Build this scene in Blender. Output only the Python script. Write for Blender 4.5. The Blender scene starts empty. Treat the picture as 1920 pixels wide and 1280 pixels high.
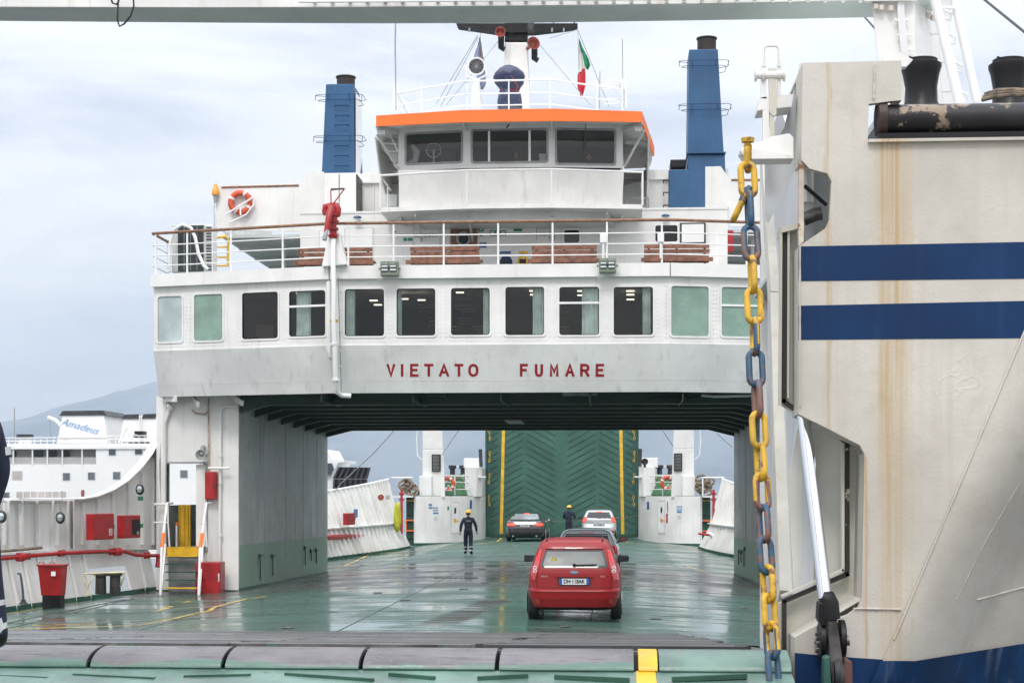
import bpy, bmesh, math, random
from mathutils import Vector, Matrix
from mathutils.geometry import tessellate_polygon
random.seed(7)
R = math.radians
scn = bpy.context.scene
COL = scn.collection
# ------------------------------------------------------------------ camera
F_PX = 3000.0                     # focal length in pixels of the 1920 px wide photograph
PSI = math.atan(197/F_PX)
CAM = Vector((2.88, 0.0, 2.24))
cd = bpy.data.cameras.new("camera"); cam = bpy.data.objects.new("camera", cd); COL.objects.link(cam)
cam.location = CAM; cam.rotation_euler = (R(90), 0, PSI)
cd.sensor_width = 36; cd.lens = F_PX/1920*36; cd.shift_y = 285/1920
cd.clip_start = 0.1; cd.clip_end = 40000
scn.camera = cam
# ------------------------------------------------------------------ world, overcast sky
SUN_EL, SUN_AZ = R(50), R(187)     # azimuth clockwise from +Y: behind the camera, to its left
w = bpy.data.worlds.new("World"); scn.world = w; w.use_nodes = True
nt = w.node_tree; N = nt.nodes; L = nt.links; N.clear()
def wn(t, **k):
    n = N.new(t)
    for a, b in k.items(): setattr(n, a, b)
    return n
sky = wn('ShaderNodeTexSky', sky_type='NISHITA', sun_disc=False)
sky.sun_elevation = SUN_EL; sky.sun_rotation = SUN_AZ; sky.dust_density = 3
sm = wn('ShaderNodeVectorMath', operation='SCALE'); sm.inputs['Scale'].default_value = .10
L.new(sky.outputs[0], sm.inputs[0])
tc = wn('ShaderNodeTexCoord'); mp = wn('ShaderNodeMapping'); mp.inputs['Scale'].default_value = (2.2, 2.2, 9.0)
L.new(tc.outputs['Generated'], mp.inputs[0])
ns = wn('ShaderNodeTexNoise'); ns.inputs['Scale'].default_value = 1.6; ns.inputs['Detail'].default_value = 7; ns.inputs['Roughness'].default_value = .55
ns.inputs['Distortion'].default_value = .6
L.new(mp.outputs[0], ns.inputs['Vector'])
cr = wn('ShaderNodeValToRGB'); e = cr.color_ramp.elements
e[0].position = .38; e[0].color = (.60, .635, .73, 1); e[1].position = .60; e[1].color = (.95, .95, .965, 1)
em = cr.color_ramp.elements.new(.5); em.color = (.83, .845, .895, 1)
L.new(ns.outputs['Fac'], cr.inputs[0])
mx = wn('ShaderNodeMix', data_type='RGBA'); mx.inputs[0].default_value = .92
L.new(sm.outputs[0], mx.inputs[6]); L.new(cr.outputs[0], mx.inputs[7])
sp = wn('ShaderNodeSeparateXYZ'); L.new(tc.outputs['Generated'], sp.inputs[0])
m1 = wn('ShaderNodeMath', operation='MAXIMUM'); m1.inputs[1].default_value = 0; L.new(sp.outputs[2], m1.inputs[0])
mq = wn('ShaderNodeMath', operation='POWER'); mq.inputs[1].default_value = 1.8; L.new(m1.outputs[0], mq.inputs[0])
m2 = wn('ShaderNodeMath', operation='MULTIPLY_ADD'); m2.inputs[1].default_value = 2.7; m2.inputs[2].default_value = 1.15; L.new(mq.outputs[0], m2.inputs[0])
s2 = wn('ShaderNodeVectorMath', operation='SCALE'); L.new(mx.outputs[2], s2.inputs[0]); L.new(m2.outputs[0], s2.inputs['Scale'])
bg = wn('ShaderNodeBackground'); L.new(s2.outputs[0], bg.inputs[0]); bg.inputs[1].default_value = 1.0
L.new(bg.outputs[0], wn('ShaderNodeOutputWorld').inputs[0])
sd = bpy.data.lights.new("sun", 'SUN'); sd.energy = 1.35; sd.angle = R(14); sd.color = (1, .97, .92)
so = bpy.data.objects.new("sun", sd); COL.objects.link(so)
sdir = Vector((math.sin(SUN_AZ)*math.cos(SUN_EL), math.cos(SUN_AZ)*math.cos(SUN_EL), math.sin(SUN_EL)))
so.rotation_euler = sdir.to_track_quat('Z', 'Y').to_euler()
scn.render.engine = 'CYCLES'
vs = scn.view_settings; vs.view_transform = 'Standard'; vs.look = 'None'; vs.exposure = 0.02; vs.gamma = 1; vs.use_curve_mapping = False
scn.cycles.max_bounces = 8; scn.cycles.transparent_max_bounces = 12; scn.cycles.volume_bounces = 0

# ------------------------------------------------------------------ measuring helpers (photograph pixel -> point at a known distance)
FW = Vector((-math.sin(PSI), math.cos(PSI), 0)); RT = Vector((math.cos(PSI), math.sin(PSI), 0))
def ray(px, py): return FW + RT*((px-960)/F_PX) + Vector((0, 0, (925-py)/F_PX))
def P(px, py, Y):
    d = ray(px, py); return CAM + d*(Y/d.y)
def PF(px, py, A, B):
    d = ray(px, py); a = Vector((A[0], A[1])); t = Vector((B[0]-A[0], B[1]-A[1])); n = Vector((-t.y, t.x))
    k = ((a.x-CAM.x)*n.x + (a.y-CAM.y)*n.y)/(d.x*n.x + d.y*n.y); return CAM + d*k
def dz(x): return -.006*min(abs(x), 7)**2 - .07*max(0, min(abs(x), 12)-9.2)
def PD(px, py, up=0.0):
    z = 0.0; p = None
    for _ in range(8):
        d = ray(px, py); p = CAM + d*((z+up-CAM.z)/d.z); z = dz(p.x)
    return p
def X(px, Y): return P(px, 900, Y).x
def Z(py, Y, px=960): return P(px, py, Y).z

# ------------------------------------------------------------------ materials
MATS = {}
def nodes_of(name):
    m = bpy.data.materials.new(name); m.use_nodes = True; t = m.node_tree
    return m, t, t.nodes, t.links, t.nodes['Principled BSDF']
def NN(t, typ, **k):
    n = t.nodes.new(typ)
    for a, b in k.items(): setattr(n, a, b)
    return n
def noise(t, vec, scale, detail=4, mapscale=None, rough=.55):
    if mapscale:
        m = NN(t, 'ShaderNodeMapping'); m.inputs['Scale'].default_value = mapscale; t.links.new(vec, m.inputs[0]); vec = m.outputs[0]
    n = NN(t, 'ShaderNodeTexNoise'); n.inputs['Scale'].default_value = scale; n.inputs['Detail'].default_value = detail; n.inputs['Roughness'].default_value = rough
    t.links.new(vec, n.inputs['Vector']); return n.outputs['Fac']
def ramp(t, v, a, b, lo=0, hi=1):
    n = NN(t, 'ShaderNodeMapRange'); n.inputs[1].default_value = a; n.inputs[2].default_value = b; n.inputs[3].default_value = lo; n.inputs[4].default_value = hi
    n.interpolation_type = 'SMOOTHSTEP'; t.links.new(v, n.inputs[0]); return n.outputs[0]
def mix(t, f, a, b):
    n = NN(t, 'ShaderNodeMix', data_type='RGBA')
    for i, v in ((0, f), (6, a), (7, b)):
        if isinstance(v, (tuple, list)): n.inputs[i].default_value = (*v[:3], 1)
        elif isinstance(v, (int, float)): n.inputs[i].default_value = v
        else: t.links.new(v, n.inputs[i])
    return n.outputs[2]
def mth(t, op, a, b=None, c=None):
    n = NN(t, 'ShaderNodeMath', operation=op)
    for i, v in ((0, a), (1, b), (2, c)):
        if v is None: continue
        if isinstance(v, (int, float)): n.inputs[i].default_value = v
        else: t.links.new(v, n.inputs[i])
    return n.outputs[0]
def bump(t, bs, v, strength, dist=.01):
    n = NN(t, 'ShaderNodeBump'); n.inputs['Strength'].default_value = strength; n.inputs['Distance'].default_value = dist
    t.links.new(v, n.inputs['Height']); t.links.new(n.outputs[0], bs.inputs['Normal'])
def paint(name, col, rough=.45, var=.10, vs_=1.2, streak=0.0, streakcol=(.30, .25, .18), rust=0.0, rustcol=(.22, .08, .025), bmp=.15, metal=0.0, coat=0.0, rs=2.5, bs_=25, spec=.5):
    if name in MATS: return MATS[name]
    m, t, n, l, bs = nodes_of(name)
    g = NN(t, 'ShaderNodeNewGeometry').outputs['Position']
    v = noise(t, g, vs_, 5)
    dark = tuple(c*(1-var*2.2) for c in col); lite = tuple(min(1, c*(1+var*.8)) for c in col)
    c = mix(t, ramp(t, v, .3, .7), dark, lite)
    if streak:
        s = noise(t, g, 1.0, 5, (7, 7, .35)); c = mix(t, ramp(t, s, .54, .75, 0, streak), c, streakcol)
    if rust:
        s = noise(t, g, rs, 8, None, .65); c = mix(t, ramp(t, s, .72-rust*.25, .76-rust*.25), c, rustcol)
    l.new(c, bs.inputs['Base Color'])
    l.new(ramp(t, v, .3, .7, rough*.8, min(1, rough*1.2)), bs.inputs['Roughness'])
    bs.inputs['Metallic'].default_value = metal; bs.inputs['Specular IOR Level'].default_value = spec; bs.inputs['Coat Weight'].default_value = coat; bs.inputs['Coat Roughness'].default_value = .05
    if bmp: bump(t, bs, mth(t, 'MULTIPLY_ADD', noise(t, g, 1.3, 2), 5.0 if bs_ == 25 else 0.0, noise(t, g, bs_, 3)), bmp, .006)
    MATS[name] = m; return m
def glass(name, tint=(.55, .6, .6), refl=1.0):
    if name in MATS: return MATS[name]
    m, t, n, l, bs = nodes_of(name); n.remove(bs)
    tr = NN(t, 'ShaderNodeBsdfTransparent'); tr.inputs[0].default_value = (*tint, 1)
    gl = NN(t, 'ShaderNodeBsdfGlossy'); gl.inputs['Roughness'].default_value = .03; gl.inputs[0].default_value = (1, 1, 1, 1)
    fr = NN(t, 'ShaderNodeFresnel'); fr.inputs[0].default_value = 1.5
    ms = NN(t, 'ShaderNodeMixShader'); l.new(mth(t, 'MULTIPLY', fr.outputs[0], refl), ms.inputs[0]); l.new(tr.outputs[0], ms.inputs[1]); l.new(gl.outputs[0], ms.inputs[2])
    l.new(ms.outputs[0], n['Material Output'].inputs[0]); MATS[name] = m; return m
def emis(name, col, s):
    if name in MATS: return MATS[name]
    m, t, n, l, bs = nodes_of(name); bs.inputs['Base Color'].default_value = (*col, 1); bs.inputs['Emission Color'].default_value = (*col, 1); bs.inputs['Emission Strength'].default_value = s
    MATS[name] = m; return m

WHITE = paint('white_paint', (.755, .745, .715), .42, .05, 1.0, .34, (.46, .42, .34), .08)
WHITE2 = paint('white_paint_clean', (.79, .785, .765), .4, .04)
OFFW = paint('grey_white_band', (.72, .72, .70), .38, .06, .8, .45, (.40, .40, .37), .04)
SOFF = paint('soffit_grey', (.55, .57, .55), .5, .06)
INGREY = paint('casing_grey', (.50, .53, .52), .45, .16, .9, .85, (.17, .20, .19), .10)
INGREEN = paint('casing_pale_green', (.24, .39, .28), .4, .12, 1.1, .4, (.14, .19, .15), .10)
DGREEN = paint('dark_green_paint', (.022, .085, .055), .4, .15, 2.0, 0, rust=.12)
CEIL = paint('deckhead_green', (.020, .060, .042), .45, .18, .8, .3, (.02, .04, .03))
RAMPG = paint('ramp_green', (.030, .108, .078), .5, .12, .8, .35, (.02, .08, .06), .1)
BLUEF = paint('funnel_blue', (.018, .085, .195), .5, .10, .8, .3, (.05, .11, .21))
BLUES = paint('hull_blue', (.005, .032, .105), .55, .12, 1.5, .3, (.03, .06, .12), spec=.2)
ORANGE = paint('orange_paint', (.95, .17, .02), .5, .03)
RED = paint('red_paint', (.36, .012, .014), .38, .10, 3)
YEL = paint('yellow_paint', (.72, .43, .02), .45, .12, 3, rust=.25)
YELLINE = paint('yellow_line', (.66, .42, .06), .3, .2, 3, rust=.22, rustcol=(.10, .16, .12))
BLK = paint('black_paint', (.010, .010, .011), .45, .2, 2, rust=.35, rustcol=(.05, .045, .04), spec=.3)
DARK = paint('dark_grey', (.04, .042, .045), .5, .2, 2)
GREYM = paint('grey_metal', (.30, .31, .31), .4, .12, 3)
WOOD = paint('varnished_wood', (.22, .092, .052), .45, .22, 6, bmp=.1)
WOODR = paint('teak_rail', (.25, .13, .07), .55, .2, 8)
RUBBER = paint('rubber', (.016, .016, .017), .75, .2, 4)
BEIGE = paint('bow_inner_beige', (.56, .54, .47), .5, .07, .9, .35, (.40, .30, .14), .22, bmp=.4)
GLASS = glass('window_glass', (.86, .89, .88), .6)
GLASSD = glass('tinted_glass', (.30, .33, .33), 1.0)
FROSTG = paint('green_frosted_panel', (.22, .33, .27), .25, .08, 2)
FROSTW = paint('pale_frosted_panel', (.50, .58, .58), .18, .15, 1.0)
CURT = paint('curtain_cloth', (.78, .84, .81), .8, .1, 3)
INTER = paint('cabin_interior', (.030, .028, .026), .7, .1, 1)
NAVY = paint('navy_cloth', (.012, .017, .04), .8, .25, 8)
SKIN = paint('skin', (.45, .24, .17), .55, .05, 8)
HIVIS = paint('reflective_tape', (.55, .57, .57), .35, .05, 9)
HELM = paint('yellow_helmet', (.80, .47, .03), .3, .03)
ROPE = paint('hemp_rope', (.23, .18, .13), .85, .25, 14, bmp=.8, bs_=60)
SIGNG = paint('sign_green', (.02, .22, .11), .4, .02); SIGNB = paint('sign_blue', (.03, .10, .28), .4, .02); SIGNW = paint('sign_white', (.75, .75, .75), .4, .02)
REDT = paint('letter_red', (.33, .012, .018), .45, .08, 5)
STEEL = paint('worn_steel', (.16, .15, .14), .35, .3, 5, rust=.3, metal=.6)
def deck_mat():
    m, t, n, l, bs = nodes_of('wet_green_deck')
    g = NN(t, 'ShaderNodeNewGeometry').outputs['Position']
    s = NN(t, 'ShaderNodeSeparateXYZ'); l.new(g, s.inputs[0]); x, y, z = s.outputs
    v = noise(t, g, .5, 6); v2 = noise(t, g, 1.0, 6, (2.2, .28, 1)); fine = noise(t, g, 9, 4); st = noise(t, g, 1.0, 5, (.18, 3.2, 1))
    c = mix(t, ramp(t, v, .35, .65), (.042, .090, .072), (.075, .136, .113))
    # worn brown band under the bridge
    b = mth(t, 'MULTIPLY', ramp(t, y, 37, 40), ramp(t, y, 51, 47)); b = mth(t, 'MULTIPLY', b, ramp(t, v2, .36, .52))
    c = mix(t, mth(t, 'MULTIPLY', b, .85), c, (.062, .058, .052))
    # tyre wear streaks
    tw = ramp(t, v2, .60, .68, 0, .7); c = mix(t, tw, c, (.045, .045, .042))
    # fresher dark green paint beyond the bridge
    ax = mth(t, 'ABSOLUTE', mth(t, 'ADD', x, mth(t, 'MULTIPLY', mth(t, 'SUBTRACT', v, .5), .8)))
    d = mth(t, 'MULTIPLY', ramp(t, y, 53.0, 53.3), ramp(t, ax, 5.0, 4.7)); c = mix(t, mth(t, 'MULTIPLY', d, .85), c, (.026, .080, .060))
    # rubbed patch in front of the cars
    xr = mth(t, 'SUBTRACT', x, mth(t, 'MULTIPLY_ADD', mth(t, 'SUBTRACT', y, 29), .09, -.05))
    p = mth(t, 'MULTIPLY', ramp(t, mth(t, 'ABSOLUTE', xr), .42, .22), mth(t, 'MULTIPLY', ramp(t, y, 26.8, 28), ramp(t, y, 35, 33)))
    p = mth(t, 'MULTIPLY', p, ramp(t, st, .44, .50)); c = mix(t, p, c, (.040, .036, .033))
    l.new(c, bs.inputs['Base Color'])
    wet = ramp(t, mth(t, 'ADD', mth(t, 'MULTIPLY', v, .6), mth(t, 'MULTIPLY', st, .4)), .40, .60, .34, .09)
    r = mth(t, 'ADD', wet, mth(t, 'ADD', mth(t, 'MULTIPLY', d, .22), mth(t, 'ADD', mth(t, 'MULTIPLY', p, .2), mth(t, 'MULTIPLY', b, .04))))
    l.new(r, bs.inputs['Roughness']); bs.inputs['IOR'].default_value = 1.45
    h = mth(t, 'ADD', mth(t, 'MULTIPLY', st, .8), mth(t, 'MULTIPLY', fine, .07)); bump(t, bs, h, .10, .03)
    return m
DECK = deck_mat()
def bow_mat():
    m, t, n, l, bs = nodes_of('bow_plate_cream')
    g = NN(t, 'ShaderNodeNewGeometry').outputs['Position']
    s = NN(t, 'ShaderNodeSeparateXYZ'); l.new(g, s.inputs[0]); x, y, z = s.outputs
    v = noise(t, g, .9, 5); c = mix(t, ramp(t, v, .3, .7), (.44, .41, .355), (.57, .54, .48))
    fx = noise(t, g, 1.0, 4, (9, 9, .5)); fxx = noise(t, g, 1.0, 3, (38, 4, .45))
    c = mix(t, ramp(t, fx, .5, .8, 0, .35), c, (.42, .35, .25)); c = mix(t, ramp(t, noise(t, g, 2.4, 8, None, .7), .52, .72, 0, .35), c, (.36, .33, .28))
    xw = mth(t, 'ADD', x, mth(t, 'ADD', mth(t, 'MULTIPLY', mth(t, 'SUBTRACT', noise(t, g, 1.0, 4, (.5, 1, 1.3)), .5), .10), mth(t, 'MULTIPLY', mth(t, 'SUBTRACT', noise(t, g, 1.0, 3, (.5, 1, 9)), .5), .012)))
    def run(px0, px1, pyt, col, a, soft=.02):
        x0, x1, zt = X(px0, 11), X(px1, 11), Z(pyt, 11)
        k = mth(t, 'MULTIPLY', ramp(t, xw, x0-soft, x0+soft), ramp(t, xw, x1+soft, x1-soft))
        k = mth(t, 'MULTIPLY', k, ramp(t, z, zt+.01, zt-.04)); k = mth(t, 'MULTIPLY', k, ramp(t, z, zt-3.9, zt-.5, .35, 1))
        k = mth(t, 'MULTIPLY', k, ramp(t, fxx, .28, .74, .15, 1)); return mix(t, mth(t, 'MULTIPLY', k, a), c, col)
    c = run(1646, 1698, 265, (.44, .31, .15), .95, .05)
    c = run(1655, 1686, 265, (.40, .26, .11), .40)
    c = run(1547, 1556, 118, (.44, .32, .16), .9, .014)
    c = run(1554, 1560, 330, (.36, .24, .11), .7, .012)
    c = run(1618, 1626, 850, (.42, .26, .10), .8, .012)
    c = run(1660, 1668, 640, (.42, .28, .10), .5, .008)
    c = run(1700, 1712, 270, (.48, .34, .15), .5, .015)
    rs = noise(t, g, 3.5, 8, None, .7); c = mix(t, ramp(t, rs, .71, .74, 0, .9), c, (.24, .09, .03))
    # rubbed shadowy dirt along the knuckle
    l.new(c, bs.inputs['Base Color']); bs.inputs['Roughness'].default_value = .5
    cr = NN(t, 'ShaderNodeTexVoronoi'); cr.feature = 'DISTANCE_TO_EDGE'; cr.inputs['Scale'].default_value = 1.3
    nz = NN(t, 'ShaderNodeTexNoise'); nz.inputs['Scale'].default_value = 2.0; nz.inputs['Detail'].default_value = 6; l.new(g, nz.inputs['Vector']); l.new(nz.outputs['Color'], cr.inputs['Vector'])
    crk = mth(t, 'MULTIPLY', ramp(t, cr.outputs['Distance'], .012, .0), ramp(t, v, .60, .66))
    h = mth(t, 'ADD', mth(t, 'MULTIPLY', noise(t, g, 38, 3), .5), mth(t, 'ADD', mth(t, 'MULTIPLY', noise(t, g, 2.2, 3), 1.6), mth(t, 'MULTIPLY', crk, .35))); bump(t, bs, h, .5, .008)
    return m
BOW = bow_mat()
def chain_mat(name, a, b, k):
    return paint(name, a, .5, .15, 6, rust=k*1.55, rustcol=b, rs=14, bmp=.6)
CHY = chain_mat('chain_yellow', (.56, .33, .02), (.16, .07, .03), .40)
CHB = chain_mat('chain_blue', (.022, .070, .125), (.14, .07, .05), .42)
CHR = chain_mat('chain_rust', (.17, .08, .06), (.05, .10, .16), .4)
PIPEB = paint('scuffed_black_pipe', (.02, .02, .022), .42, .2, 2, rust=.66, rustcol=(.24, .18, .125), rs=4.5, spec=.3)
CHROME = paint('chrome_rod', (.75, .76, .78), .12, .03, metal=1, bmp=0)
RAMPWORN = paint('ramp_worn_tread', (.125, .118, .118), .36, .30, 3, rust=.58, rustcol=(.075, .12, .10), rs=5, bmp=.5)
FLAPG = paint('flap_green', (.13, .22, .185), .35, .2, 2, rust=.5, rustcol=(.14, .15, .14), rs=4, bmp=.4)

def cover_mat():
    m, t, n, l, bs = nodes_of('scraped_hinge_cover')
    g = NN(t, 'ShaderNodeNewGeometry').outputs['Position']; s = NN(t, 'ShaderNodeSeparateXYZ'); l.new(g, s.inputs[0]); x, y, z = s.outputs
    v = noise(t, g, 2.5, 6); sc_ = noise(t, g, 1.0, 6, (3, 40, 40)); sp_ = noise(t, g, 45, 3)
    c = mix(t, ramp(t, v, .35, .65), (.085, .078, .082), (.16, .15, .155)); c = mix(t, ramp(t, sc_, .56, .66, 0, .7), c, (.05, .045, .045)); c = mix(t, ramp(t, sp_, .62, .70, 0, .5), c, (.22, .21, .20))
    k = ramp(t, mth(t, 'ADD', z, mth(t, 'MULTIPLY', mth(t, 'SUBTRACT', noise(t, g, 3.0, 6, (1, 3, 3)), .5), .16)), 1.175, 1.150); c = mix(t, mth(t, 'MULTIPLY', k, .8), c, (.06, .16, .12))
    l.new(c, bs.inputs['Base Color']); l.new(ramp(t, v, .3, .7, .22, .5), bs.inputs['Roughness']); bump(t, bs, mth(t, 'ADD', sc_, mth(t, 'MULTIPLY', sp_, .4)), .5, .006); return m
COVERM = cover_mat()
# ------------------------------------------------------------------ mesh builder
class MB:
    def __init__(s): s.v = []; s.f = []
    def add(s, vs_, fs):
        b = len(s.v); s.v += [Vector(p) for p in vs_]; s.f += [[b+i for i in f] for f in fs]; return s
    def box(s, x0, x1, y0, y1, z0, z1):
        return s.add([(x0,y0,z0),(x1,y0,z0),(x1,y1,z0),(x0,y1,z0),(x0,y0,z1),(x1,y0,z1),(x1,y1,z1),(x0,y1,z1)],
            [(0,3,2,1),(4,5,6,7),(0,1,5,4),(1,2,6,5),(2,3,7,6),(3,0,4,7)])
    def prism(s, pts, vec):
        pts = [Vector(p) for p in pts]; n = len(pts); vec = Vector(vec)
        tri = tessellate_polygon([pts]); b = [p+vec for p in pts]
        fs = [list(t) for t in tri] + [[t[2]+n, t[1]+n, t[0]+n] for t in tri]
        fs += [[i, (i+1) % n, (i+1) % n+n, i+n] for i in range(n)]
        return s.add(pts+b, fs)
    def ring(s, outer, inner, vec):   # plate with one hole; same point count
        n = len(outer); vec = Vector(vec); o = [Vector(p) for p in outer]; i_ = [Vector(p) for p in inner]
        vs_ = o+i_+[p+vec for p in o]+[p+vec for p in i_]; fs = []
        for k in range(n):
            j = (k+1) % n
            fs += [(k, j, n+j, n+k), (2*n+k, 3*n+k, 3*n+j, 2*n+j), (k, 2*n+k, 2*n+j, j), (n+k, n+j, 3*n+j, 3*n+k)]
        return s.add(vs_, fs)
    def tube(s, pts, r, n=8, closed=False, caps=True):
        pts = [Vector(p) for p in pts]; m = len(pts); rr = r if isinstance(r, (list, tuple)) else [r]*m
        rings = []; up = None
        for i, p in enumerate(pts):
            if closed: d = pts[(i+1) % m]-pts[i-1]
            else: d = pts[min(i+1, m-1)]-pts[max(i-1, 0)]
            if d.length < 1e-9: d = Vector((0, 0, 1))
            d.normalize()
            if up is None: up = d.orthogonal().normalized()
            up = (up - d*up.dot(d)); up = up.normalized() if up.length > 1e-6 else d.orthogonal().normalized()
            q = d.cross(up); rings.append([p+(up*math.cos(2*math.pi*k/n)+q*math.sin(2*math.pi*k/n))*rr[i] for k in range(n)])
        vs_ = [v for g in rings for v in g]; fs = []
        for i in range(m if closed else m-1):
            a, b = i*n, ((i+1) % m)*n
            fs += [(a+k, a+(k+1) % n, b+(k+1) % n, b+k) for k in range(n)]
        if not closed and caps: fs += [tuple(range(n-1, -1, -1)), tuple((m-1)*n+k for k in range(n))]
        return s.add(vs_, fs)
    def lathe(s, prof, c, axis='Z', n=24):
        c = Vector(c); vs_ = []; fs = []
        for r, h in prof:
            for k in range(n):
                a = 2*math.pi*k/n; u, v = r*math.cos(a), r*math.sin(a)
                vs_.append(c+Vector((u, v, h) if axis == 'Z' else ((h, u, v) if axis == 'X' else (v, h, u))))
        m = len(prof)
        for i in range(m-1): fs += [(i*n+k, i*n+(k+1) % n, (i+1)*n+(k+1) % n, (i+1)*n+k) for k in range(n)]
        fs += [tuple(range(n-1, -1, -1)), tuple((m-1)*n+k for k in range(n))]
        return s.add(vs_, fs)
    def bar(s, a, b, w, h, up=(0, 0, 1)):
        a, b = Vector(a), Vector(b); d = (b-a).normalized(); u = Vector(up); sd_ = d.cross(u)
        if sd_.length < 1e-4: sd_ = d.cross(Vector((0, 1, 0)))
        sd_.normalize(); u = sd_.cross(d).normalized(); vs_ = []
        for p in (a, b):
            for i, j in ((-1,-1),(1,-1),(1,1),(-1,1)): vs_.append(p+sd_*(w/2*i)+u*(h/2*j))
        return s.add(vs_, [(0,3,2,1),(4,5,6,7),(0,1,5,4),(1,2,6,5),(2,3,7,6),(3,0,4,7)])
    def wall(s, A, B, z0, z1, th, holes=()):     # vertical wall A->B (plan), holes (u0,u1,z0,z1); thickness goes to the back (+Y)
        A = Vector((A[0], A[1], 0)); B = Vector((B[0], B[1], 0)); Ln = (B-A).length; d = (B-A)/Ln; nrm = Vector((-d.y, d.x, 0))*th
        us = sorted({0, Ln, *[h[i] for h in holes for i in (0, 1)]}); zs = sorted({z0, z1, *[h[i] for h in holes for i in (2, 3)]})
        us = [u for u in us if -1e-6 <= u <= Ln+1e-6]; zs = [z for z in zs if z0-1e-6 <= z <= z1+1e-6]
        def solid(i, j):
            if i < 0 or j < 0 or i >= len(us)-1 or j >= len(zs)-1: return False
            u, z = (us[i]+us[i+1])/2, (zs[j]+zs[j+1])/2
            return not any(h[0] < u < h[1] and h[2] < z < h[3] for h in holes)
        nu, nz = len(us), len(zs); vs_ = []
        for k in (0, 1):
            for u in us:
                for z in zs: vs_.append(A+d*u+nrm*k+Vector((0, 0, z)))
        I = lambda i, j, k: k*nu*nz+i*nz+j
        fs = []
        for i in range(nu-1):
            for j in range(nz-1):
                if not solid(i, j): continue
                fs += [(I(i,j,0), I(i+1,j,0), I(i+1,j+1,0), I(i,j+1,0)), (I(i,j,1), I(i,j+1,1), I(i+1,j+1,1), I(i+1,j,1))]
                if not solid(i-1, j): fs.append((I(i,j,0), I(i,j+1,0), I(i,j+1,1), I(i,j,1)))
                if not solid(i+1, j): fs.append((I(i+1,j,0), I(i+1,j,1), I(i+1,j+1,1), I(i+1,j+1,0)))
                if not solid(i, j-1): fs.append((I(i,j,0), I(i,j,1), I(i+1,j,1), I(i+1,j,0)))
                if not solid(i, j+1): fs.append((I(i,j+1,0), I(i+1,j+1,0), I(i+1,j+1,1), I(i,j+1,1)))
        return s.add(vs_, fs)
    def build(s, name, m, parent=None, smooth=None, bevel=0, origin=None, link=True):
        off = Vector((0, 0, 0))
        if parent is not None:
            r = parent
            while r.parent: r = r.parent
            off = r.location.copy() if r.rotation_euler.z == 0 else r.matrix_basis.translation.copy()
        elif origin is not None: off = Vector(origin)
        else:
            xs = [v.x for v in s.v]; ys = [v.y for v in s.v]; zs = [v.z for v in s.v]
            off = Vector(((min(xs)+max(xs))/2, (min(ys)+max(ys))/2, min(zs)))
        me = bpy.data.meshes.new(name); me.from_pydata([v-off for v in s.v], [], s.f); me.validate()
        bm = bmesh.new(); bm.from_mesh(me); bmesh.ops.recalc_face_normals(bm, faces=bm.faces); bm.to_mesh(me); bm.free()
        ml = m if isinstance(m, (list, tuple)) else [m]
        for q in ml: me.materials.append(q)
        if smooth:
            for p in me.polygons: p.use_smooth = True
            me.set_sharp_from_angle(angle=R(smooth if smooth is not True else 40))
        o = bpy.data.objects.new(name, me)
        if link: COL.objects.link(o)
        if parent is not None:
            o.parent = parent
        else: o.location = off
        if bevel:
            b = o.modifiers.new('bevel', 'BEVEL'); b.width = bevel; b.segments = 2; b.limit_method = 'ANGLE'; b.angle_limit = R(35)
        return o
def tag(o, label=None, cat=None, group=None, kind=None):
    if label: o['label'] = label
    if cat: o['category'] = cat
    if group: o['group'] = group
    if kind: o['kind'] = kind
    return o
def thing(name, label, cat, loc=(0, 0, 0), group=None, rz=0):
    o = bpy.data.objects.new(name, None); COL.objects.link(o); o.location = loc; o.rotation_euler.z = rz; o.empty_display_size = .1
    return tag(o, label, cat, group)
def copytree(o, parent=None):
    kids = [c for c in bpy.data.objects if c.parent == o]
    c = o.copy(); COL.objects.link(c); c.parent = parent
    for k in kids: copytree(k, c)
    return c
def rrect(x0, x1, z0, z1, r, n=4):
    pts = []
    for cx, cz, a0 in ((x1-r, z1-r, 0), (x0+r, z1-r, 90), (x0+r, z0+r, 180), (x1-r, z0+r, 270)):
        for k in range(n+1):
            a = R(a0+90*k/n); pts.append((cx+r*math.cos(a), cz+r*math.sin(a)))
    return pts
def arc(cx, cy, r, a0, a1, n=10): return [(cx+r*math.cos(R(a0+(a1-a0)*i/n)), cy+r*math.sin(R(a0+(a1-a0)*i/n))) for i in range(n+1)]
# painted / printed text as thin real letters
def text_obj(name, body, p, h, m, parent=None, rot=(R(90), 0, 0), shear=0, ext=.002, align='CENTER', offset=0.0):
    cu = bpy.data.curves.new(name, 'FONT'); cu.body = body; cu.size = h*1.38; cu.extrude = ext; cu.align_x = align; cu.align_y = 'CENTER'; cu.shear = shear; cu.offset = offset; cu.resolution_u = 3
    to = bpy.data.objects.new('tmp', cu); COL.objects.link(to); dg = bpy.context.evaluated_depsgraph_get(); dg.update()
    me = bpy.data.meshes.new_from_object(to.evaluated_get(dg)); bpy.data.objects.remove(to); bpy.data.curves.remove(cu)
    me.materials.clear(); me.materials.append(m); me.name = name
    o = bpy.data.objects.new(name, me); COL.objects.link(o)
    r = parent; off = Vector((0, 0, 0))
    if parent is not None:
        while r.parent: r = r.parent
        off = r.location; o.parent = parent
    o.location = Vector(p)-off; o.rotation_euler = rot
    return o
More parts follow.
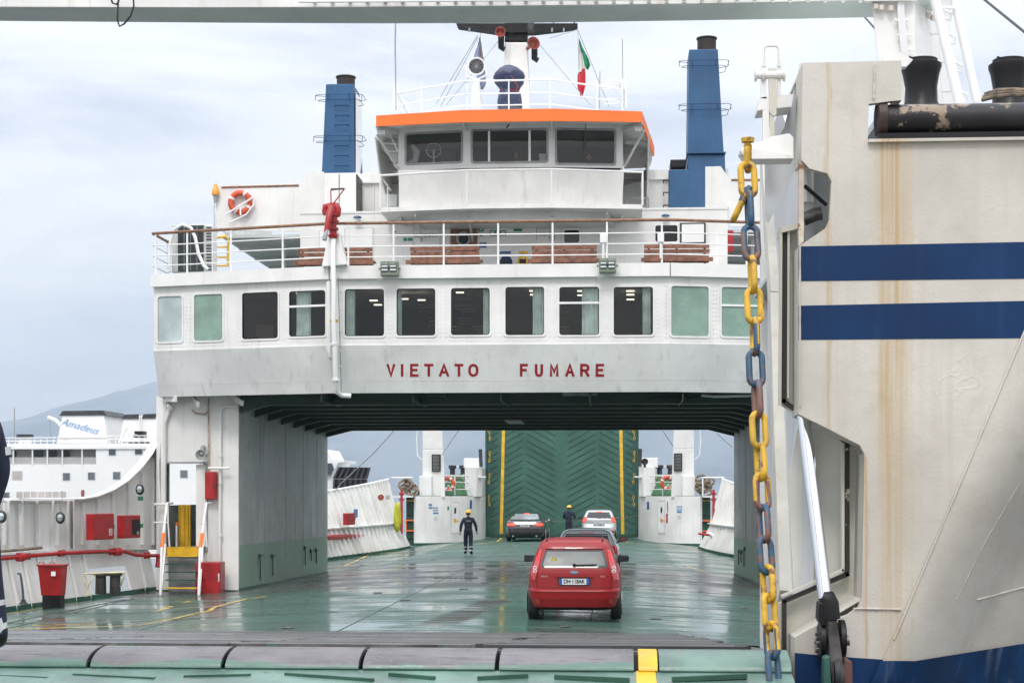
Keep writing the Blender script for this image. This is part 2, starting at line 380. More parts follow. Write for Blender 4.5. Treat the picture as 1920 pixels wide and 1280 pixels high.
# ================================================================== SETTING: sea, mountains, haze, quay, car deck
def grid_obj(name, pts, nx, ny, m, kind='structure', smooth=True):
    me = bpy.data.meshes.new(name); fs = []
    for j in range(ny-1):
        for i in range(nx-1):
            a = j*nx+i; fs.append((a, a+1, a+nx+1, a+nx))
    me.from_pydata(pts, [], fs); me.materials.append(m)
    if smooth:
        for p in me.polygons: p.use_smooth = True
    o = bpy.data.objects.new(name, me); COL.objects.link(o); tag(o, kind=kind); return o
SEA_Z = -2.7
m, t, n, l, bs = nodes_of('sea_water')
g = NN(t, 'ShaderNodeNewGeometry').outputs['Position']
bs.inputs['Base Color'].default_value = (.05, .08, .10, 1); bs.inputs['Roughness'].default_value = .15
bump(t, bs, mth(t, 'ADD', noise(t, g, .6, 6, (1, 2.2, 1)), noise(t, g, .08, 3)), .6, .4); SEAM = m
MB().add([(-9000, -60, SEA_Z), (9000, -60, SEA_Z), (9000, 12000, SEA_Z), (-9000, 12000, SEA_Z)], [(0, 1, 2, 3)]).build('sea', SEAM, origin=(0, 0, 0))['kind'] = 'structure'
# mountains across the strait
m, t, n, l, bs = nodes_of('mountain_slope'); g = NN(t, 'ShaderNodeNewGeometry').outputs['Position']
v = noise(t, g, .0022, 8); l.new(mix(t, ramp(t, v, .4, .6), (.045, .075, .10), (.12, .15, .18)), bs.inputs['Base Color']); bs.inputs['Roughness'].default_value = 1; MNT = m  # slope colour leans blue, carrying part of the distance haze
from mathutils import noise as mn
ridge = [(-900, 880), (-200, 850), (0, 812), (25, 800), (50, 790), (115, 787), (190, 775), (230, 757), (270, 742), (300, 733), (520, 690), (640, 800), (700, 770), (900, 700), (1150, 690), (1400, 700), (1700, 760), (2100, 830), (2700, 880)]
def rz(px):
    for a, b in zip(ridge, ridge[1:]):
        if a[0] <= px <= b[0]: return a[1]+(b[1]-a[1])*(px-a[0])/(b[0]-a[0])
    return 880
pts = []; NXm, NYm = 260, 36
for j in range(NYm):
    f = j/(NYm-1); Y = 5200+f*4300
    for i in range(NXm):
        px = -900+3600*i/(NXm-1); hz = (925-rz(px))/F_PX*8600
        prof = math.sin(min(1, f/.8)*math.pi/2)**1.3 if f < .8 else 1-(f-.8)*1.2
        x = X(px, 8600)
        z = hz*prof*(1+.16*prof*mn.fractal(Vector((x*.0011, Y*.0011, 3)), 1, 2, 6)*(1 if f < .75 else .3)) + 6*mn.noise(Vector((x*.01, Y*.01, 0)))
        pts.append((x, Y, max(-8, z-3 if j else -8)))
grid_obj('mountains', pts, NXm, NYm, MNT)
# haze
hb = MB().box(-8900, 8900, -50, 9900, SEA_Z-1.2, 900)
m = bpy.data.materials.new('haze_air'); m.use_nodes = True; t = m.node_tree; t.nodes.clear()
vo = NN(t, 'ShaderNodeVolumePrincipled'); vo.inputs['Color'].default_value = (.74, .87, 1, 1); vo.inputs['Density'].default_value = .00015; vo.inputs['Anisotropy'].default_value = 0
t.links.new(vo.outputs[0], NN(t, 'ShaderNodeOutputMaterial').inputs['Volume'])
hz_ = hb.build('haze', m, origin=(0, 0, 0)); hz_['kind'] = 'stuff'
# quay under the camera
CONC = paint('quay_concrete', (.22, .21, .19), .7, .15, 1)
q = MB().box(-40, 40, -30, 7.6, SEA_Z-1, .62).build('quay', CONC, origin=(0, 0, 0)); q['kind'] = 'structure'

# car deck with camber
outl = [(25.4, 12.0), (30, 11.6), (33, 11.2), (37, 10.35), (41.2, 9.15), (47, 9.1), (53.4, 9.1), (56, 8.75), (61, 8.1), (66, 7.45), (73.7, 6.85), (78, 6.9), (83.6, 6.6), (84.2, 6.5)]
def hw(Y):
    for a, b in zip(outl, outl[1:]):
        if a[0] <= Y <= b[0]: return a[1]+(b[1]-a[1])*(Y-a[0])/(b[0]-a[0])
    return outl[0][1]
NXd, pts, ys = 41, [], [25.4+i*(84.2-25.4)/60 for i in range(61)]
for Y in ys:
    h = hw(Y)
    for i in range(NXd):
        x = -h+2*h*i/(NXd-1); pts.append((x, Y, dz(x)))
deck = grid_obj('car_deck', pts, NXd, len(ys), DECK)
hull = MB()
vsr = [(-hw(Y), Y) for Y in ys]+[(hw(Y), Y) for Y in reversed(ys)]
hull.prism([(x, Y, dz(x)-.012) for x, Y in vsr], (0, 0, SEA_Z-1.0))
tag(hull.build('ferry_hull', WHITE), 'white steel ferry hull under the wet green car deck', 'ship hull')
# weld seams and marks on the deck
def strip(pts, w, m, name, up=.004, lift=.0, parent=None):
    mb = MB(); L_ = []
    for a, b in zip(pts, pts[1:]):
        k = max(1, int((Vector(b)-Vector(a)).length/1.2)); L_ += [Vector(a).lerp(Vector(b), i/k) for i in range(k)]
    L_.append(Vector(pts[-1])); vs_ = []
    for i, p in enumerate(L_):
        d = (L_[min(i+1, len(L_)-1)]-L_[max(i-1, 0)]); d.z = 0; d.normalize(); q = Vector((-d.y, d.x, 0))*w/2
        for s_ in (-1, 1):
            a = p+q*s_; vs_.append((a.x, a.y, dz(a.x)+up))
    mb.add(vs_, [(2*i, 2*i+1, 2*i+3, 2*i+2) for i in range(len(L_)-1)])
    return mb.build(name, m, parent, origin=None if parent else (0, 0, 0))
def pline(pp, w, m=YELLINE, name='yellow_line'):
    o = strip([PD(*p) for p in pp], w, m, name); o.parent = deck; return o
for pp in ([(1167, 1007), (1176, 1016), (1230, 1021), (1287, 1026), (1376, 1037), (1430, 1050)],
           [(941, 1007), (932, 1015), (860, 1024), (780, 1032), (694, 1038), (646, 1060), (618, 1063)],
           [(500, 1117), (460, 1123), (401, 1138), (394, 1144), (330, 1158), (261, 1172), (120, 1176), (6, 1180)],
           [(356, 1126), (297, 1144), (240, 1157), (178, 1169), (60, 1172)],
           [(131, 1130), (41, 1146), (10, 1150)], [(1287, 1060), (1330, 1075)]):
    pline(pp, .11)
SEAMM = paint('deck_weld', (.042, .080, .065), .5, .3, 5)
sm_ = MB()
def seam(a, b, w=.018):
    k = 14
    for i in range(k):
        p = Vector(a).lerp(Vector(b), i/k); q = Vector(a).lerp(Vector(b), (i+1)/k)
        p.z = dz(p.x)+.003; q.z = dz(q.x)+.003; sm_.bar(p, q, w, .006)
for Y in (30.5, 33.2, 36.0, 38.9, 43.5, 46.5, 50, 53.1, 57, 61, 66, 71, 77): seam((-min(9, hw(Y)-.3), Y, 0), (min(9, hw(Y)-.3), Y, 0), .014)
for x in (-5.6, -1.7, 2.4): seam((x, 25.6, 0), (x, 80, 0), .012)
for a, b in (((0, 1181), (250, 1122)), ((0, 1170), (235, 1123))):
    p, q = PD(*a), PD(*b); seam(p, q, .05)
sw = sm_.build('weld_seam', SEAMM, origin=(0, 0, 0)); sw.parent = deck; sw['kind'] = 'stuff'
# lashing pots sunk in the deck
pot = None
for k, (px, py) in enumerate([(870, 1104), (708, 1111), (885, 1083), (540, 1177), (1008, 1150), (680, 1059), (905, 1067), (1390, 1083), (760, 1125), (1390, 1140), (1230, 1160), (1060, 1175), (812, 1049), (910, 1093)]):
    p = PD(px, py)
    if pot is None:
        mb = MB().lathe([(.11, 0), (.11, .012), (.075, .014), (.06, -.004), (0.001, -.004)], (0, 0, .002), n=16)
        pot = mb.build('deck_pot', STEEL, origin=(0, 0, 0)); o = pot
    else: o = pot.copy(); COL.objects.link(o)
    o.location = p; o.parent = deck
# grating row
mb = MB(); a, b = PD(818, 1083), PD(892, 1083)
for i in range(9):
    p = a.lerp(b, i/8); mb.box(p.x-.05, p.x+.05, p.y-.12, p.y+.12, p.z+.002, p.z+.012)
mb.build('drain_slot', BLK, origin=(0, 0, 0)).parent = deck
# litter
for k, (px, py, c) in enumerate([(812, 1208, SIGNW), (300, 1160, SIGNW)]):
    pass

# ================================================================== NEAR RAMP (lowered on the quay)
ramp_t = thing('loading_ramp', 'worn wet loading ramp with a row of rounded steel hinge covers in the foreground', 'ramp', (0, 18, 0))
RW = 3.95
def rampz(Y): return (25.4-Y)/(25.4-10.45)*1.212
nb = []
mb = MB().prism([(-7.2, 25.38, -.02), (-7.2, 10.47, 1.212), (-7.2, 10.47, .85), (-7.2, 25.38, -.6)], (7.2+3.99, 0, 0))
mb.build('ramp_plate', RAMPWORN, ramp_t)
mb = MB(); mb_b = MB()
for qi, Y in enumerate([25.0-.32*i for i in range(45)]):
    z = rampz(Y)
    for x0 in (-7.0, -5.2, -3.4, -1.6, .2, 2.0):
        o = random.uniform(-.1, .1); (mb_b if random.random() < .45 else mb).bar((x0+o, Y, z+.012), (x0+1.75+o, Y-.12, rampz(Y-.12)+.012), .06, .045)
tb = mb.build('tread_bars', RAMPWORN, ramp_t); tb['kind'] = 'stuff'; tb = mb_b.build('dark_tread_bars', DARK, ramp_t); tb['kind'] = 'stuff'
# knuckle covers
xs = [-1.40-.8795*i for i in range(4)][::-1]+[-.52, .36, 1.25, 2.12, 3.0]
prof = []
for i in range(9):
    a = R(90*i/8); prof.append((10.44-.34*math.sin(a)*1.0, 1.232-.105*(1-math.cos(a))))
def cover(x0, x1, m, name='hinge_cover'):
    top = [(x0, y, z) for y, z in prof]; bot = [(x0, y+.03, z-.03) for y, z in reversed(prof)]
    o = MB().prism([Vector(p) for p in top+bot], (x1-x0, 0, 0)).build(name, m, ramp_t, smooth=50, bevel=.006)
    return o
for a, b in zip(xs, xs[1:]): cover(a+.014, b-.014, COVERM)
cover(3.014, 3.135, YEL)['label'] = 'yellow painted hinge cover'
cover(3.145, 3.97, FLAPG)['label'] = 'green hinge cover beside the yellow one'
MB().box(-7.0, 3.97, 10.16, 10.5, .95, 1.10).build('hinge_beam', DARK, ramp_t)
MB().prism([(-7, 10.12, 1.118), (-7, 7.7, .70), (-7, 7.7, .66), (-7, 10.12, 1.07)], (10.97, 0, 0)).build('ramp_flap', FLAPG, ramp_t)
mb0 = None
for px0, px1, y0, y1 in [(-20, 90, 1271, 1276), (138, 290, 1270, 1277), (345, 470, 1273, 1270), (535, 700, 1268, 1279), (730, 815, 1268, 1275), (895, 990, 1275, 1270), (1040, 1180, 1272, 1278), (1260, 1400, 1276, 1270)]:
    YY_ = lambda py: 2.8698/(.1727+(py-925)/3000); a = P(px0, y0, YY_(y0)); b = P(px1, y1, YY_(y1)); a.z += .012; b.z += .012
    MB().bar(a, b, .035, .03).build('tread_bar', DGREEN, ramp_t)
a = P(1197, 1258, 10.0)
MB().prism([(3.0, 10.12, 1.124), (3.12, 10.12, 1.124), (3.15, 7.7, .706), (3.0, 7.7, .706)], (0, 0, -.002)).build('yellow_line', YEL, ramp_t)

# ================================================================== BULWARKS
def bulwark(pts, ztop, label, lean_low=.0, lean_up=0.0, zshelf=.86, ribs=0.62, side=-1, hole=None, rib_lean=.35):
    """pts: plan polyline at the deck edge; wall rises from the deck to a shelf and on to ztop(Y)"""
    c = Vector((sum(p[0] for p in pts)/len(pts), sum(p[1] for p in pts)/len(pts), -.5)); T = thing('bulwark', label, 'bulwark', c)
    L_ = []
    for a, b in zip(pts, pts[1:]):
        n_ = max(1, round((Vector(b)-Vector(a)).length/ribs)); L_ += [Vector(a).lerp(Vector(b), i/n_) for i in range(n_)]
    L_.append(Vector(pts[-1]))
    def nrm(i):
        d = (L_[min(i+1, len(L_)-1)]-L_[max(i-1, 0)]).normalized(); q = Vector((-d.y, d.x)); return q if q.x*side > 0 else -q
    lo = MB(); up = MB(); cap = []; sh = MB(); sk = MB()
    base = []; mid = []; top = []
    for i, p in enumerate(L_):
        q = nrm(i); zt = ztop(p); b0 = dz(p.x)-.02
        base.append(Vector((p.x, p.y, b0))); a = p+q*lean_low; mid.append(Vector((a.x, a.y, zshelf)))
        a2 = p+q*(lean_low+lean_up); top.append(Vector((a2.x, a2.y, zt)))
    for i in range(len(L_)-1):
        q = nrm(i); q3 = Vector((q.x, q.y, 0))*.04
        if not (hole and hole[0] <= (L_[i].y+L_[i+1].y)/2 < hole[1]):
            lo.add([base[i], base[i+1], mid[i+1], mid[i], base[i]+q3, base[i+1]+q3, mid[i+1]+q3, mid[i]+q3], [(0,1,2,3),(7,6,5,4),(0,4,5,1),(1,5,6,2),(2,6,7,3),(3,7,4,0)])
        else:   # wall above and below a freeing port
            for f0, f1 in ((0, .05), (.62, 1)):
                A, B = base[i].lerp(mid[i], f0), base[i+1].lerp(mid[i+1], f0); C_, D_ = base[i+1].lerp(mid[i+1], f1), base[i].lerp(mid[i], f1)
                lo.add([A, B, C_, D_, A+q3, B+q3, C_+q3, D_+q3], [(0,1,2,3),(7,6,5,4),(0,4,5,1),(1,5,6,2),(2,6,7,3),(3,7,4,0)])
        up.add([mid[i], mid[i+1], top[i+1], top[i], mid[i]+q3, mid[i+1]+q3, top[i+1]+q3, top[i]+q3], [(0,1,2,3),(7,6,5,4),(0,4,5,1),(1,5,6,2),(2,6,7,3),(3,7,4,0)])
        s3 = Vector((q.x, q.y, 0))
        sh.add([mid[i]-s3*.14, mid[i+1]-s3*.14, mid[i+1]+s3*.03, mid[i]+s3*.03]+[v+Vector((0, 0, .05)) for v in (mid[i]-s3*.14, mid[i+1]-s3*.14, mid[i+1]+s3*.03, mid[i]+s3*.03)], [(0,3,2,1),(4,5,6,7),(0,1,5,4),(1,2,6,5),(2,3,7,6),(3,0,4,7)])
        sk.add([base[i]-s3*.012, base[i+1]-s3*.012, base[i+1].lerp(mid[i+1], .1)-s3*.012, base[i].lerp(mid[i], .1)-s3*.012, base[i], base[i+1], base[i+1].lerp(mid[i+1], .1), base[i].lerp(mid[i], .1)], [(0,1,2,3),(0,4,5,1),(3,2,6,7),(0,3,7,4),(1,5,6,2)])
    lo.build('lower_wall', WHITE, T); up.build('upper_wall', WHITE, T); sh.build('ledge', WHITE, T); sk.build('green_skirting', DGREEN, T)
    MB().tube([p for p in top], .055, 8).build('top_rail', WHITE2, T, smooth=True)
    for i in range(1, len(L_)-1):
        q = nrm(i); s3 = Vector((q.x, q.y, 0)); d = Vector((-q.y, q.x, 0))*.012
        if not (hole and hole[0] < L_[i].y < hole[1]):
            A = base[i]-s3*(.02); B = mid[i]-s3*.012; 
            MB().prism([A-d-s3*rib_lean*.5, A-d, B-d, B-d-s3*.06], d*2).build('rib', WHITE, T)
            MB().prism([A-d*1.3-s3*(rib_lean*.5+.004), A-d*1.3, A-d*1.3+Vector((0, 0, .14)), A-d*1.3-s3*(rib_lean*.42+.004)+Vector((0, 0, .14))], d*2.6).build('rib_foot', DGREEN, T)
        B = mid[i]-s3*.003; Tt = top[i]-s3*.003
        MB().prism([B-d, B-d-s3*.10+Vector((0, 0, .05)), Tt-d-s3*.10, Tt-d], d*2).build('rib', WHITE, T)
    return T, base, mid, top
LB = [(-12.0, 27.0), (-11.3, 32.5), (-10.4, 36.5), (-9.15, 41.3)]
WA, WB = (-10.4, 36.5), (-9.15, 41.3)
bl, lb_base, lb_mid, lb_top = bulwark(LB, lambda p: 2.08, 'ribbed white bulwark on the left under the moored ship, with red pipe', lean_low=.30, lean_up=0, side=-1, hole=(38.6, 40.2), rib_lean=.2)
def far_top(p): return 2.15+max(0, (p.y-60))*.055
for s_ in (-1, 1):
    pts = [(s_*9.0, 50.3), (s_*8.85, 54), (s_*8.6, 57), (s_*8.1, 61), (s_*7.42, 66), (s_*7.0, 70), (s_*6.8, 73.6)]
    bulwark(pts, far_top, 'ribbed white bulwark beyond the bridge on the %s side of the far deck' % ('left' if s_ < 0 else 'right'), lean_low=.35, lean_up=.55, side=s_, rib_lean=.6)

# sweeping side plate from the bulwark up to the bridge corner
A_, B_ = (-10.62, 36.4), (-9.30, 41.2)
def SP(px, py): return PF(px, py, A_, B_)
curve = [(20, 936), (60, 937), (100, 937), (140, 936), (170, 931), (200, 919), (228, 901), (252, 878), (272, 852), (285, 828), (292, 800), (298, 770), (303, 745)]
T = thing('sweeping_side_plate', 'white side plate sweeping up in a curve from the left bulwark to the bridge corner', 'hull plate', SP(300, 1000))
poly = [SP(*p) for p in curve if p[0] >= 140]+[SP(318, 745), SP(318, 1030), SP(140, 1030)]
MB().prism(poly, Vector((-.04, -.01, 0))).build('plate', WHITE, T)
fl = MB(); n_ = Vector((.22, -.06, 0)); C_ = [SP(*p) for p in curve]
for a, b in zip(C_, C_[1:]):
    u = Vector((0, 0, .03)); fl.add([a, b, b+n_, a+n_, a+u, b+u, b+n_+u, a+n_+u], [(0,3,2,1),(4,5,6,7),(0,1,5,4),(1,2,6,5),(2,3,7,6),(3,0,4,7)])
fl.build('flange', WHITE2, T, smooth=30)
for px in (2, 35, 67, 101, 150, 178, 206, 236, 262, 283):
    yt = [c for c in curve if c[0] <= max(px, 20)][-1][1]+6; nn = Vector((.075, -.03, 0)); ee = Vector((.010, .036, 0))
    a, b = SP(px, yt), SP(px+1, 1021); MB().prism([a, a+nn, b+nn, b], ee).build('stiffener', WHITE, T); MB().prism([a+nn, a+nn+Vector((.02, .06, 0)), b+nn+Vector((.02, .06, 0)), b+nn], Vector((.01, -.004, 0))).build('stiffener', WHITE, T)

# ================================================================== BRIDGE: side casings
YF, YR, XI, XO = 41.0, 50.2, 6.93, 9.1
def xin(s_, Y): return s_*((6.93-.0707*(Y-41)) if s_ < 0 else (6.93-.045*(Y-41)))
ZC = 4.78
def casing(s_):
    side = 'left' if s_ < 0 else 'right'
    T = thing('side_casing', 'tall grey steel casing carrying the %s end of the bridge%s' % (side, ', with open door and steps' if s_ < 0 else ', partly behind the chain'), 'deckhouse', (s_*7.9, 47, -.5))
    ins = []
    zb = dz(7)-.1
    def sl(Y0, Y1, z0, z1, o, th=.05):
        a, b = xin(s_, Y0)-s_*o, xin(s_, Y1)-s_*o
        return [(a, Y0, z0), (b, Y1, z0), (b, Y1, z1), (a, Y0, z1)], (s_*th, 0, 0)
    MB().prism(*sl(YF+.062, YR, .9, ZC, 0)).build('inner_wall', INGREY, T)
    MB().prism(*sl(YF+.062, YR, zb, .9, .004)).build('lower_inner_wall', INGREEN, T)
    MB().prism(*sl(YF+.062, YR, zb, -.22, .012)).build('green_skirting', DGREEN, T)
    wl = MB()
    for z in (.905, 2.6): wl.prism(*sl(YF+.07, YR, z, z+.014, .012, .012))
    for Y in (43.2, 45.4, 47.3, 48.9): wl.prism(*sl(Y, Y+.012, zb, ZC, .008, .008))
    wl.build('weld_seam', INGREY, T)
    MB().wall(*(((-XO, YR), (xin(-1, YR), YR)) if s_ < 0 else ((xin(1, YR), YR), (XO, YR))), zb, ZC, .05).build('rear_wall', INGREY, T)
    # outer wall with opening opposite the door on the left
    ow = MB()
    xo = s_*(XO-.0)
    if s_ < 0:
        for y0, y1, z0, z1 in ((YF+.062, 41.25, zb, ZC), (45.6, YR-.05, zb, ZC), (41.25, 45.6, 3.35, ZC), (41.25, 45.6, zb, 1.93)): ow.box(xo, xo+.05, y0, y1, z0, z1)
    else: ow.box(xo-.05, xo, YF, YR, zb, ZC)
    ow.build('outer_wall', WHITE, T)
    MB().box(*sorted((s_*(XI+.06), s_*(XO-.05))), YF+.07, YR-.05, .78, .84).build('floor', DGREEN, T)
    MB().box(*sorted((s_*(XI+.06), s_*(XO-.05))), YF+.07, YR-.05, 3.6, 3.66).build('ceiling', INGREY, T)
    # fittings on the inner wall
    for Y, z0, z1 in ((42.8, -.1, .55), (44.0, -.05, .5), (47.4, .1, .62), (48.1, .2, .5), (48.7, .1, .5)):
        fx = xin(s_, Y)-s_*.04
        mb = MB().tube([(fx, Y, z0), (fx, Y, z1), (fx, Y+.35, z1)], .016, 6); mb.box(*sorted((fx, fx+s_*.05)), Y-.05, Y+.05, z1-.06, z1+.06)
        mb.build('lashing_bracket', DARK, T)
    return T
cl = casing(-1); cr_ = casing(1)
# left casing front wall with the doorway
def CF(px, py): return P(px, py, YF)
u0 = -XO
def cu(px): return X(px, YF)-u0
fw = MB().wall((u0, YF), (-XI, YF), dz(8)-.05, ZC, .06, [(cu(313), cu(386), Z(1034, YF), Z(868, YF))])
fw.build('front_wall', WHITE, cl)
MB().box(-XO, -XI+.0, YF-.012, YF, dz(8)-.05, -.26).build('green_skirting', DGREEN, cl)
d0, d1, dz0, dz1 = X(313, YF), X(386, YF), Z(1034, YF), Z(868, YF)
o_ = [(d0-.05, dz0), (d1+.05, dz0), (d1+.05, dz1+.05), (d0-.05, dz1+.05)]; i_ = [(d0, dz0+.05), (d1, dz0+.05), (d1, dz1), (d0, dz1)]
df = MB().ring([(a, YF-.05, b) for a, b in o_], [(a, YF-.05, b) for a, b in i_], (0, .12, 0)).build('door_frame', GREYM, cl)
dr = MB().box(X(366, YF), d1-.02, YF+.08, YF+.12, dz0+.12, dz1-.03).build('door', WHITE, cl)
MB().tube([(X(377, YF), YF+.05, 1.45), (X(384, YF), YF+.05, 1.45)], .015, 6).build('handle', DARK, dr)
MB().box(X(333, 41.6), X(355, 41.6), 41.7, 41.78, .84, Z(946, 41.7)).build('ladder_locker', YEL, cl)
for px in (336, 345, 352): MB().tube([P(px, 1030, 41.66), P(px, 948, 41.66)], .02, 6).build('yellow_pipe', YEL, cl)
MB().tube([P(331, 1030, 41.5), P(331, 985, 41.5)], .03, 8).build('white_pipe', WHITE2, cl, smooth=True)
MB().tube([P(331, 984, 41.5), P(331, 978, 41.5)], .032, 8).build('orange_band', ORANGE, cl)
# pipes on the front wall
yf = YF-.09
def wp(pp, r, m=WHITE, name='pipe', parent=cl, Y=yf):
    return MB().tube([P(a, b, Y) for a, b in pp], r, 8).build(name, m, parent, smooth=True)
wp([(309, 752), (307, 800), (306, 1030)], .075); wp([(318, 765), (307, 795)], .06); wp([(321, 760), (317, 765)], .11)
wp([(447, 761), (420, 761), (414, 768), (413, 850), (412, 1062), (400, 1072), (392, 1072)], .038)
wp([(391, 746), (391, 900)], .022, paint('rusty_conduit', (.45, .35, .28), .6, .2, 8, rust=.4)); wp([(391, 768), (385, 776), (366, 774), (360, 768)], .022, MATS['rusty_conduit'])
wp([(300, 830), (297, 870), (301, 1000)], .03)
for py in (802, 854, 905, 1003): MB().lathe([(.055, -.03), (.055, .03)], P(413, py, yf), n=10).build('pipe_clamp', WHITE, cl)
for a, b in (((310, 748), (330, 748)), ((362, 746), (372, 758)), ((436, 742), (455, 756))):
    MB().bar(P(*a, YF-.1), P(b[0], b[1], YF-.6), .06, .14).build('bracket', WHITE, cl)
MB().tube([P(390, 877, YF-.2), P(430, 877, YF-.2)], .03).build('pipe', WHITE, cl)
# horn loudspeaker
T = thing('horn_loudspeaker', 'grey horn loudspeaker on the wall above the open door', 'loudspeaker', P(377, 860, YF-.3))
c = P(376, 852, YF-.35); MB().lathe([(.03, .3), (.04, .22), (.07, .12), (.135, 0), (.12, 0), (.05, .1), (.001, .12)], c, 'Y', 18).build('horn', GREYM, T, smooth=True)
MB().tube([c+Vector((0, .1, 0)), P(380, 840, YF-.25), P(381, 838, YF)], .06, 10).build('driver', GREYM, T, smooth=True)
MB().bar(c+Vector((.06, .15, -.02)), P(388, 852, YF), .03, .03).build('bracket', GREYM, T)
# stairs
T = thing('boarding_steps', 'short steel steps with yellow and green treads and white handrails up to the open door', 'steps', P(340, 1105, 40.2))
ylast = 39.4; tr = [(1100, YEL), (1079, DGREEN), (1061, DGREEN), (1045, DGREEN), (1031, YEL), (1020, YEL)]
for k, (py, m) in enumerate(tr):
    Y = 39.55+k*.26; x0, x1 = X(305, Y)+.06, X(372, Y)-.04; z = -.12+k*.19 if k < 5 else .86
    MB().box(x0, x1, Y, Y+.2, z-.03, z).build('tread', m, T, bevel=.005)
MB().box(X(313, YF-.1), X(374, YF-.1), 40.85, YF-.02, .62, .84).build('sill', YEL, T)
MB().box(X(316, YF-.1), X(371, YF-.1), 40.9, 40.96, -.4, .6).build('back_plate', GREYM, T)
for px0, px1, px2 in ((299, 312, 318), (371, 382, 388)):
    a = P(px0+2, 1104, 39.45); a.z = -.42; b = P(px1-2, 1022, 40.9); b.z = .88
    MB().bar(a, b, .05, .14).build('stringer', WHITE2, T)
    h0 = a+Vector((0, 0, .15)); h1 = P(px1+1 if px0 < 330 else px1+5, 943, 40.4)
    MB().tube([a+Vector((0, -.02, .1)), P(px0+4, 1030, 39.6), h1, h1+Vector((0, .5, .0))], .034, 8).build('handrail', WHITE2, T, smooth=True)
    q = Vector(P(px0+4, 1030, 39.6)); d = (h1-q); MB().tube([q+d*.05, q+d*.34], .045, 8).build('orange_sleeve', ORANGE, T, smooth=True)
    MB().tube([P(px2, 1025, 40.7), P(px2-3, 980, 40.7), P(px2-3, 945, 40.7)], .022, 6).build('rail_post', WHITE2, T, smooth=True)
    MB().tube([P(px0-10 if px0 < 330 else px0+14, 945, 40.7), P(px0+16, 945, 40.7)], .03, 6).build('top_bar', WHITE2, T, smooth=True)
    MB().tube([P(px0-10 if px0 < 330 else px0+14, 979, 40.7), P(px0+16, 979, 40.7)], .02, 6).build('middle_bar', WHITE2, T, smooth=True)
# red cabinets and other fire fittings
def cabinet(name, label, cat, px0, px1, py0, py1, Y, dep, m=RED, group=None, plane=None, sideopen=False):
    a, b = (P(px0, py1, Y), P(px1, py0, Y)) if plane is None else (PF(px0, py1, *plane), PF(px1, py0, *plane))
    T = thing(name, label, cat, ((a.x+b.x)/2, (a.y+b.y)/2, a.z), group)
    dx, dy = b.x-a.x, b.y-a.y; Ln = math.hypot(dx, dy); T.rotation_euler.z = math.atan2(dy, dx); T['hw'] = Ln/2; T['hh'] = b.z-a.z
    def loc(mb, nm, mm, par=T, **k):
        o = mb.build(nm, mm, None, origin=(0, 0, 0), **k); o.parent = par; return o
    h = b.z-a.z; body = loc(MB().box(-Ln/2, Ln/2, -dep, 0, 0, h), 'body', m, bevel=.01)
    d = loc(MB().box(-Ln/2+.02, Ln/2-.02, -dep-.02, -dep, .02, h-.02), 'door', m, bevel=.006)
    loc(MB().box(Ln/2-.07, Ln/2-.045, -dep-.045, -dep-.02, h*.5-.05, h*.5+.05), 'handle', STEEL, d)
    del T['hw']; del T['hh']
    return T, loc, Ln, h, dep, d
PW = ((WA[0]+.42, WA[1]-.1), (WB[0]+.42, WB[1]-.1))
T, loc, Ln, h, dp, d = cabinet('fire_hose_cabinet', 'red fire cabinet with white hose pictogram on the left bulwark', 'cabinet', 161, 200, 962, 1012, 0, .2, plane=PW, group='red cabinets on the left bulwark')
loc(MB().box(Ln/2-.24, Ln/2-.1, -dp-.024, -dp-.02, .10, .26), 'pictogram', SIGNW, d)
loc(MB().ring([(x, -dp-.026, z) for x, z in rrect(Ln/2-.225, Ln/2-.115, .115, .245, .01)], [(x, -dp-.026, z) for x, z in rrect(Ln/2-.215, Ln/2-.125, .125, .235, .01)], (0, .002, 0)), 'pictogram_border', RED, d)
loc(MB().tube([(Ln/2-.14, -dp-.027, .14), (Ln/2-.19, -dp-.027, .16), (Ln/2-.15, -dp-.027, .2), (Ln/2-.19, -dp-.027, .22)], .01, 6), 'hose_symbol', RED, d)
T, loc, Ln, h, dp, d = cabinet('fire_extinguisher_box', 'red fire box with open black window beside the green exit signs', 'cabinet', 219, 251, 965, 1009, 0, .18, plane=PW, group='red cabinets on the left bulwark')
loc(MB().prism([(x, -dp-.03, z) for x, z in rrect(-.02, Ln/2-.05, .08, h-.1, .04)], (0, .012, 0)), 'window', BLK, d)
loc(MB().lathe([(.05, 0), (.05, .02), (.02, .03)], (Ln/2-.16, -dp-.045, .12), 'Y', 12), 'hose_reel', GREYM, d)
T, loc, *_ = cabinet('wall_fire_cabinet', 'narrow red cabinet on the wall right of the open door', 'cabinet', 388, 408, 884, 936, YF-.02, .22)
T, loc, Ln, h, dp, d = cabinet('floor_locker', 'large red locker standing on the deck beside the steps', 'locker', 376, 422, 1052, 1111, 40.7, .5)
loc(MB().box(Ln/2-.05, Ln/2-.02, -dp-.026, -dp-.02, h*.4, h*.65), 'plate', SIGNW, d)
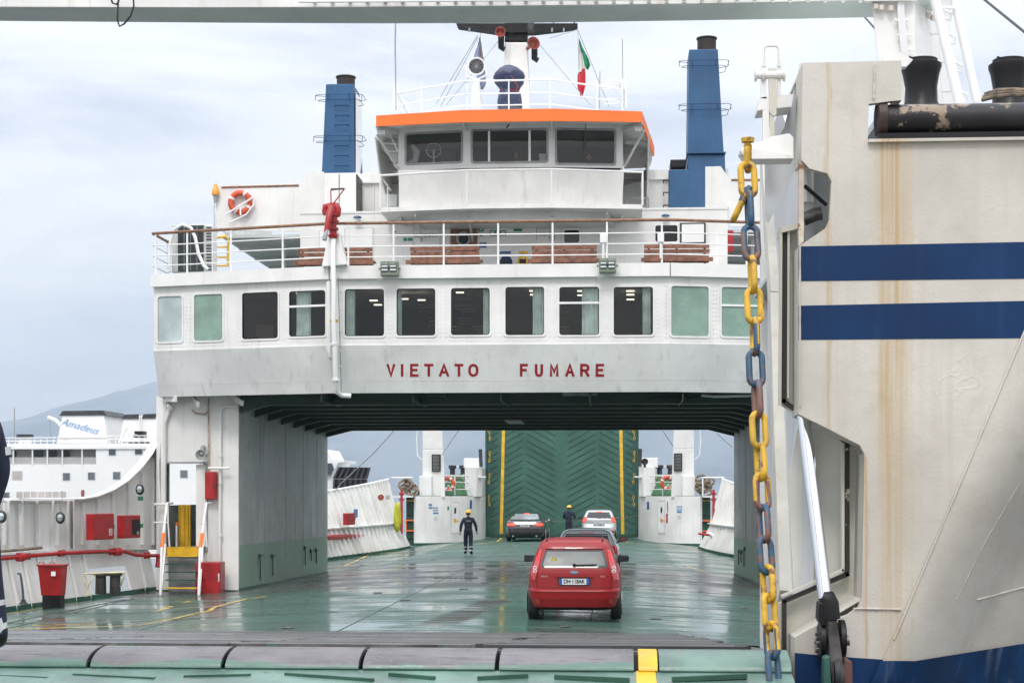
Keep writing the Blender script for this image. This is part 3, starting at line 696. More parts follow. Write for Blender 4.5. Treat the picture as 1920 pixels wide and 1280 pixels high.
# red tapered bin
a = P(95, 1118, 35.2); T = thing('sand_bin', 'red tapering sand bin standing against the left bulwark', 'bin', (a.x, a.y, a.z))
def fr(px0, px1, py, Y, dep): A, B = P(px0, py, Y), P(px1, py, Y); return [A, B, B+Vector((0, dep, 0)), A+Vector((0, dep, 0))]
t4, b4 = fr(70, 115, 1058, 35.0, .42), fr(77, 114, 1116, 35.1, .3)
MB().add(t4+b4, [(0, 1, 2, 3), (4, 7, 6, 5), (0, 4, 5, 1), (1, 5, 6, 2), (2, 6, 7, 3), (3, 7, 4, 0)]).build('body', RED, T, bevel=.01)
p = P(100, 1075, 34.97); MB().box(p.x-.05, p.x+.05, p.y-.002, p.y+.002, p.z-.05, p.z+.05).build('label_plate', SIGNW, T)
for px in (78, 98): MB().tube([P(px-5, 1057, 34.98), P(px-5, 1054, 34.98), P(px+5, 1054, 34.98), P(px+5, 1057, 34.98)], .01, 6).build('handle', RED, T)
MB().box(t4[0].x-.02, t4[1].x+.02, 34.97, 35.44, t4[0].z-.03, t4[0].z+.0).build('lid', RED, T, bevel=.006)
MB().box(b4[0].x+.02, b4[1].x-.02, 35.12, 35.4, -.5, b4[0].z).build('stand', BLK, T)
# red fire main with valves
T = thing('fire_main_pipe', 'red fire main pipe with valves running along the left bulwark', 'pipe', P(150, 1042, 36))
PWf = ((WA[0]+.60, WA[1]-.1), (WB[0]+.60, WB[1]-.1))
def FPp(px, py): return PF(px, py, *PWf)
MB().tube([FPp(*p) for p in [(-30, 1050), (10, 1046), (50, 1042), (110, 1037), (180, 1034), (232, 1033), (255, 1040), (275, 1041), (300, 1041)]], .045, 10).build('pipe', RED, T, smooth=True)
for px, py in ((38, 1044), (220, 1034)): MB().tube([FPp(px-5, py), FPp(px-4, py), FPp(px+4, py), FPp(px+5, py)], [.05, .10, .10, .05], 12).build('valve', RED, T, smooth=30)
for px, py in ((46, 1043), (112, 1037), (207, 1034), (273, 1041)):
    MB().box(FPp(px, py).x-.03, FPp(px, py).x+.03, FPp(px, py).y-.05, FPp(px, py).y+.3, FPp(px, py+6).z, FPp(px, py-6).z).build('clamp', RED, T)
MB().tube([FPp(297, 1041), FPp(297, 1052), FPp(295, 1062)], .06, 10).build('valve', RED, T, smooth=True)
MB().tube([FPp(0, 1033), FPp(78, 1026)], .035, 8).build('wooden_pole', ROPE, T, smooth=True)
# bulkhead lamps
lamp0 = None
def bulk_lamp(p, k, label):
    T = thing('bulkhead_lamp', label, 'lamp', p, 'round bulkhead lamps with guards on the left bulwark')
    r = []
    for mb, nm, mt in ((MB().lathe([(.16, .0), (.17, -.05), (.13, -.09), (.001, -.09)], (0, 0, 0), 'Y', 20), 'housing', DARK), (MB().lathe([(.10, -.09), (.095, -.13), (.06, -.16), (.001, -.17)], (0, 0, 0), 'Y', 18), 'lens', FROSTW)):
        o = mb.build(nm, mt, None, origin=(0, 0, 0), smooth=30); o.parent = T
    o = MB().tube([(-.1, -.1, 0), (-.08, -.18, 0), (.08, -.18, 0), (.1, -.1, 0)], .012, 6).build('guard', GREYM, None, origin=(0, 0, 0)); o.parent = T
    o = MB().tube([(0, 0, .15), (0, -.02, .3), (.06, -.02, .45), (.04, 0, .75)], .014, 6).build('cable', GREYM, None, origin=(0, 0, 0)); o.parent = T
    for c in bpy.data.objects:
        if c.parent == T: c.scale = (.66, .66, .85)
bulk_lamp(PF(114, 970, *PW), 0, 'grey round bulkhead lamp left of the first red fire cabinet')
bulk_lamp(PF(263, 917, *PW), 1, 'dark round bulkhead lamp above the small green exit sign')
bulk_lamp(PF(4, 968, *PW), 2, 'round bulkhead lamp at the left edge beside the man')
# exit signs
for k, py in enumerate((934, 985)):
    a = PF(258, py+4, *PW); b = PF(268, py-4, *PW); d = (b-a); d.z = 0
    o = MB().prism([a, a+d, b, b-d], Vector((.01, -.02, 0))).build('exit_sign', SIGNG); tag(o, 'small green exit sign %s' % ('below the dark bulkhead lamp' if k == 0 else 'right of the red fire box with black window'), 'sign', 'green exit signs on the left bulwark')
    q = a.lerp(b, .5)+Vector((.012, -.026, 0)); s = MB().tube([q+Vector((-.12, -.001, 0)), q+Vector((.12, 0, 0))], .012, 5); s.tube([q+Vector((.05, 0, .05)), q+Vector((.12, 0, 0)), q+Vector((.05, 0, -.05))], .012, 5)
    s2_ = s.build('arrow', SIGNW, None, origin=o.location); s2_.parent = o
# freeing-port bitts and yellow rail
T = thing('mooring_bitts', 'pair of dark bitts standing in the opening at the foot of the left bulwark', 'bollards', P(200, 1112, 36.3))
for px in (189, 216):
    p = P(px, 1113, 36.9); MB().lathe([(.13, 0), (.12, .42), (.17, .43), (.17, .5), (.001, .5)], p, n=16).build('bitt', paint('bitt_black', (.035, .03, .025), .5, .2, 6, rust=.4), T, smooth=35)
MB().tube([P(162, 1118, 36.2), P(158, 1077, 36.2), P(158, 1075, 36.2), P(234, 1072, 36.4), P(232, 1080, 36.4), P(226, 1098, 36.6)], .022, 8).build('pale_rail', paint('faded_yellow_white', (.62, .54, .34), .5, .15, 6, rust=.3), T, smooth=True)
MB().tube([P(161, 1105, 36.2), P(178, 1078, 36.25)], .018, 8).build('brace', MATS['faded_yellow_white'], T)
T = thing('standpipe', 'thin blue standpipe with a small tap beside the red sand bin', 'pipe', P(43, 1131, 35))
MB().tube([P(44, 1131, 35), P(43, 1110, 35), P(40, 1085, 35), P(38, 1075, 35), P(33, 1075, 35)], .028, 8).build('pipe', paint('standpipe_blue', (.05, .09, .13), .5), T, smooth=True)
MB().lathe([(.12, 0), (.05, .06), (.05, .1)], P(44, 1132, 35), n=12).build('foot', DARK, T)
# ================================================================== BRIDGE SUPERSTRUCTURE
FA, FB, FC, FD = (-8.94, 40.2), (-4.15, 39.0), (4.15, 39.0), (8.94, 40.2)
facets = [(FA, FB), (FB, FC), (FC, FD)]
BR = thing('bridge_superstructure', 'white bridge block spanning the car deck, row of big windows over red lettering', 'superstructure', (0, 39.2, 4.7))
ZB, ZM, ZT, ZD = 4.73, 5.88, 7.5, 7.82
wins = [(0, 295, 343, 553, 643, 'w', None, None), (0, 363, 419, 549, 641, 'g', None, None), (0, 453, 523, 545, 638, 'd', None, None), (0, 541, 612, 542, 633, 'd', 575, (.15, .55)),
        (1, 645, 722, 540, 632, 'd', None, (0, .26)), (1, 742, 818, 539, 631, 'd', None, (0, .14)), (1, 844, 920, 538, 630, 'd', None, (.80, 1)), (1, 946, 1022, 536, 630, 'd', None, (.68, 1)),
        (1, 1047, 1125, 536, 630, 'd', 568, (.55, 1)), (1, 1149, 1226, 536, 630, 'd', None, (.72, .94)), (2, 1254, 1330, 536, 631, 'g', None, None), (2, 1351, 1430, 538, 632, 'g', 572, None)]
def upl(A, B, p): return math.hypot(p.x-A[0], p.y-A[1])
for fi, (A, B) in enumerate(facets):
    hs = []; data = []
    for w_ in wins:
        if w_[0] != fi: continue
        a, b = PF(w_[1], w_[4], A, B), PF(w_[2], w_[3], A, B)
        hs.append((upl(A, B, a), upl(A, B, b), a.z, b.z)); data.append(w_)
    MB().wall(A, B, ZM, ZT, .07, hs).build('window_wall', WHITE, BR)
    d = Vector((B[0]-A[0], B[1]-A[1], 0)).normalized(); nb_ = Vector((-d.y, d.x, 0))
    a3, b3 = Vector((A[0], A[1], 0)), Vector((B[0], B[1], 0)); up = Vector((0, 0, 1))
    # lower band leans in towards its lower edge
    MB().add([a3+up*ZB+nb_*.34, b3+up*ZB+nb_*.34, b3+up*ZM-nb_*.02, a3+up*ZM-nb_*.02, a3+up*ZB+nb_*.40, b3+up*ZB+nb_*.40, b3+up*ZM+nb_*.08, a3+up*ZM+nb_*.08],
             [(0,1,2,3),(7,6,5,4),(0,4,5,1),(1,5,6,2),(2,6,7,3),(3,7,4,0)]).build('lower_band', OFFW, BR)
    for k, (h, w_) in enumerate(zip(hs, data)):
        u0_, u1_, z0, z1 = h
        def Q(u, z, dpt): return a3+d*u+nb_*dpt+up*z
        o = rrect(u0_, u1_, z0, z1, .002); i_ = rrect(u0_+.022, u1_-.022, z0+.022, z1-.022, .07)
        fo = rrect(u0_-.022, u1_+.022, z0-.022, z1+.022, .085)
        fr_ = MB().ring([Q(u, z, -.022) for u, z in fo], [Q(u, z, -.022) for u, z in i_], nb_*.03).build('window', WHITE, BR)
        if w_[5] == 'd':
            MB().prism([Q(u, z, .015) for u, z in i_], nb_*.012).build('pane', GLASS, fr_)
            gk = MB().ring([Q(u, z, -.004) for u, z in rrect(u0_+.018, u1_-.018, z0+.018, z1-.018, .07)], [Q(u, z, -.004) for u, z in rrect(u0_+.04, u1_-.04, z0+.04, z1-.04, .055)], nb_*.018).build('rubber_seal', RUBBER, fr_)
            if w_[7]:
                c0, c1 = w_[7]; W_ = u1_-u0_; mb = MB(); n_ = 26; top = []; 
                vs_ = []
                for i in range(n_+1):
                    f = i/n_; u = u0_+W_*(c0+(c1-c0)*f)
                    for j in range(5):
                        g_ = j/4; pinch = .92+.08*abs(g_-.4); uu = u0_+W_*((c0+c1)/2)+(u-(u0_+W_*(c0+c1)/2))*pinch
                        vs_.append(Q(uu, z0-.03+(z1-z0+.02)*g_, .10+.03*math.sin(f*26+g_*.8)))
                mb.add(vs_, [(i*5+j, (i+1)*5+j, (i+1)*5+j+1, i*5+j+1) for i in range(n_) for j in range(4)])
                mb.build('curtain', CURT, fr_, smooth=60)
        else:
            MB().prism([Q(u, z, .012) for u, z in i_], nb_*.02).build('frosted_pane', FROSTG if w_[5] == 'g' else FROSTW, fr_)
        if w_[6]:
            zz = PF(w_[1], w_[6], A, B).z; MB().prism([Q(u0_, zz-.025, -.015), Q(u1_, zz-.025, -.015), Q(u1_, zz+.025, -.015), Q(u0_, zz+.025, -.015)], nb_*.05).build('glazing_bar', WHITE2, fr_)
        bo = MB()
        for f in range(13):
            for uu in (u0_-.10, u1_+.10):
                q = Q(uu, z0+(z1-z0)*f/12, -.004); bo.box(q.x-.011, q.x+.011, q.y-.01, q.y+.01, q.z-.011, q.z+.011)
        for f in range(11):
            q = Q(u0_+(u1_-u0_)*f/10, z0-.10, -.004); bo.box(q.x-.011, q.x+.011, q.y-.01, q.y+.01, q.z-.011, q.z+.011)
        bb = bo.build('bolt_row', WHITE, fr_); bb['kind'] = 'stuff'
    MB().add([a3+up*5.02+nb_*.245, b3+up*5.02+nb_*.245, b3+up*5.03+nb_*.242, a3+up*5.03+nb_*.242, a3+up*5.02+nb_*.27, b3+up*5.02+nb_*.27, b3+up*5.03+nb_*.27, a3+up*5.03+nb_*.27], [(0,1,2,3),(7,6,5,4),(0,4,5,1),(1,5,6,2),(2,6,7,3),(3,7,4,0)]).build('weld_seam', OFFW, BR)
    # deck edge fascia
    e = .14
    MB().prism([a3-nb_*e+up*ZT, b3-nb_*e+up*ZT, b3-nb_*e+up*ZD, a3-nb_*e+up*ZD], nb_*.36).build('deck_edge', WHITE, BR)
# sides, floor, rear
for s_ in (-1, 1):
    MB().prism([(s_*8.94, 40.26, ZD-.01), (s_*8.94, 40.26, ZM), (s_*8.94, 40.66, ZB), (s_*8.94, 50.3, ZB), (s_*8.94, 50.3, ZD-.01)], (-s_*.06, 0, 0)).build('side_wall', WHITE, BR)
MB().prism([(-8.6, 40.4, 7.76), (-4.1, 39.25, 7.76), (4.1, 39.25, 7.76), (8.6, 40.4, 7.76), (8.6, 50.3, 7.76), (-8.6, 50.3, 7.76)], (0, 0, .05)).build('upper_deck', paint('upper_deck_grey', (.20, .22, .21), .6), BR)
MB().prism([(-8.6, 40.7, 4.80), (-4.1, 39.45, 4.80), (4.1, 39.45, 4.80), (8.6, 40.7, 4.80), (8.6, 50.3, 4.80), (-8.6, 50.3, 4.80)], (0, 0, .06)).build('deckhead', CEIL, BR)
MB().box(-8.85, 8.85, 50.3, 50.4, 4.3, 7.8).build('rear_wall', WHITE, BR)
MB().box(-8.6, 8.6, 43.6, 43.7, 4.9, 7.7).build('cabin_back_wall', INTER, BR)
MB().box(-8.55, 8.55, 40.45, 43.55, 7.60, 7.66).build('cabin_ceiling', paint('cabin_ceiling_pale', (.62, .60, .56), .6, .05), BR)
for cx_, cw, ch_ in ((-6.4, .5, 6.7), (-2.9, .35, 6.45), (-.3, .5, 6.6), (1.5, .3, 6.5), (3.1, .45, 6.4), (-4.6, .3, 6.5)): MB().box(cx_-cw/2, cx_+cw/2, 41.6, 41.7, 5.5, ch_).build('cabin_panel', paint('cabin_panel_brown', (.34, .24, .18), .6), BR, bevel=.05)
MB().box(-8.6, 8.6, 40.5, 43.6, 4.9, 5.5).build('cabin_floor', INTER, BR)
LAMP = emis('lit_ceiling_lamp', (1, .86, .66), 2.5)
for k, (px, py, Y) in enumerate([(1182, 545, 40.5), (1182, 552, 41.5), (1182, 561, 42.6), (1090, 545, 40.5), (1090, 553, 41.5), (1000, 545, 40.8), (1001, 552, 41.8), (700, 563, 41), (708, 571, 42), (562, 549, 41.2), (862, 548, 41.5), (758, 560, 42.4), (790, 562, 42.4)]):
    p = P(px, py, Y); MB().box(p.x-.10, p.x+.10, Y, Y+.1, p.z-.012, p.z+.012).build('ceiling_lamp', LAMP, BR)
BLIND = paint('blind_slats', (.30, .24, .19), .6, .1, 4)
for px0, px1, py in [(783, 815, 572), (788, 818, 576), (783, 818, 584), (853, 886, 573), (858, 890, 579), (862, 894, 584), (845, 858, 612), (845, 860, 618), (885, 915, 612), (890, 918, 618), (895, 918, 623), (1048, 1063, 577), (1050, 1065, 583), (1048, 1070, 613), (1050, 1073, 618), (800, 818, 596), (803, 818, 602), (803, 818, 608), (860, 886, 555), (860, 888, 560), (858, 885, 596), (860, 886, 601), (858, 884, 607)]:
    a, b = P(px0, py, 42.2), P(px1, py, 42.2); MB().box(a.x, b.x, 42.2, 42.3, a.z-.015, a.z+.015).build('seat_slat', BLIND, BR)
# beams of the deckhead with haunches
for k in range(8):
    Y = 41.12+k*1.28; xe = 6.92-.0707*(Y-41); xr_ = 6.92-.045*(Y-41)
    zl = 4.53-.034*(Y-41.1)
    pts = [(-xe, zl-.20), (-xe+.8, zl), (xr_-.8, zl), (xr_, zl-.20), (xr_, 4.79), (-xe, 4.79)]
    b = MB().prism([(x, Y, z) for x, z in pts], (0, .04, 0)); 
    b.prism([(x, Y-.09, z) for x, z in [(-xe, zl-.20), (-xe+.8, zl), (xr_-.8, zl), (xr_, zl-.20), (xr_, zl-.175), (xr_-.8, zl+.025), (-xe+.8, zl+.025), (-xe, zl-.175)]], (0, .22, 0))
    b.build('ceiling_beam', CEIL, BR); MB().prism([(x, Y-.094, z) for x, z in [(-xe, zl-.202), (-xe+.8, zl-.002), (xr_-.8, zl-.002), (xr_, zl-.202), (xr_, zl-.190), (xr_-.8, zl+.010), (-xe+.8, zl+.010), (-xe, zl-.190)]], (0, .004, 0)).build('beam_edge_glint', paint('lit_beam_edge', (.16, .22, .19), .4, .2, 3, rust=.3, rustcol=(.03, .07, .05)), BR)  # paler strip paints the light caught along the flange's front edge
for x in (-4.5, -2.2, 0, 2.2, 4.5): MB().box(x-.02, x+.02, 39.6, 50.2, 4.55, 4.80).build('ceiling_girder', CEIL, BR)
MB().box(X(1055, 40.6), X(1120, 40.6), 40.6, 40.8, Z(742, 40.6), Z(735, 40.6)).build('ceiling_light', GREYM, BR)
MB().box(X(776, 40.6), X(836, 40.6), 40.6, 40.8, Z(743, 40.6), Z(736, 40.6)).build('ceiling_light', DGREEN, BR)
MB().tube([P(1315, 741, 40.3), P(1340, 743, 40.3), P(1430, 741, 40.3)], .035, 8).build('ceiling_pipe', SOFF, BR, smooth=True)
MB().tube([P(1215, 750, 41), P(1300, 747, 41), P(1430, 746, 41)], .03, 8).build('ceiling_pipe', CEIL, BR, smooth=True)
p = P(968, 780, 46); MB().box(p.x-.28, p.x+.18, 45, 47, 4.29, 4.325).build('ceiling_vent', GREYM, BR)
# lettering: strokes on the leaning lower band
def band(px, py, out=.012):
    d = ray(px, py); zt = None
    t_ = 39.0/d.y
    for _ in range(6):
        p = CAM+d*t_; f = (ZM-p.z)/(ZM-ZB); Yp = 39.0-.02+.36*f-out; t_ = Yp/d.y
    return CAM+d*t_
LT = {'V': [[(0, 1), (.5, 0), (1, 1)]], 'I': [[(.5, 0), (.5, 1)]], 'E': [[(1, 1), (0, 1), (0, 0), (1, 0)], [(0, .52), (.85, .52)]], 'T': [[(0, 1), (1, 1)], [(.5, 1), (.5, 0)]],
      'A': [[(0, 0), (.5, 1), (1, 0)], [(.2, .32), (.8, .32)]], 'F': [[(0, 0), (0, 1), (1, 1)], [(0, .52), (.8, .52)]],
      'O': [[(.5+.5*math.cos(R(a)), .5+.5*math.copysign(abs(math.sin(R(a)))**.8, math.sin(R(a)))) for a in range(0, 361, 20)]],
      'U': [[(0, 1), (0, .3), (.12, .08), (.35, 0), (.65, 0), (.88, .08), (1, .3), (1, 1)]], 'M': [[(0, 0), (0, 1), (.5, .35), (1, 1), (1, 0)]],
      'R': [[(0, 0), (0, 1), (.7, 1), (.95, .9), (1, .74), (.95, .58), (.7, .48), (0, .48)], [(.55, .48), (1, 0)]]}
def letter(ch, x0, x1, yt, yb, sw=.062, parent=BR, m=REDT):
    mb = MB(); xa, xb = x0+2.2, x1-2.2; ya, yb_ = yt+2.2, yb-2.2
    if ch == 'I': xa = xb = (x0+x1)/2
    for k, st in enumerate(LT[ch]):
        pts = [band(xa+(xb-xa)*(u if ch != 'I' else 0), yb_+(ya-yb_)*v, .003+.0008*k) for u, v in st]
        # ribbon with mitred joints
        n = len(pts); clos = (pts[0]-pts[-1]).length < .01; Ls = []; Rs = []
        if clos: pts = pts[:-1]; n -= 1
        for i, p in enumerate(pts):
            a = pts[i-1] if (i or clos) else p; c_ = pts[(i+1) % n] if (i < n-1 or clos) else p
            d1 = (p-a); d2 = (c_-p); d1 = d1.normalized() if d1.length > 1e-6 else d2.normalized(); d2 = d2.normalized() if d2.length > 1e-6 else d1
            N1 = Vector((-d1.z, 0, d1.x)); N2 = Vector((-d2.z, 0, d2.x)); N_ = (N1+N2); N_ = N_.normalized() if N_.length > .2 else N1.copy()
            k_ = min(1.9, 1/max(.45, N_.x*N1.x+N_.z*N1.z)); e1 = p; N1n = N_.copy(); N_.y = -.313*N_.z
            if not clos and i == 0 and ch in 'EFTARIU': e1 = p-d2*(sw*.5 if ch in 'EFT' else sw*.4)
            if not clos and i == n-1: e1 = p+d1*sw*.4
            if not clos and i == 0: e1 = p-d2*sw*.4
            Ls.append(e1+N_*sw/2*k_); Rs.append(e1-N_*sw/2*k_)
        segs = n if clos else n-1; o = Vector((0, -.0015, 0))
        for i in range(segs):
            j = (i+1) % n; q = [Ls[i], Ls[j], Rs[j], Rs[i]]
            mb.add([v+o for v in q]+q, [(0,1,2,3),(0,4,5,1),(2,6,7,3),(1,5,6,2),(0,3,7,4)])
    mb.build('letter', m, parent)['label'] = 'red painted letter '+ch
for ch, x0, x1 in [('V', 725, 741), ('I', 751, 757), ('E', 769, 785), ('T', 795, 813), ('A', 823, 842), ('T', 852, 869), ('O', 878, 897), ('F', 975, 990), ('U', 1003, 1018), ('M', 1031, 1047), ('A', 1060, 1077), ('R', 1088, 1105), ('E', 1117, 1133)]:
    letter(ch, x0, x1, 682, 706)

# ---------------- front railing of the upper deck
rt = thing('deck_railing', 'white deck railing with brown wooden top rail above the row of big windows', 'railing', (0, 39.1, 7.8))
railp = lambda px, py: None
E = .06
RA, RB, RC, RD = (-8.94, 40.2-E), (-4.15, 39-E), (4.15, 39-E), (8.94, 40.2-E)
ZR = 8.87
def rline(z): return [Vector((p[0], p[1], z)) for p in (RA, RB, RC, RD)]
MB().tube([(-8.94, 45.5, ZR)]+rline(ZR)+[(8.94, 45.5, ZR)], .038, 8).build('top_rail', WOODR, rt, smooth=30)
for z in (8.04, 8.30, 8.56): MB().tube([(-8.94, 45.5, z)]+rline(z)+[(8.94, 45.5, z)], .016, 6).build('rail', WHITE2, rt, smooth=30)
def onf(px):
    for A, B in ((RA, RB), (RB, RC), (RC, RD)):
        p = PF(px, 500, A, B)
        if A[0]-.01 <= p.x <= B[0]+.01: return p
for px in (292, 351, 433, 530, 653, 738, 832, 934, 1036, 1138, 1241, 1344, 1400):
    p = onf(px)
    if p: MB().box(p.x-.022, p.x+.022, p.y-.012, p.y+.012, 7.80, ZR).build('post', WHITE2, rt)
for s_ in (-1, 1):
    for Y in (41.5, 43, 44.5): MB().box(s_*8.94-.02, s_*8.94+.02, Y-.02, Y+.02, 7.8, ZR).build('post', WHITE2, rt)
# ---------------- boat deck house
DY = 44.3
dh = thing('upper_deckhouse', 'white upper deckhouse wall with doors, notices and small windows behind the benches', 'deckhouse', (0, DY, 7.8))
def D(px, py, Y=DY): return P(px, py, Y)
dw0 = X(563, DY)
hol = []
dwin = [(660, 687, 437, 480), (1057, 1087, 432, 457), (1228, 1271, 425, 457)]
for a, b, c, d_ in dwin: hol.append((X(a, DY)-dw0, X(b, DY)-dw0, Z(d_, DY), Z(c, DY)))
MB().wall((dw0, DY), (X(1364, DY), DY), 7.81, Z(397, DY), .06, hol).build('front_wall', WHITE, dh)
MB().box(dw0, dw0+.05, DY+.06, 51, 7.81, Z(397, DY)).build('side_wall', WHITE, dh)
MB().box(X(1364, DY)-.05, X(1364, DY), DY+.06, 51, 7.81, Z(397, DY)).build('side_wall', WHITE, dh)
zr = Z(397, DY); MB().box(dw0, X(1364, DY), DY-.02, 51, zr, zr+.06).build('roof', WHITE, dh)
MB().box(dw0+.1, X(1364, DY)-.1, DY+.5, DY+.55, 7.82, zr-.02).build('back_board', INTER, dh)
for k, (a, b, c, d_) in enumerate(dwin):
    o = rrect(X(a-2, DY), X(b+2, DY), Z(d_+2, DY), Z(c-2, DY), .08); i_ = rrect(X(a, DY)+.01, X(b, DY)-.01, Z(d_, DY)+.01, Z(c, DY)-.01, .06)
    f_ = MB().ring([(x, DY-.02, z) for x, z in o], [(x, DY-.02, z) for x, z in i_], (0, .05, 0)).build('window', WHITE2, dh)
    MB().prism([(x, DY+.015, z) for x, z in i_], (0, .01, 0)).build('pane', GLASSD, f_)
def door(px0, px1, py0, py1, m, nm='door', par=dh, Y=DY, proud=.03):
    b = MB().box(X(px0, Y), X(px1, Y), Y-proud, Y, Z(py1, Y), Z(py0, Y)).build(nm, m, par, bevel=.008)
    o = [(X(px0-2, Y), Z(py1+2, Y)), (X(px1+2, Y), Z(py1+2, Y)), (X(px1+2, Y), Z(py0-2, Y)), (X(px0-2, Y), Z(py0-2, Y))]
    i_ = [(X(px0, Y)+.0, Z(py1, Y)), (X(px1, Y), Z(py1, Y)), (X(px1, Y), Z(py0, Y)), (X(px0, Y), Z(py0, Y))]
    MB().ring([(x, Y-.015, z) for x, z in o], [(x, Y-.015, z) for x, z in i_], (0, .015, 0)).build('frame', SOFF, b)
    return b
FL = 512
door(600, 632, 430, FL, WHITE2); dp_ = door(777, 824, 427, FL, WHITE2)
text_obj('lettering', 'DEPOSITO', P(800, 442, DY-.036), .10, DARK, dp_)
door(648, 699, 426, FL, WHITE2).hide_render = False
bd = door(845, 895, 426, FL, WOOD)
c = P(869, 448, DY-.04); MB().lathe([(.20, 0), (.20, -.03), (.15, -.03), (.14, -.01), (.001, -.01)], c, 'Y', 20).build('porthole', GREYM, bd, smooth=30); MB().lathe([(.14, -.012), (.001, -.012)], c, 'Y', 20).build('porthole_glass', GLASSD, bd)
od = door(1276, 1322, 423, 459, WHITE2, 'open_hatch'); MB().ring([(x, DY-.035, z) for x, z in rrect(X(1275, DY), X(1323, DY), Z(460, DY), Z(422, DY), .01)], [(x, DY-.035, z) for x, z in rrect(X(1278, DY), X(1320, DY), Z(458, DY), Z(424, DY), .01)], (0, .005, 0)).build('seal', RUBBER, od)
# notices
def notice(px0, px1, py0, py1, m, inner=None, Y=DY, par=dh, nm='notice'):
    b = MB().box(X(px0, Y), X(px1, Y), Y-.014, Y, Z(py1, Y), Z(py0, Y)).build(nm, m, par)
    if inner:
        for (a, b_, c, d_, mm) in inner: MB().box(X(a, Y), X(b_, Y), Y-.017, Y-.014, Z(d_, Y), Z(c, Y)).build('print', mm, b)
    return b
notice(666, 685, 423, 433, SIGNW, [(668, 683, 425, 431, SIGNG)]); notice(752, 776, 443, 451, SIGNW, [(756, 764, 444, 450, SIGNG), (765, 774, 444, 450, SIGNG)])
notice(897, 907, 424, 434, SIGNG, [(900, 904, 427, 431, SIGNW)]); notice(898, 907, 436, 445, SIGNW, [(900, 905, 438, 443, SIGNG)]); notice(899, 912, 454, 464, SIGNB, [(901, 910, 456, 457, SIGNW), (901, 910, 460, 461, SIGNW)])
notice(918, 949, 432, 442, SIGNG, [(920, 927, 434, 440, SIGNW), (930, 937, 434, 440, SIGNW), (940, 947, 434, 440, SIGNW)])
notice(960, 979, 418, 428, DARK, [(963, 975, 421, 422, SIGNW), (963, 975, 425, 426, SIGNW)]); notice(963, 979, 429, 434, SIGNG)
notice(1006, 1030, 419, 450, SIGNW, [(1006, 1007, 419, 450, WOOD), (1029, 1030, 419, 450, WOOD), (1007, 1029, 419, 420, WOOD), (1010, 1026, 424, 425, GREYM), (1010, 1026, 430, 431, GREYM), (1010, 1024, 436, 437, GREYM), (1010, 1026, 442, 443, GREYM)])
notice(735, 745, 428, 445, SIGNW, [(737, 743, 431, 434, RED)])
notice(937, 958, 466, 476, SIGNW, [(937, 958, 471, 476, SIGNB)]); notice(973, 990, 466, 476, SIGNW, [(973, 990, 471, 476, YEL)])
# wall lamps
for px, py in ((670, 408), (1248, 405)):
    T = thing('wall_lamp', 'small blue-capped wall lamp on the upper deckhouse, %s' % ('left of the wheelhouse' if px < 900 else 'right of the wheelhouse'), 'lamp', P(px, py, DY), 'blue-capped wall lamps')
    MB().lathe([(.001, .06), (.10, .03), (.12, -.01), (.06, -.02)], P(px, py, DY-.15), n=14).build('cap', BLUEF, T, smooth=True); MB().lathe([(.055, -.02), (.06, -.09), (.03, -.13), (.001, -.13)], P(px, py, DY-.15), n=12).build('globe', SIGNW, T, smooth=True)
    MB().tube([P(px, py, DY-.15), P(px, py-1, DY)], .02, 6).build('arm', WHITE, T)
# side bulwarks of the boat deck
WY = 44.3
def wingpoly(mir):
    pp = [(405, 347), (560, 344), (572, 333), (579, 322), (607, 322), (607, 397), (563, 397), (563, 434), (436, 432), (425, 436), (404, 420)]
    pts = [P(a, b, WY) for a, b in pp]
    return [Vector((-p.x, p.y, p.z)) if mir else p for p in pts]
for mir in (0, 1):
    T = thing('deck_side_screen', 'white %s-hand side screen of the boat deck%s' % (('right', ', mostly behind the hanging chain') if mir else ('left', ' with a red lifebuoy hung on it')), 'ship structure', (0+(8 if mir else -8), WY, 9.4))
    MB().prism(wingpoly(mir), (0, .05, 0)).build('screen', WHITE, T)
    s_ = 1 if mir else -1
    MB().box(*sorted((s_*8.1, s_*5.75)), WY+.05, 50.5, 9.42, 9.50).build('deck_slab', SOFF, T)
    MB().box(*sorted((s_*8.2, s_*8.12)), WY+.05, 50.5, 9.42, 10.8).build('outer_side', WHITE, T)
    MB().tube([Vector((s_*8.2, WY, Z(346, WY)+.02)), Vector((s_*(-X(560, WY)), WY, Z(344, WY)+.02))], .03, 6).build('wooden_rail', WOODR, T)
    for Y in (46, 48, 50): MB().bar((s_*8.1, Y, 9.36), (s_*5.8, Y, 9.36), .05, .12).build('deck_beam', SOFF, T)
    MB().tube([(s_*6.7, 45.6, 7.8), (s_*6.7, 45.6, 9.42)], .05, 8).build('pillar', WHITE, T, smooth=True)
# slot in the left screen edge
p0 = [P(a, b, WY-.012) for a, b in [(403, 380), (413, 382), (417, 388), (417, 400), (412, 406), (403, 404)]]
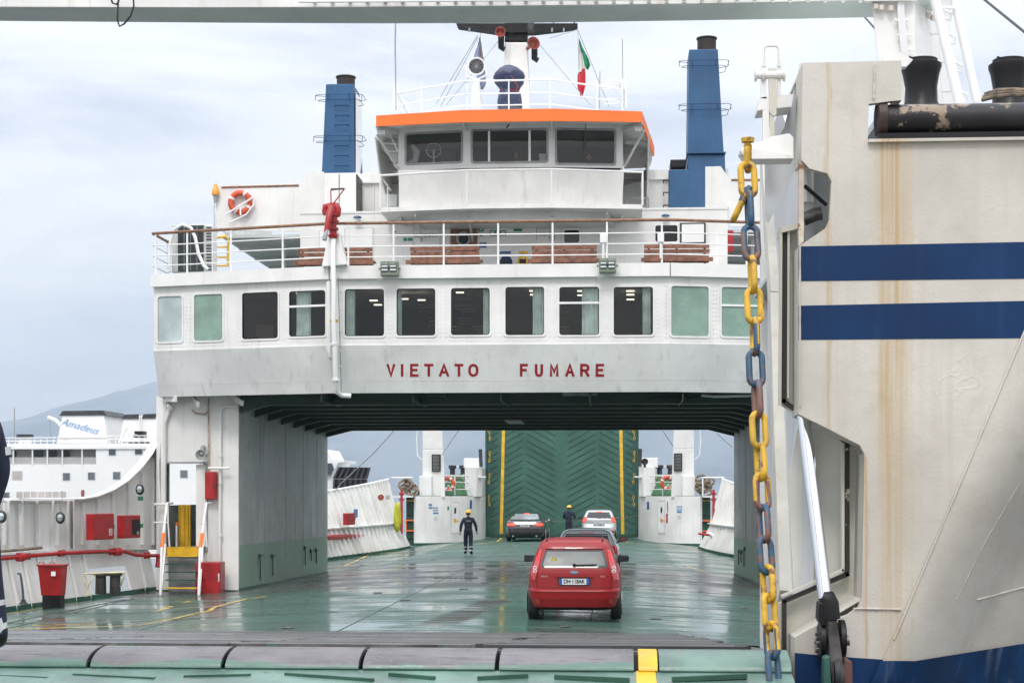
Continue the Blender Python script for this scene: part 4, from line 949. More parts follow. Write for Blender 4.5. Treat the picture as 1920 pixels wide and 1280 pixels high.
# lifebuoys
def lifebuoy(c, r, label, tilt=0, group=None, rope=True):
    T = thing('lifebuoy', label, 'lifebuoy', c, group); tr = r*.24
    mb = MB().tube([(math.cos(a)*r*.78, 0, math.sin(a)*r*.78) for a in [2*math.pi*i/28 for i in range(28)]], tr, 10, closed=True)
    o = mb.build('ring', paint('lifebuoy_orange', (.62, .09, .03), .5, .1, 5), None, smooth=True, origin=(0, 0, 0)); o.parent = T
    for k in range(4):
        a0 = math.pi/4+k*math.pi/2+.3
        o = MB().tube([(math.cos(a0+d)*r*.78, 0, math.sin(a0+d)*r*.78) for d in (-.13, 0, .13)], tr*1.06, 10).build('white_band', SIGNW, None, smooth=True, origin=(0, 0, 0)); o.parent = T
    if rope:
        o = MB().tube([(math.cos(a)*r*(.98+.12*math.sin(a*4)), -.03, math.sin(a)*r*(.98+.12*math.sin(a*4))) for a in [2*math.pi*i/40 for i in range(40)]], .012, 5, closed=True).build('grab_line', SIGNW, None, origin=(0, 0, 0)); o.parent = T
    return T
lifebuoy(P(451, 380, WY-.12), .35, 'red lifebuoy with white bands on the left screen of the upper deck')
T = thing('lifebuoy_bracket', 'white angled bracket holding the red lifebuoy on the left screen', 'bracket', P(455, 395, WY-.2))
MB().tube([P(424, 402, WY-.25), P(475, 370, WY-.25), P(475, 385, WY-.25), P(462, 402, WY-.25), P(430, 418, WY-.2)], .025, 6).build('arm', WHITE2, T); MB().tube([P(451, 386, WY-.25), P(451, 404, WY-.25)], .025, 6).build('strut', WHITE2, T)
T = thing('amber_beacon', 'small amber beacon lamp at the top left corner of the upper deck screen', 'lamp', P(404, 360, WY))
MB().lathe([(.10, .0), (.11, .12), (.06, .2), (.05, .3), (.001, .31)], P(404, 366, WY-.1), n=14).build('lens', paint('amber', (.75, .35, .04), .3), T, smooth=True); MB().lathe([(.05, -.2), (.07, 0)], P(404, 366, WY-.1), n=12).build('base', GREYM, T)
MB().tube([P(403, 370, WY-.1), P(401, 390, WY-.1), P(402, 420, WY-.1), P(408, 437, WY-.1)], .01, 5).build('cable', GREYM, T)
# upper block behind
ub = thing('upper_casing', 'white upper casing between the two blue funnels behind the wheelhouse', 'deckhouse', (0, 47, 10.1))
MB().wall((X(578, 47), 47), (X(1366, 47), 47), 10.1, Z(322, 47), .08).build('front_wall', WHITE, ub)
MB().box(X(578, 47), X(1366, 47), 46.9, 47.0, Z(341, 47), Z(338, 47)).build('ledge', WHITE, ub)
MB().box(X(603, 46), X(668, 46), 46, 47, 10.1, Z(320, 46)).build('vent_trunk', WHITE, ub, bevel=.02)
MB().box(X(635.5, 46), X(636.5, 46), 45.985, 46, 10.1, Z(322, 46)).build('trunk_seam', DARK, ub)
MB().box(X(668, 46)+.002, X(670, 46), 45.99, 46.9, 10.12, Z(322, 46)-.02).build('trunk_grille', DARK, ub)
for x0 in (590, 680, 700, 1215, 1240): MB().box(X(x0, 47), X(x0+2, 47), 46.93, 47, 10.1, Z(345, 47)).build('stiffener', WHITE, ub)
MB().box(X(723, 44.8), X(744, 44.8), 44.8, 45.1, Z(384, 44.8), Z(361, 44.8)).build('ac_box', SOFF, ub, bevel=.01)
MB().tube([P(1176, 385, 44.9), P(1176, 372, 44.9), P(1216, 372, 44.9), P(1216, 390, 44.9)], .03, 6).build('handrail', GREYM, ub)
# ---------------- funnels
def funnel(label, pxs, Y, ztop, zbot, zpipe, hoops, rungs, dep=1.5, ladder_x=None):
    xc = (X(pxs[0], Y)+X(pxs[1], Y))/2; T = thing('funnel', label, 'funnel', (xc, Y, zbot), 'blue funnels on the bridge roof')
    x0t, x1t, x0b, x1b = X(pxs[0], Y), X(pxs[1], Y), X(pxs[2], Y), X(pxs[3], Y)
    b = MB().add([(x0b, Y, zbot), (x1b, Y, zbot), (x1b+.05, Y+dep, zbot), (x0b, Y+dep, zbot), (x0t, Y, ztop), (x1t, Y, ztop), (x1t, Y+dep*.9, ztop), (x0t, Y+dep*.9, ztop)], [(0,3,2,1),(4,5,6,7),(0,1,5,4),(1,2,6,5),(2,3,7,6),(3,0,4,7)]).build('casing', BLUEF, T, bevel=.02)
    cx = (x0t+x1t)/2+.12; MB().lathe([(.28, -.2), (.28, zpipe-ztop-.05), (.31, zpipe-ztop-.03), (.31, zpipe-ztop), (.27, zpipe-ztop), (.27, 0)], (cx, Y+.45, ztop), n=24).build('exhaust_pipe', paint('sooty_pipe', (.03, .022, .018), .7, .3, 3), T, smooth=35)
    for z in hoops:
        f = (z-zbot)/(ztop-zbot); a, c_ = x0b+(x0t-x0b)*f, x1b+(x1t-x1b)*f
        for dz_ in (0, -.16):
            e = .30 if dz_ == 0 else .22
            MB().tube([(a-.02, Y+.1, z+dz_), (a-e, Y-.02, z+dz_), (a-e+.1, Y-.15, z+dz_), (c_+e-.1, Y-.15, z+dz_), (c_+e, Y-.02, z+dz_), (c_+e, Y+.6, z+dz_), (c_+.02, Y+.75, z+dz_)], .009, 5).build('hoop_rail', BLUES, T, smooth=True)
        for xx in (a-.28, a+.1, c_-.1, c_+.28): MB().tube([(xx, Y-.1, z), (xx, Y-.1, z-.16)], .010, 5).build('hoop_strut', BLUES, T)
    for z in rungs:
        MB().tube([(ladder_x-.2, Y, z), (ladder_x-.2, Y-.12, z-.02), (ladder_x+.2, Y-.12, z-.02), (ladder_x+.2, Y, z)], .014, 6).build('rung', BLUES, T, smooth=True)
    return T
fy = 48.4
fl1 = funnel('shorter blue funnel on the left, behind the red water cannon', (611, 662, 603, 664), fy, Z(152, fy), Z(323, fy), Z(132, fy), [Z(174, fy), Z(252, fy)], [Z(y, fy) for y in (193, 212, 230, 269, 288, 307)], 1.4, X(641, fy))
MB().box(X(665, fy)+.0, X(665, fy)+.012, fy+.2, fy+1.3, Z(318, fy), Z(165, fy)).build('white_side', WHITE2, fl1)
fy = 47.6
fl2 = funnel('taller blue funnel on the right with wide stepped base', (1292, 1346, 1290, 1357), fy, Z(99, fy), Z(292, fy), Z(71, fy), [Z(122, fy), Z(203, fy)], [], 1.5, X(1320, fy))
MB().add([(X(1290, fy), fy-.02, Z(292, fy)), (X(1360, fy), fy-.02, Z(292, fy)), (X(1362, fy), fy+1.6, Z(292, fy)), (X(1290, fy), fy+1.6, Z(292, fy)), (X(1290, fy), fy-.02, Z(286, fy)), (X(1360, fy), fy-.02, Z(286, fy)), (X(1360, fy), fy+1.6, Z(286, fy)), (X(1290, fy), fy+1.6, Z(286, fy))], [(0,3,2,1),(4,5,6,7),(0,1,5,4),(1,2,6,5),(2,3,7,6),(3,0,4,7)])
MB().prism([P(a, b, 46.6) for a, b in [(1254, 393), (1254, 318), (1290, 318), (1290, 290), (1359, 290), (1363, 393)]], (0, 2.2, 0)).build('base_casing', BLUEF, fl2, bevel=.02)
MB().box(X(1288, 46.55), X(1361, 46.55), 46.5, 48.9, Z(292, 46.5), Z(290, 46.5)).build('ledge', BLUEF, fl2)
MB().box(X(1257, 46.7), X(1286, 46.7), 46.7, 47.6, Z(318, 46.7), Z(303, 46.7)).build('black_box', BLK, fl2, bevel=.03)
for py in (338, 361, 385): MB().tube([P(1255, py, 46.55), P(1244, py, 46.45), P(1244, py+6, 46.45)], .02, 6).build('rung', DARK, fl2)
MB().box(X(603, 47)-.0, X(1300, 47), 47.1, 50, Z(323, 47)-.3, Z(323, 47)-.24).build('casing_roof', WHITE, ub)

# ---------------- wheelhouse
WYF = 43.5
wh = thing('wheelhouse', 'white wheelhouse with three wide windows and an orange-edged roof', 'wheelhouse', (0, 44, 9.7))
wb = [X(747, WYF), X(875, 43.3), X(1034, 43.3), X(1168, WYF)]
wf = [((wb[0], 43.5), (wb[1], 43.25)), ((wb[1], 43.25), (wb[2], 43.25)), ((wb[2], 43.25), (wb[3], 43.5))]
WZ0, WZ1 = Z(318, WYF), 12.5
wwin = [(761, 866, 247, 308, []), (885, 1026, 243, 305, [917, 993]), (1043, 1153, 244, 307, [])]
for (A, B), (a, b, c, d_, bars) in zip(wf, wwin):
    p0, p1 = PF(a, d_, A, B), PF(b, c, A, B); h = (upl(A, B, p0), upl(A, B, p1), p0.z, p1.z)
    MB().wall(A, B, WZ0, WZ1, .07, [h]).build('front_wall', WHITE, wh)
    d = Vector((B[0]-A[0], B[1]-A[1], 0)).normalized(); nb_ = Vector((-d.y, d.x, 0)); a3 = Vector((A[0], A[1], 0))
    def Q(u, z, t): return a3+d*u+nb_*t+Vector((0, 0, z))
    fo = rrect(h[0]-.035, h[1]+.035, h[2]-.035, h[3]+.035, .08); i_ = rrect(h[0]+.02, h[1]-.02, h[2]+.02, h[3]-.02, .06)
    f_ = MB().ring([Q(u, z, -.02) for u, z in fo], [Q(u, z, -.02) for u, z in i_], nb_*.03).build('window', GREYM, wh)
    MB().prism([Q(u, z, .012) for u, z in i_], nb_*.01).build('pane', GLASS, f_)
    for px in bars:
        q = PF(px, 275, A, B); u = upl(A, B, q); MB().prism([Q(u-.03, h[2], -.012), Q(u+.03, h[2], -.012), Q(u+.03, h[3], -.012), Q(u-.03, h[3], -.012)], nb_*.05).build('window_bar', WHITE2, f_)
for px, py0, py1, lean in ((955, 243, 232, 5), (1098, 310, 232, 0)):
    if py0 == 243: MB().tube([P(950, 240, 43.0), P(956, 231, 42.9)], .02, 6).build('wiper', DARK, wh)
    else: MB().tube([P(1098, 280, 43.15), P(1098, 233, 43.1)], .012, 6).build('wiper', DARK, wh)
for s_, x in ((-1, wb[0]), (1, wb[3])): MB().box(*sorted((x, x-s_*.06)), 43.57, 48.5, 9.7, WZ1).build('side_wall', WHITE, wh)
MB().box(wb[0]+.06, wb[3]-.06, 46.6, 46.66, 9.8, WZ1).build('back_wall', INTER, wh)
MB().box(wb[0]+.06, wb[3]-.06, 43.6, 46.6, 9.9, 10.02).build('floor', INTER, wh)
# console, chairs, fan
MB().box(X(895, 44.2), X(1022, 44.2), 44.1, 44.5, 10.0, Z(304, 44.2)).build('console', DARK, wh, bevel=.03)
MB().box(X(825, 44.2), X(852, 44.2), 44.2, 44.4, 10.4, Z(281, 44.2)).build('monitor', DARK, wh, bevel=.02)
MB().box(X(1011, 44), X(1023, 44), 44, 44.1, Z(303, 44), Z(289, 44)).build('screen', SIGNW, wh)
p = P(813, 282, 43.9); fn = MB()
fn.tube([(p.x+.2*math.cos(a), p.y, p.z+.2*math.sin(a)) for a in [2*math.pi*i/20 for i in range(20)]], .012, 6, closed=True)
for k in range(10): a = 2*math.pi*k/10; fn.tube([p, (p.x+.2*math.cos(a), p.y, p.z+.2*math.sin(a))], .005, 4)
fn.build('desk_fan', SIGNW, wh)
MB().tube([p+Vector((0, .03, 0)), p+Vector((0, .06, -.5))], .02, 6).build('fan_stand', SIGNW, wh)
MB().tube([P(773, 272, 44), P(781, 285, 44), P(779, 300, 44), P(770, 308, 44)], [.05, .11, .09, .12], 10).build('white_jacket', SIGNW, wh, smooth=True)
# sloping dodger below the windows
dod = [(747, 322, 43.15), (875, 321, 42.95), (1034, 320, 42.95), (1170, 322, 43.15)]; dob = [(750, 388, 43.35), (877, 385, 43.15), (1034, 384, 43.15), (1166, 386, 43.35)]
for k in range(3):
    a, b = P(*dod[k]), P(*dod[k+1]); c_, d_ = P(*dob[k+1]), P(*dob[k])
    MB().prism([a, b, c_, d_], (0, .05, 0)).build('dodger_panel', WHITE, wh)
MB().prism([P(*dod[0]), P(*dod[1]), P(*dod[2]), P(*dod[3]), Vector((wb[3], 43.5, P(*dod[3]).z)), Vector((wb[0], 43.5, P(*dod[0]).z))], (0, 0, .04)).build('dodger_top', WHITE, wh)
# balcony
zb_ = Z(391, 42.6)
bp = [(X(712, 42.8), 42.9), (X(875, 42.5), 42.55), (X(1034, 42.5), 42.55), (X(1205, 42.8), 42.9), (X(1205, 42.8), 45.5), (X(712, 42.8), 45.5)]
MB().prism([(x, y, zb_) for x, y in bp], (0, 0, .12)).build('balcony_floor', WHITE, wh)
MB().prism([(bp[0][0]+.9, 43.4, zb_-.25), (bp[1][0], 43.0, zb_-.25), (bp[2][0], 43.0, zb_-.25), (bp[3][0]-.9, 43.4, zb_-.25), (bp[3][0]-.5, 45.4, zb_-.25), (bp[0][0]+.5, 45.4, zb_-.25)], (0, 0, .25)).build('balcony_underframe', SOFF, wh)
for x in (bp[0][0]+.95, bp[1][0], bp[2][0], bp[3][0]-.95): MB().bar((x, 42.9, zb_-.08), (x, 44.3, zb_-.55), .05, .12).build('balcony_bracket', SOFF, wh)
br_ = thing('balcony_railing', 'white tube railing round the wheelhouse balcony under the windows', 'railing', (0, 42.7, zb_))
zt = Z(319, 42.6); MB().tube([(bp[0][0], 45, zt-.05)]+[(x, y, zt-.02*(i in (0, 3))*2) for i, (x, y) in enumerate(bp[:4])]+[(bp[3][0], 45, zt-.05)], .03, 8).build('top_rail', WHITE2, br_, smooth=30)
for x, y in (bp[0], bp[3], (bp[0][0], 44.3), (bp[3][0], 44.3)): MB().tube([(x, y, zb_+.1), (x, y, zt)], .024, 6).build('post', WHITE2, br_)
for x, y in bp[1:3]: MB().tube([(x, y, zb_+.1), (x, y, zt)], .018, 6).build('post', WHITE2, br_)
# roof
ro = [(X(705, 42.4), 42.4), (X(868, 42.1), 42.1), (X(1034, 42.1), 42.1), (X(1204, 42.4), 42.4), (3.95, 46.2), (3.9, 49), (-3.9, 49), (-3.95, 46.2)]
zt_ = Z(205, 42.1); zl_ = Z(228, 42.1)
rf = MB()
zt2 = [zt_-.04, zt_, zt_, zt_-.04, zt_-.15, zt_-.15, zt_-.15, zt_-.15]; zl2 = [zl_, zl_, zl_, zl_, zl_-.1, zl_-.1, zl_-.1, zl_-.1]
T_ = [Vector((x, y, z)) for (x, y), z in zip(ro, zt2)]; B2 = [Vector((x, y, z)) for (x, y), z in zip(ro, zl2)]
ce = Vector((0, 45.5, zt_+.05)); rf.add(T_+[ce], [(i, (i+1) % 8, 8) for i in range(8)])
rf.build('roof_top', WHITE, wh)
for i in list(range(4))+[7]:
    j = (i+1) % 8; a, b, c_, d_ = T_[i], T_[j], B2[j], B2[i]; q = Vector((-(b-a).y, (b-a).x, 0)).normalized()*.05
    MB().prism([a, b, c_, d_], q).build('orange_fascia' if i < 4 else 'white_fascia', ORANGE if i < 4 else WHITE, wh)
# soffit sloping up to the wall
Wp = [Vector((wb[0], 43.5, WZ1-.28)), Vector((wb[1], 43.25, WZ1-.28)), Vector((wb[2], 43.25, WZ1-.28)), Vector((wb[3], 43.5, WZ1-.28))]
so_ = MB()
for i in range(3): so_.add([B2[i]+Vector((0, .05, .01)), B2[i+1]+Vector((0, .05, .01)), Wp[i+1]+Vector((0, -.003, 0)), Wp[i]+Vector((0, -.003, 0))], [(0, 1, 2, 3)])
so_.add([B2[3]+Vector((-.05, .05, 0)), B2[4]+Vector((-.05, 0, 0)), Vector((wb[3], 46.2, WZ1-.35)), Wp[3]], [(0, 1, 2, 3)]); so_.add([B2[0]+Vector((.05, .05, 0)), B2[7]+Vector((.05, 0, 0)), Vector((wb[0], 46.2, WZ1-.35)), Wp[0]], [(3, 2, 1, 0)])
so_.build('soffit', SOFF, wh)
for i in range(4):
    a = B2[i]+Vector((0, .06, -.005)); b = Wp[i]+Vector((0, -.01, -.12)); MB().bar(a, b, .05, .08).build('soffit_rib', SOFF, wh)
for s_ in (-1, 1):
    x = s_*3.72
    scr = MB().prism([(x, 43.6, zl_-.02), (x, 48.6, zl_-.1), (x, 48.6, zl_-1.6), (x, 46.8, zl_-1.6), (x-s_*.0, 44.6, zl_-1.0)], (s_*.04, 0, 0)).build('wing_screen', WHITE, wh)
    for Y in (44.5, 45.5, 46.5, 47.5): MB().bar((s_*3.1, Y, zl_-.06), (s_*3.72, Y, zl_-.12), .05, .1).build('wing_beam', SOFF, wh)
    MB().prism([(s_*3.05, 46.4, zl_-.9), (s_*3.72, 46.4, zl_-.75), (s_*3.72, 46.4, zl_-1.5), (s_*3.05, 46.4, zl_-2.3)], (0, .05, 0)).build('wing_plate', SOFF, wh)
    MB().bar((s_*3.6, 42.9, zl_-.1), (s_*3.08, 43.45, zl_-.95), .05, .05).build('wing_brace', SOFF, wh)
    MB().tube([(s_*3.55, 42.75, zl_-.08), (s_*3.35, 42.75, zl_-.08)], .07, 8).build('roof_lamp', SIGNW, wh)
for pp, nm in (([(707, 230), (707, 268), (722, 286), (748, 309), (748, 230)], 'wing_plate'),): MB().prism([P(a, b, 44.2) for a, b in pp], (0, .05, 0)).build(nm, SOFF, wh)
for a, b, c_, d_ in ((708, 240, 747, 244), (709, 252, 747, 257), (711, 268, 747, 271), (720, 283, 747, 285)): MB().bar(P(a, b, 44.1), P(c_, d_, 44.1), .05, .03).build('wing_rib', WHITE2, wh)
MB().bar(P(722, 233, 43.6), P(746, 284, 43.6), .04, .04).build('wing_brace', WHITE2, wh)
MB().prism([P(a, b, 46.0) for a, b in [(1170, 286), (1224, 268), (1222, 292), (1206, 315), (1170, 316)]], (0, .05, 0)).build('wing_plate', WHITE, wh)
MB().prism([P(a, b, 46.1) for a, b in [(1170, 234), (1206, 230), (1226, 262), (1224, 269), (1170, 288)]], (0, .05, 0)).build('wing_underside', SOFF, wh)
# roof railing
rr = thing('roof_railing', 'white tube railing on the wheelhouse roof', 'railing', (0, 43, zt_))
rp = [(X(743, 44), 44.2), (X(868, 43), 43), (X(1034, 43), 43), (X(1170, 44), 44.2)]
for k, z in enumerate((Z(151, 43), Z(175, 43), Z(197, 43))):
    MB().tube([(rp[0][0], 47.5, z-.1)]+[(x, y, z) for x, y in rp]+[(rp[3][0], 47.5, z-.1)], .026 if k == 0 else .018, 6).build('top_rail' if k == 0 else 'rail', WHITE2, rr, smooth=30)
for px, Y in ((744, 44.2), (790, 43.6), (876, 43.02), (954, 43.0), (1031, 43.0), (1119, 43.7), (1167, 44.1)): MB().tube([(X(px, Y), Y, zt_-.05), (X(px, Y), Y, Z(151, Y))], .02, 6).build('post', WHITE2, rr)
for py in (157, 163, 190): c = P(1143, py, 44.4); MB().tube([c+Vector((.3*math.cos(a), .3*math.sin(a), 0)) for a in [math.pi*2*i/16 for i in range(16)]], .018, 6, closed=True).build('hatch_hoop', WHITE2, rr)
MB().bar(P(746, 170, 44.2), P(768, 208, 44.0), .03, .03).build('brace', WHITE2, rr); MB().bar(P(743, 160, 44.2), P(737, 208, 44.2), .02, .1).build('brace', WHITE2, rr)
# ================================================================== MAST, AERIALS, FLAGS
MY = 46.0
T = thing('signal_mast', 'thick white mast with black top and crosstrees behind the wheelhouse', 'mast', (0, MY, 12.3))
def Mp(px, py, Y=MY): return P(px, py, Y)
def taper(pxs_b, pxs_t, py_b, py_t, Y, dep, m, nm, par, **k):
    a, b, c, d = Mp(pxs_b[0], py_b, Y), Mp(pxs_b[1], py_b, Y), Mp(pxs_t[1], py_t, Y), Mp(pxs_t[0], py_t, Y)
    return MB().prism([a, b, c, d], (0, dep, 0)).build(nm, m, par, **k)
taper((945, 993), (946, 989), 205, 79, MY, .6, WHITE, 'column', T, bevel=.04)
taper((946, 989), (948, 988), 79, -20, MY, .6, BLK, 'black_top', T, bevel=.04)
MB().prism([Mp(*p, 45.9) for p in [(855, 44), (1083, 44), (1082, 50), (1060, 54), (1000, 61), (935, 61), (880, 53), (858, 50)]], (0, .35, 0)).build('crosstree', BLK, T)
for px in (858, 890, 1038, 1077): MB().tube([Mp(px, 45), Mp(px, 30)], .02, 6).build('aerial', BLK, T)
for px in (880, 1035, 1057): MB().tube([Mp(px, 53, 45.9), Mp(px, 60, 45.9)], .03, 6).build('small_lamp', GREYM, T)
def horn(c, r, dirv, m, label):
    t_ = thing('ship_horn', label, 'horn', c, 'red horns on the mast'); d = Vector(dirv).normalized()
    mb = MB(); pts = [(r*.25, .5), (r*.3, .3), (r*.5, .12), (r, 0), (r*.86, .0), (r*.4, .1)]
    q = d.to_track_quat('-Y', 'Z'); n = 20; vs_ = []; 
    for rr_, h in pts: vs_ += [c+q@Vector((rr_*math.cos(2*math.pi*k/n), h, rr_*math.sin(2*math.pi*k/n))) for k in range(n)]
    fs = [(i*n+k, i*n+(k+1) % n, (i+1)*n+(k+1) % n, (i+1)*n+k) for i in range(len(pts)-1) for k in range(n)]
    mb.add(vs_, fs+[tuple(range(n)), tuple((len(pts)-1)*n+k for k in range(n))]); mb.build('bell', m, t_, smooth=40)
    MB().tube([c+Vector((0, .3, 0)), c+Vector((0, .35, -.35)), c+Vector((.1, .35, -.4))], .09, 8).build('base', BLK, t_, smooth=True)
HR = paint('horn_red', (.30, .06, .04), .5, .15, 4)
horn(Mp(938, 60, 45.5), .15, (0, -1, 0), HR, 'small red horn left of the black mast top')
horn(Mp(1001, 81, 45.6), .19, (.5, -1, .1), HR, 'larger red horn right of the mast beside a dark lamp')
MB().box(*sorted((Mp(992, 0).x, Mp(1003, 0).x)), 45.2, 45.5, Mp(0, 92).z, Mp(0, 68).z).build('signal_lamp', DARK, T, bevel=.03)
# searchlight
T = thing('searchlight', 'round white searchlight on a tapered pedestal on the wheelhouse roof', 'searchlight', P(894, 203, 44.6))
c = P(893, 124, 44.4); MB().lathe([(.001, .3), (.16, .27), (.24, .1), (.25, 0), (.22, 0), (.20, .06)], c, 'Y', 24).build('housing', WHITE2, T, smooth=40)
MB().lathe([(.205, .05), (.001, .06)], c, 'Y', 20).build('lens', DARK, T)
for i in range(6): a = math.pi*i/6; MB().bar(c+Vector((.2*math.cos(a), .035, .2*math.sin(a))), c-Vector((.2*math.cos(a), -.035, .2*math.sin(a))), .008, .008).build('lens_guard', GREYM, T)
MB().tube([c+Vector((-.28, .05, .05)), c+Vector((-.28, .05, -.25)), c+Vector((0, .05, -.38)), c+Vector((.28, .05, -.25)), c+Vector((.28, .05, .05))], .03, 8).build('yoke', WHITE2, T, smooth=True)
MB().lathe([(.18, P(894, 204, 44.6).z), (.10, P(894, 160, 44.6).z), (.10, P(894, 152, 44.6).z)], (c.x, 44.45, 0), n=16).build('pedestal', WHITE2, T, smooth=40)
# covered instrument
m, t, n, l, bs = nodes_of('navy_tarpaulin'); g = NN(t, 'ShaderNodeNewGeometry').outputs['Position']
bs.inputs['Base Color'].default_value = (.018, .028, .075, 1); bs.inputs['Roughness'].default_value = .32; bump(t, bs, noise(t, g, 7, 4), .9, .05); TARP = m
T = thing('covered_instrument', 'instrument wrapped in dark blue tarpaulin tied with red cord on the wheelhouse roof', 'covered instrument', P(955, 203, 44.2))
c0 = P(955, 203, 44.2); prof = []
for px_h, py in [(23, 204), (23, 190), (21, 176), (17, 172), (20, 166), (26, 158), (29, 146), (27, 138), (20, 130), (9, 124), (.5, 123)]: prof.append((px_h/68, P(955, py, 44.2).z))
mb = MB().lathe(prof, (c0.x, 44.2, 0), n=36)
mb.v = [v+Vector((1, 0, 0))*.05*mn.noise(v*4)+Vector((0, 1, 0))*.05*mn.noise(v*4+Vector((9, 0, 0))) for v in mb.v]
mb.build('tarpaulin', TARP, T, smooth=60)
CORD = paint('red_cord', (.40, .05, .04), .6)
MB().tube([Vector((c0.x+.265*math.cos(a), 44.2+.265*math.sin(a), P(955, 172, 44.2).z+.02*math.sin(a*2))) for a in [2*math.pi*i/20 for i in range(20)]], .014, 5, closed=True).build('cord', CORD, T)
MB().tube([P(952, 127, 43.95), P(960, 145, 43.78), P(971, 162, 43.82), P(966, 172, 43.92)], .012, 5).build('cord', CORD, T)
# aerials and wires
def wire(name, label, cat, pts, r, m=GREYM, group=None):
    o = MB().tube(pts, r, 6).build(name, m, smooth=True); return tag(o, label, cat, group)
wire('whip_aerial', 'tall thin aerial at the left corner of the wheelhouse roof railing', 'aerial', [P(743, 208, 44.2), P(741, 90, 44.2), P(741, 85, 44.2), P(742, 20, 44.2)], .022, GREYM)
wire('whip_aerial', 'thick short aerial at the right corner of the wheelhouse roof railing', 'aerial', [P(1174, 203, 44.2), P(1174, 118, 44.2)], .032, WHITE2)
wire('whip_aerial', 'very thin tall aerial just left of the thick one on the wheelhouse roof', 'aerial', [P(1168, 203, 44.2), P(1167, 73, 44.2)], .012, GREYM)
wire('whip_aerial', 'short thin aerial right of the Italian flag', 'aerial', [P(1124, 203, 44.2), P(1125, 134, 44.2)], .012, GREYM)
stays = [((896, 70, 45.9), (826, 200, 46.5)), ((896, 66, 45.9), (818, 195, 47)), ((938, 73, 45.9), (837, 197, 45)), ((1012, 84, 45.9), (1107, 197, 45)), ((1083, 56, 45.9), (1142, 200, 46.5)), ((1030, 72, 45.9), (1083, 56, 45.9))]
T = thing('mast_stays', 'thin grey wires running from the mast down to the wheelhouse roof', 'wires', (0, 46, 12.4))
for a, b in stays: MB().tube([P(*a), P(*b)], .010, 5).build('wire', GREYM, T)
# flags
def flag(name, label, outline_rows, Y, mats):
    """outline_rows: list of (py, [px...]) with columns dividing the colours"""
    T = thing(name, label, 'flag', P(outline_rows[-1][1][0], outline_rows[-1][0], Y))
    nc = len(outline_rows[0][1])-1
    for c in range(nc):
        vs_ = []; 
        for k, (py, xs_) in enumerate(outline_rows):
            for j in range(5):
                px = xs_[c]+(xs_[c+1]-xs_[c])*j/4; f = c+j/4; vs_.append(P(px, py, Y+.06*math.sin(f*2.6+k*.9)))
        fs = [(r*5+j, r*5+j+1, r*5+j+6, r*5+j+5) for r in range(len(outline_rows)-1) for j in range(4)]
        nv = len(vs_); vs_ += [v+Vector((0, .012, 0)) for v in vs_]; fs += [tuple(reversed([i+nv for i in f])) for f in fs]
        MB().add(vs_, fs).build('cloth', mats[c], T, smooth=60)
    return T
FG, FW_, FR = paint('flag_green', (.015, .24, .10), .8, .15, 8, bmp=0), paint('flag_white', (.66, .66, .64), .8, .06, 8, bmp=0), paint('flag_red', (.50, .02, .035), .8, .1, 8, bmp=0)
T = thing('italian_flag', 'limp green, white and red flag hanging right of the mast', 'flag', P(1090, 180, 45.5))
def cloth(rows, m, nm='cloth', par=None, Y=45.5):
    vs_ = []; 
    for k, (py, a, b) in enumerate(rows):
        for j in range(6): vs_.append(P(a+(b-a)*j/5, py, Y+.05*math.sin(j*1.5+k*.7)))
    fs = [(r*6+j, r*6+j+1, r*6+j+7, r*6+j+6) for r in range(len(rows)-1) for j in range(5)]; nv = len(vs_)
    MB().add(vs_+[v+Vector((0, .012, 0)) for v in vs_], fs+[tuple(reversed([i+nv for i in f])) for f in fs]).build(nm, m, par, smooth=60)
cloth([(74, 1085.5, 1087), (88, 1086, 1092), (100, 1092, 1098), (112, 1094, 1104), (122, 1096, 1107), (131, 1100, 1103)], FG, par=T)
cloth([(84, 1085, 1087), (100, 1085, 1092), (112, 1084, 1094), (125, 1083.5, 1098), (135, 1084, 1098)], FW_, par=T, Y=45.52)
cloth([(129, 1089, 1097), (140, 1083, 1098), (155, 1082.5, 1098), (165, 1083, 1097), (175, 1087, 1094), (183, 1089, 1092)], FR, par=T, Y=45.5)
MB().tube([P(1083, 56, 45.5), P(1088, 182, 45.5)], .008, 5).build('halyard', GREYM, T)
T = thing('grey_flag', 'limp grey-blue flag hanging behind the round searchlight', 'flag', P(900, 170, 46))
FB_ = paint('flag_grey_blue', (.22, .26, .38), .8, .2, 7, bmp=0)
cloth([(70, 899, 900.5), (85, 896, 903), (100, 890, 905), (115, 886, 908), (130, 890, 909), (145, 894, 911), (158, 896, 911), (168, 901, 906)], FB_, par=T, Y=45.9)
cloth([(85, 900, 901), (105, 902, 904.5), (125, 903.5, 905.5)], paint('flag_ochre', (.5, .25, .1), .8), 'stripe', T, 45.83)
MB().tube([P(901, 62, 45.9), P(897, 200, 45.9)], .008, 5).build('halyard', GREYM, T)

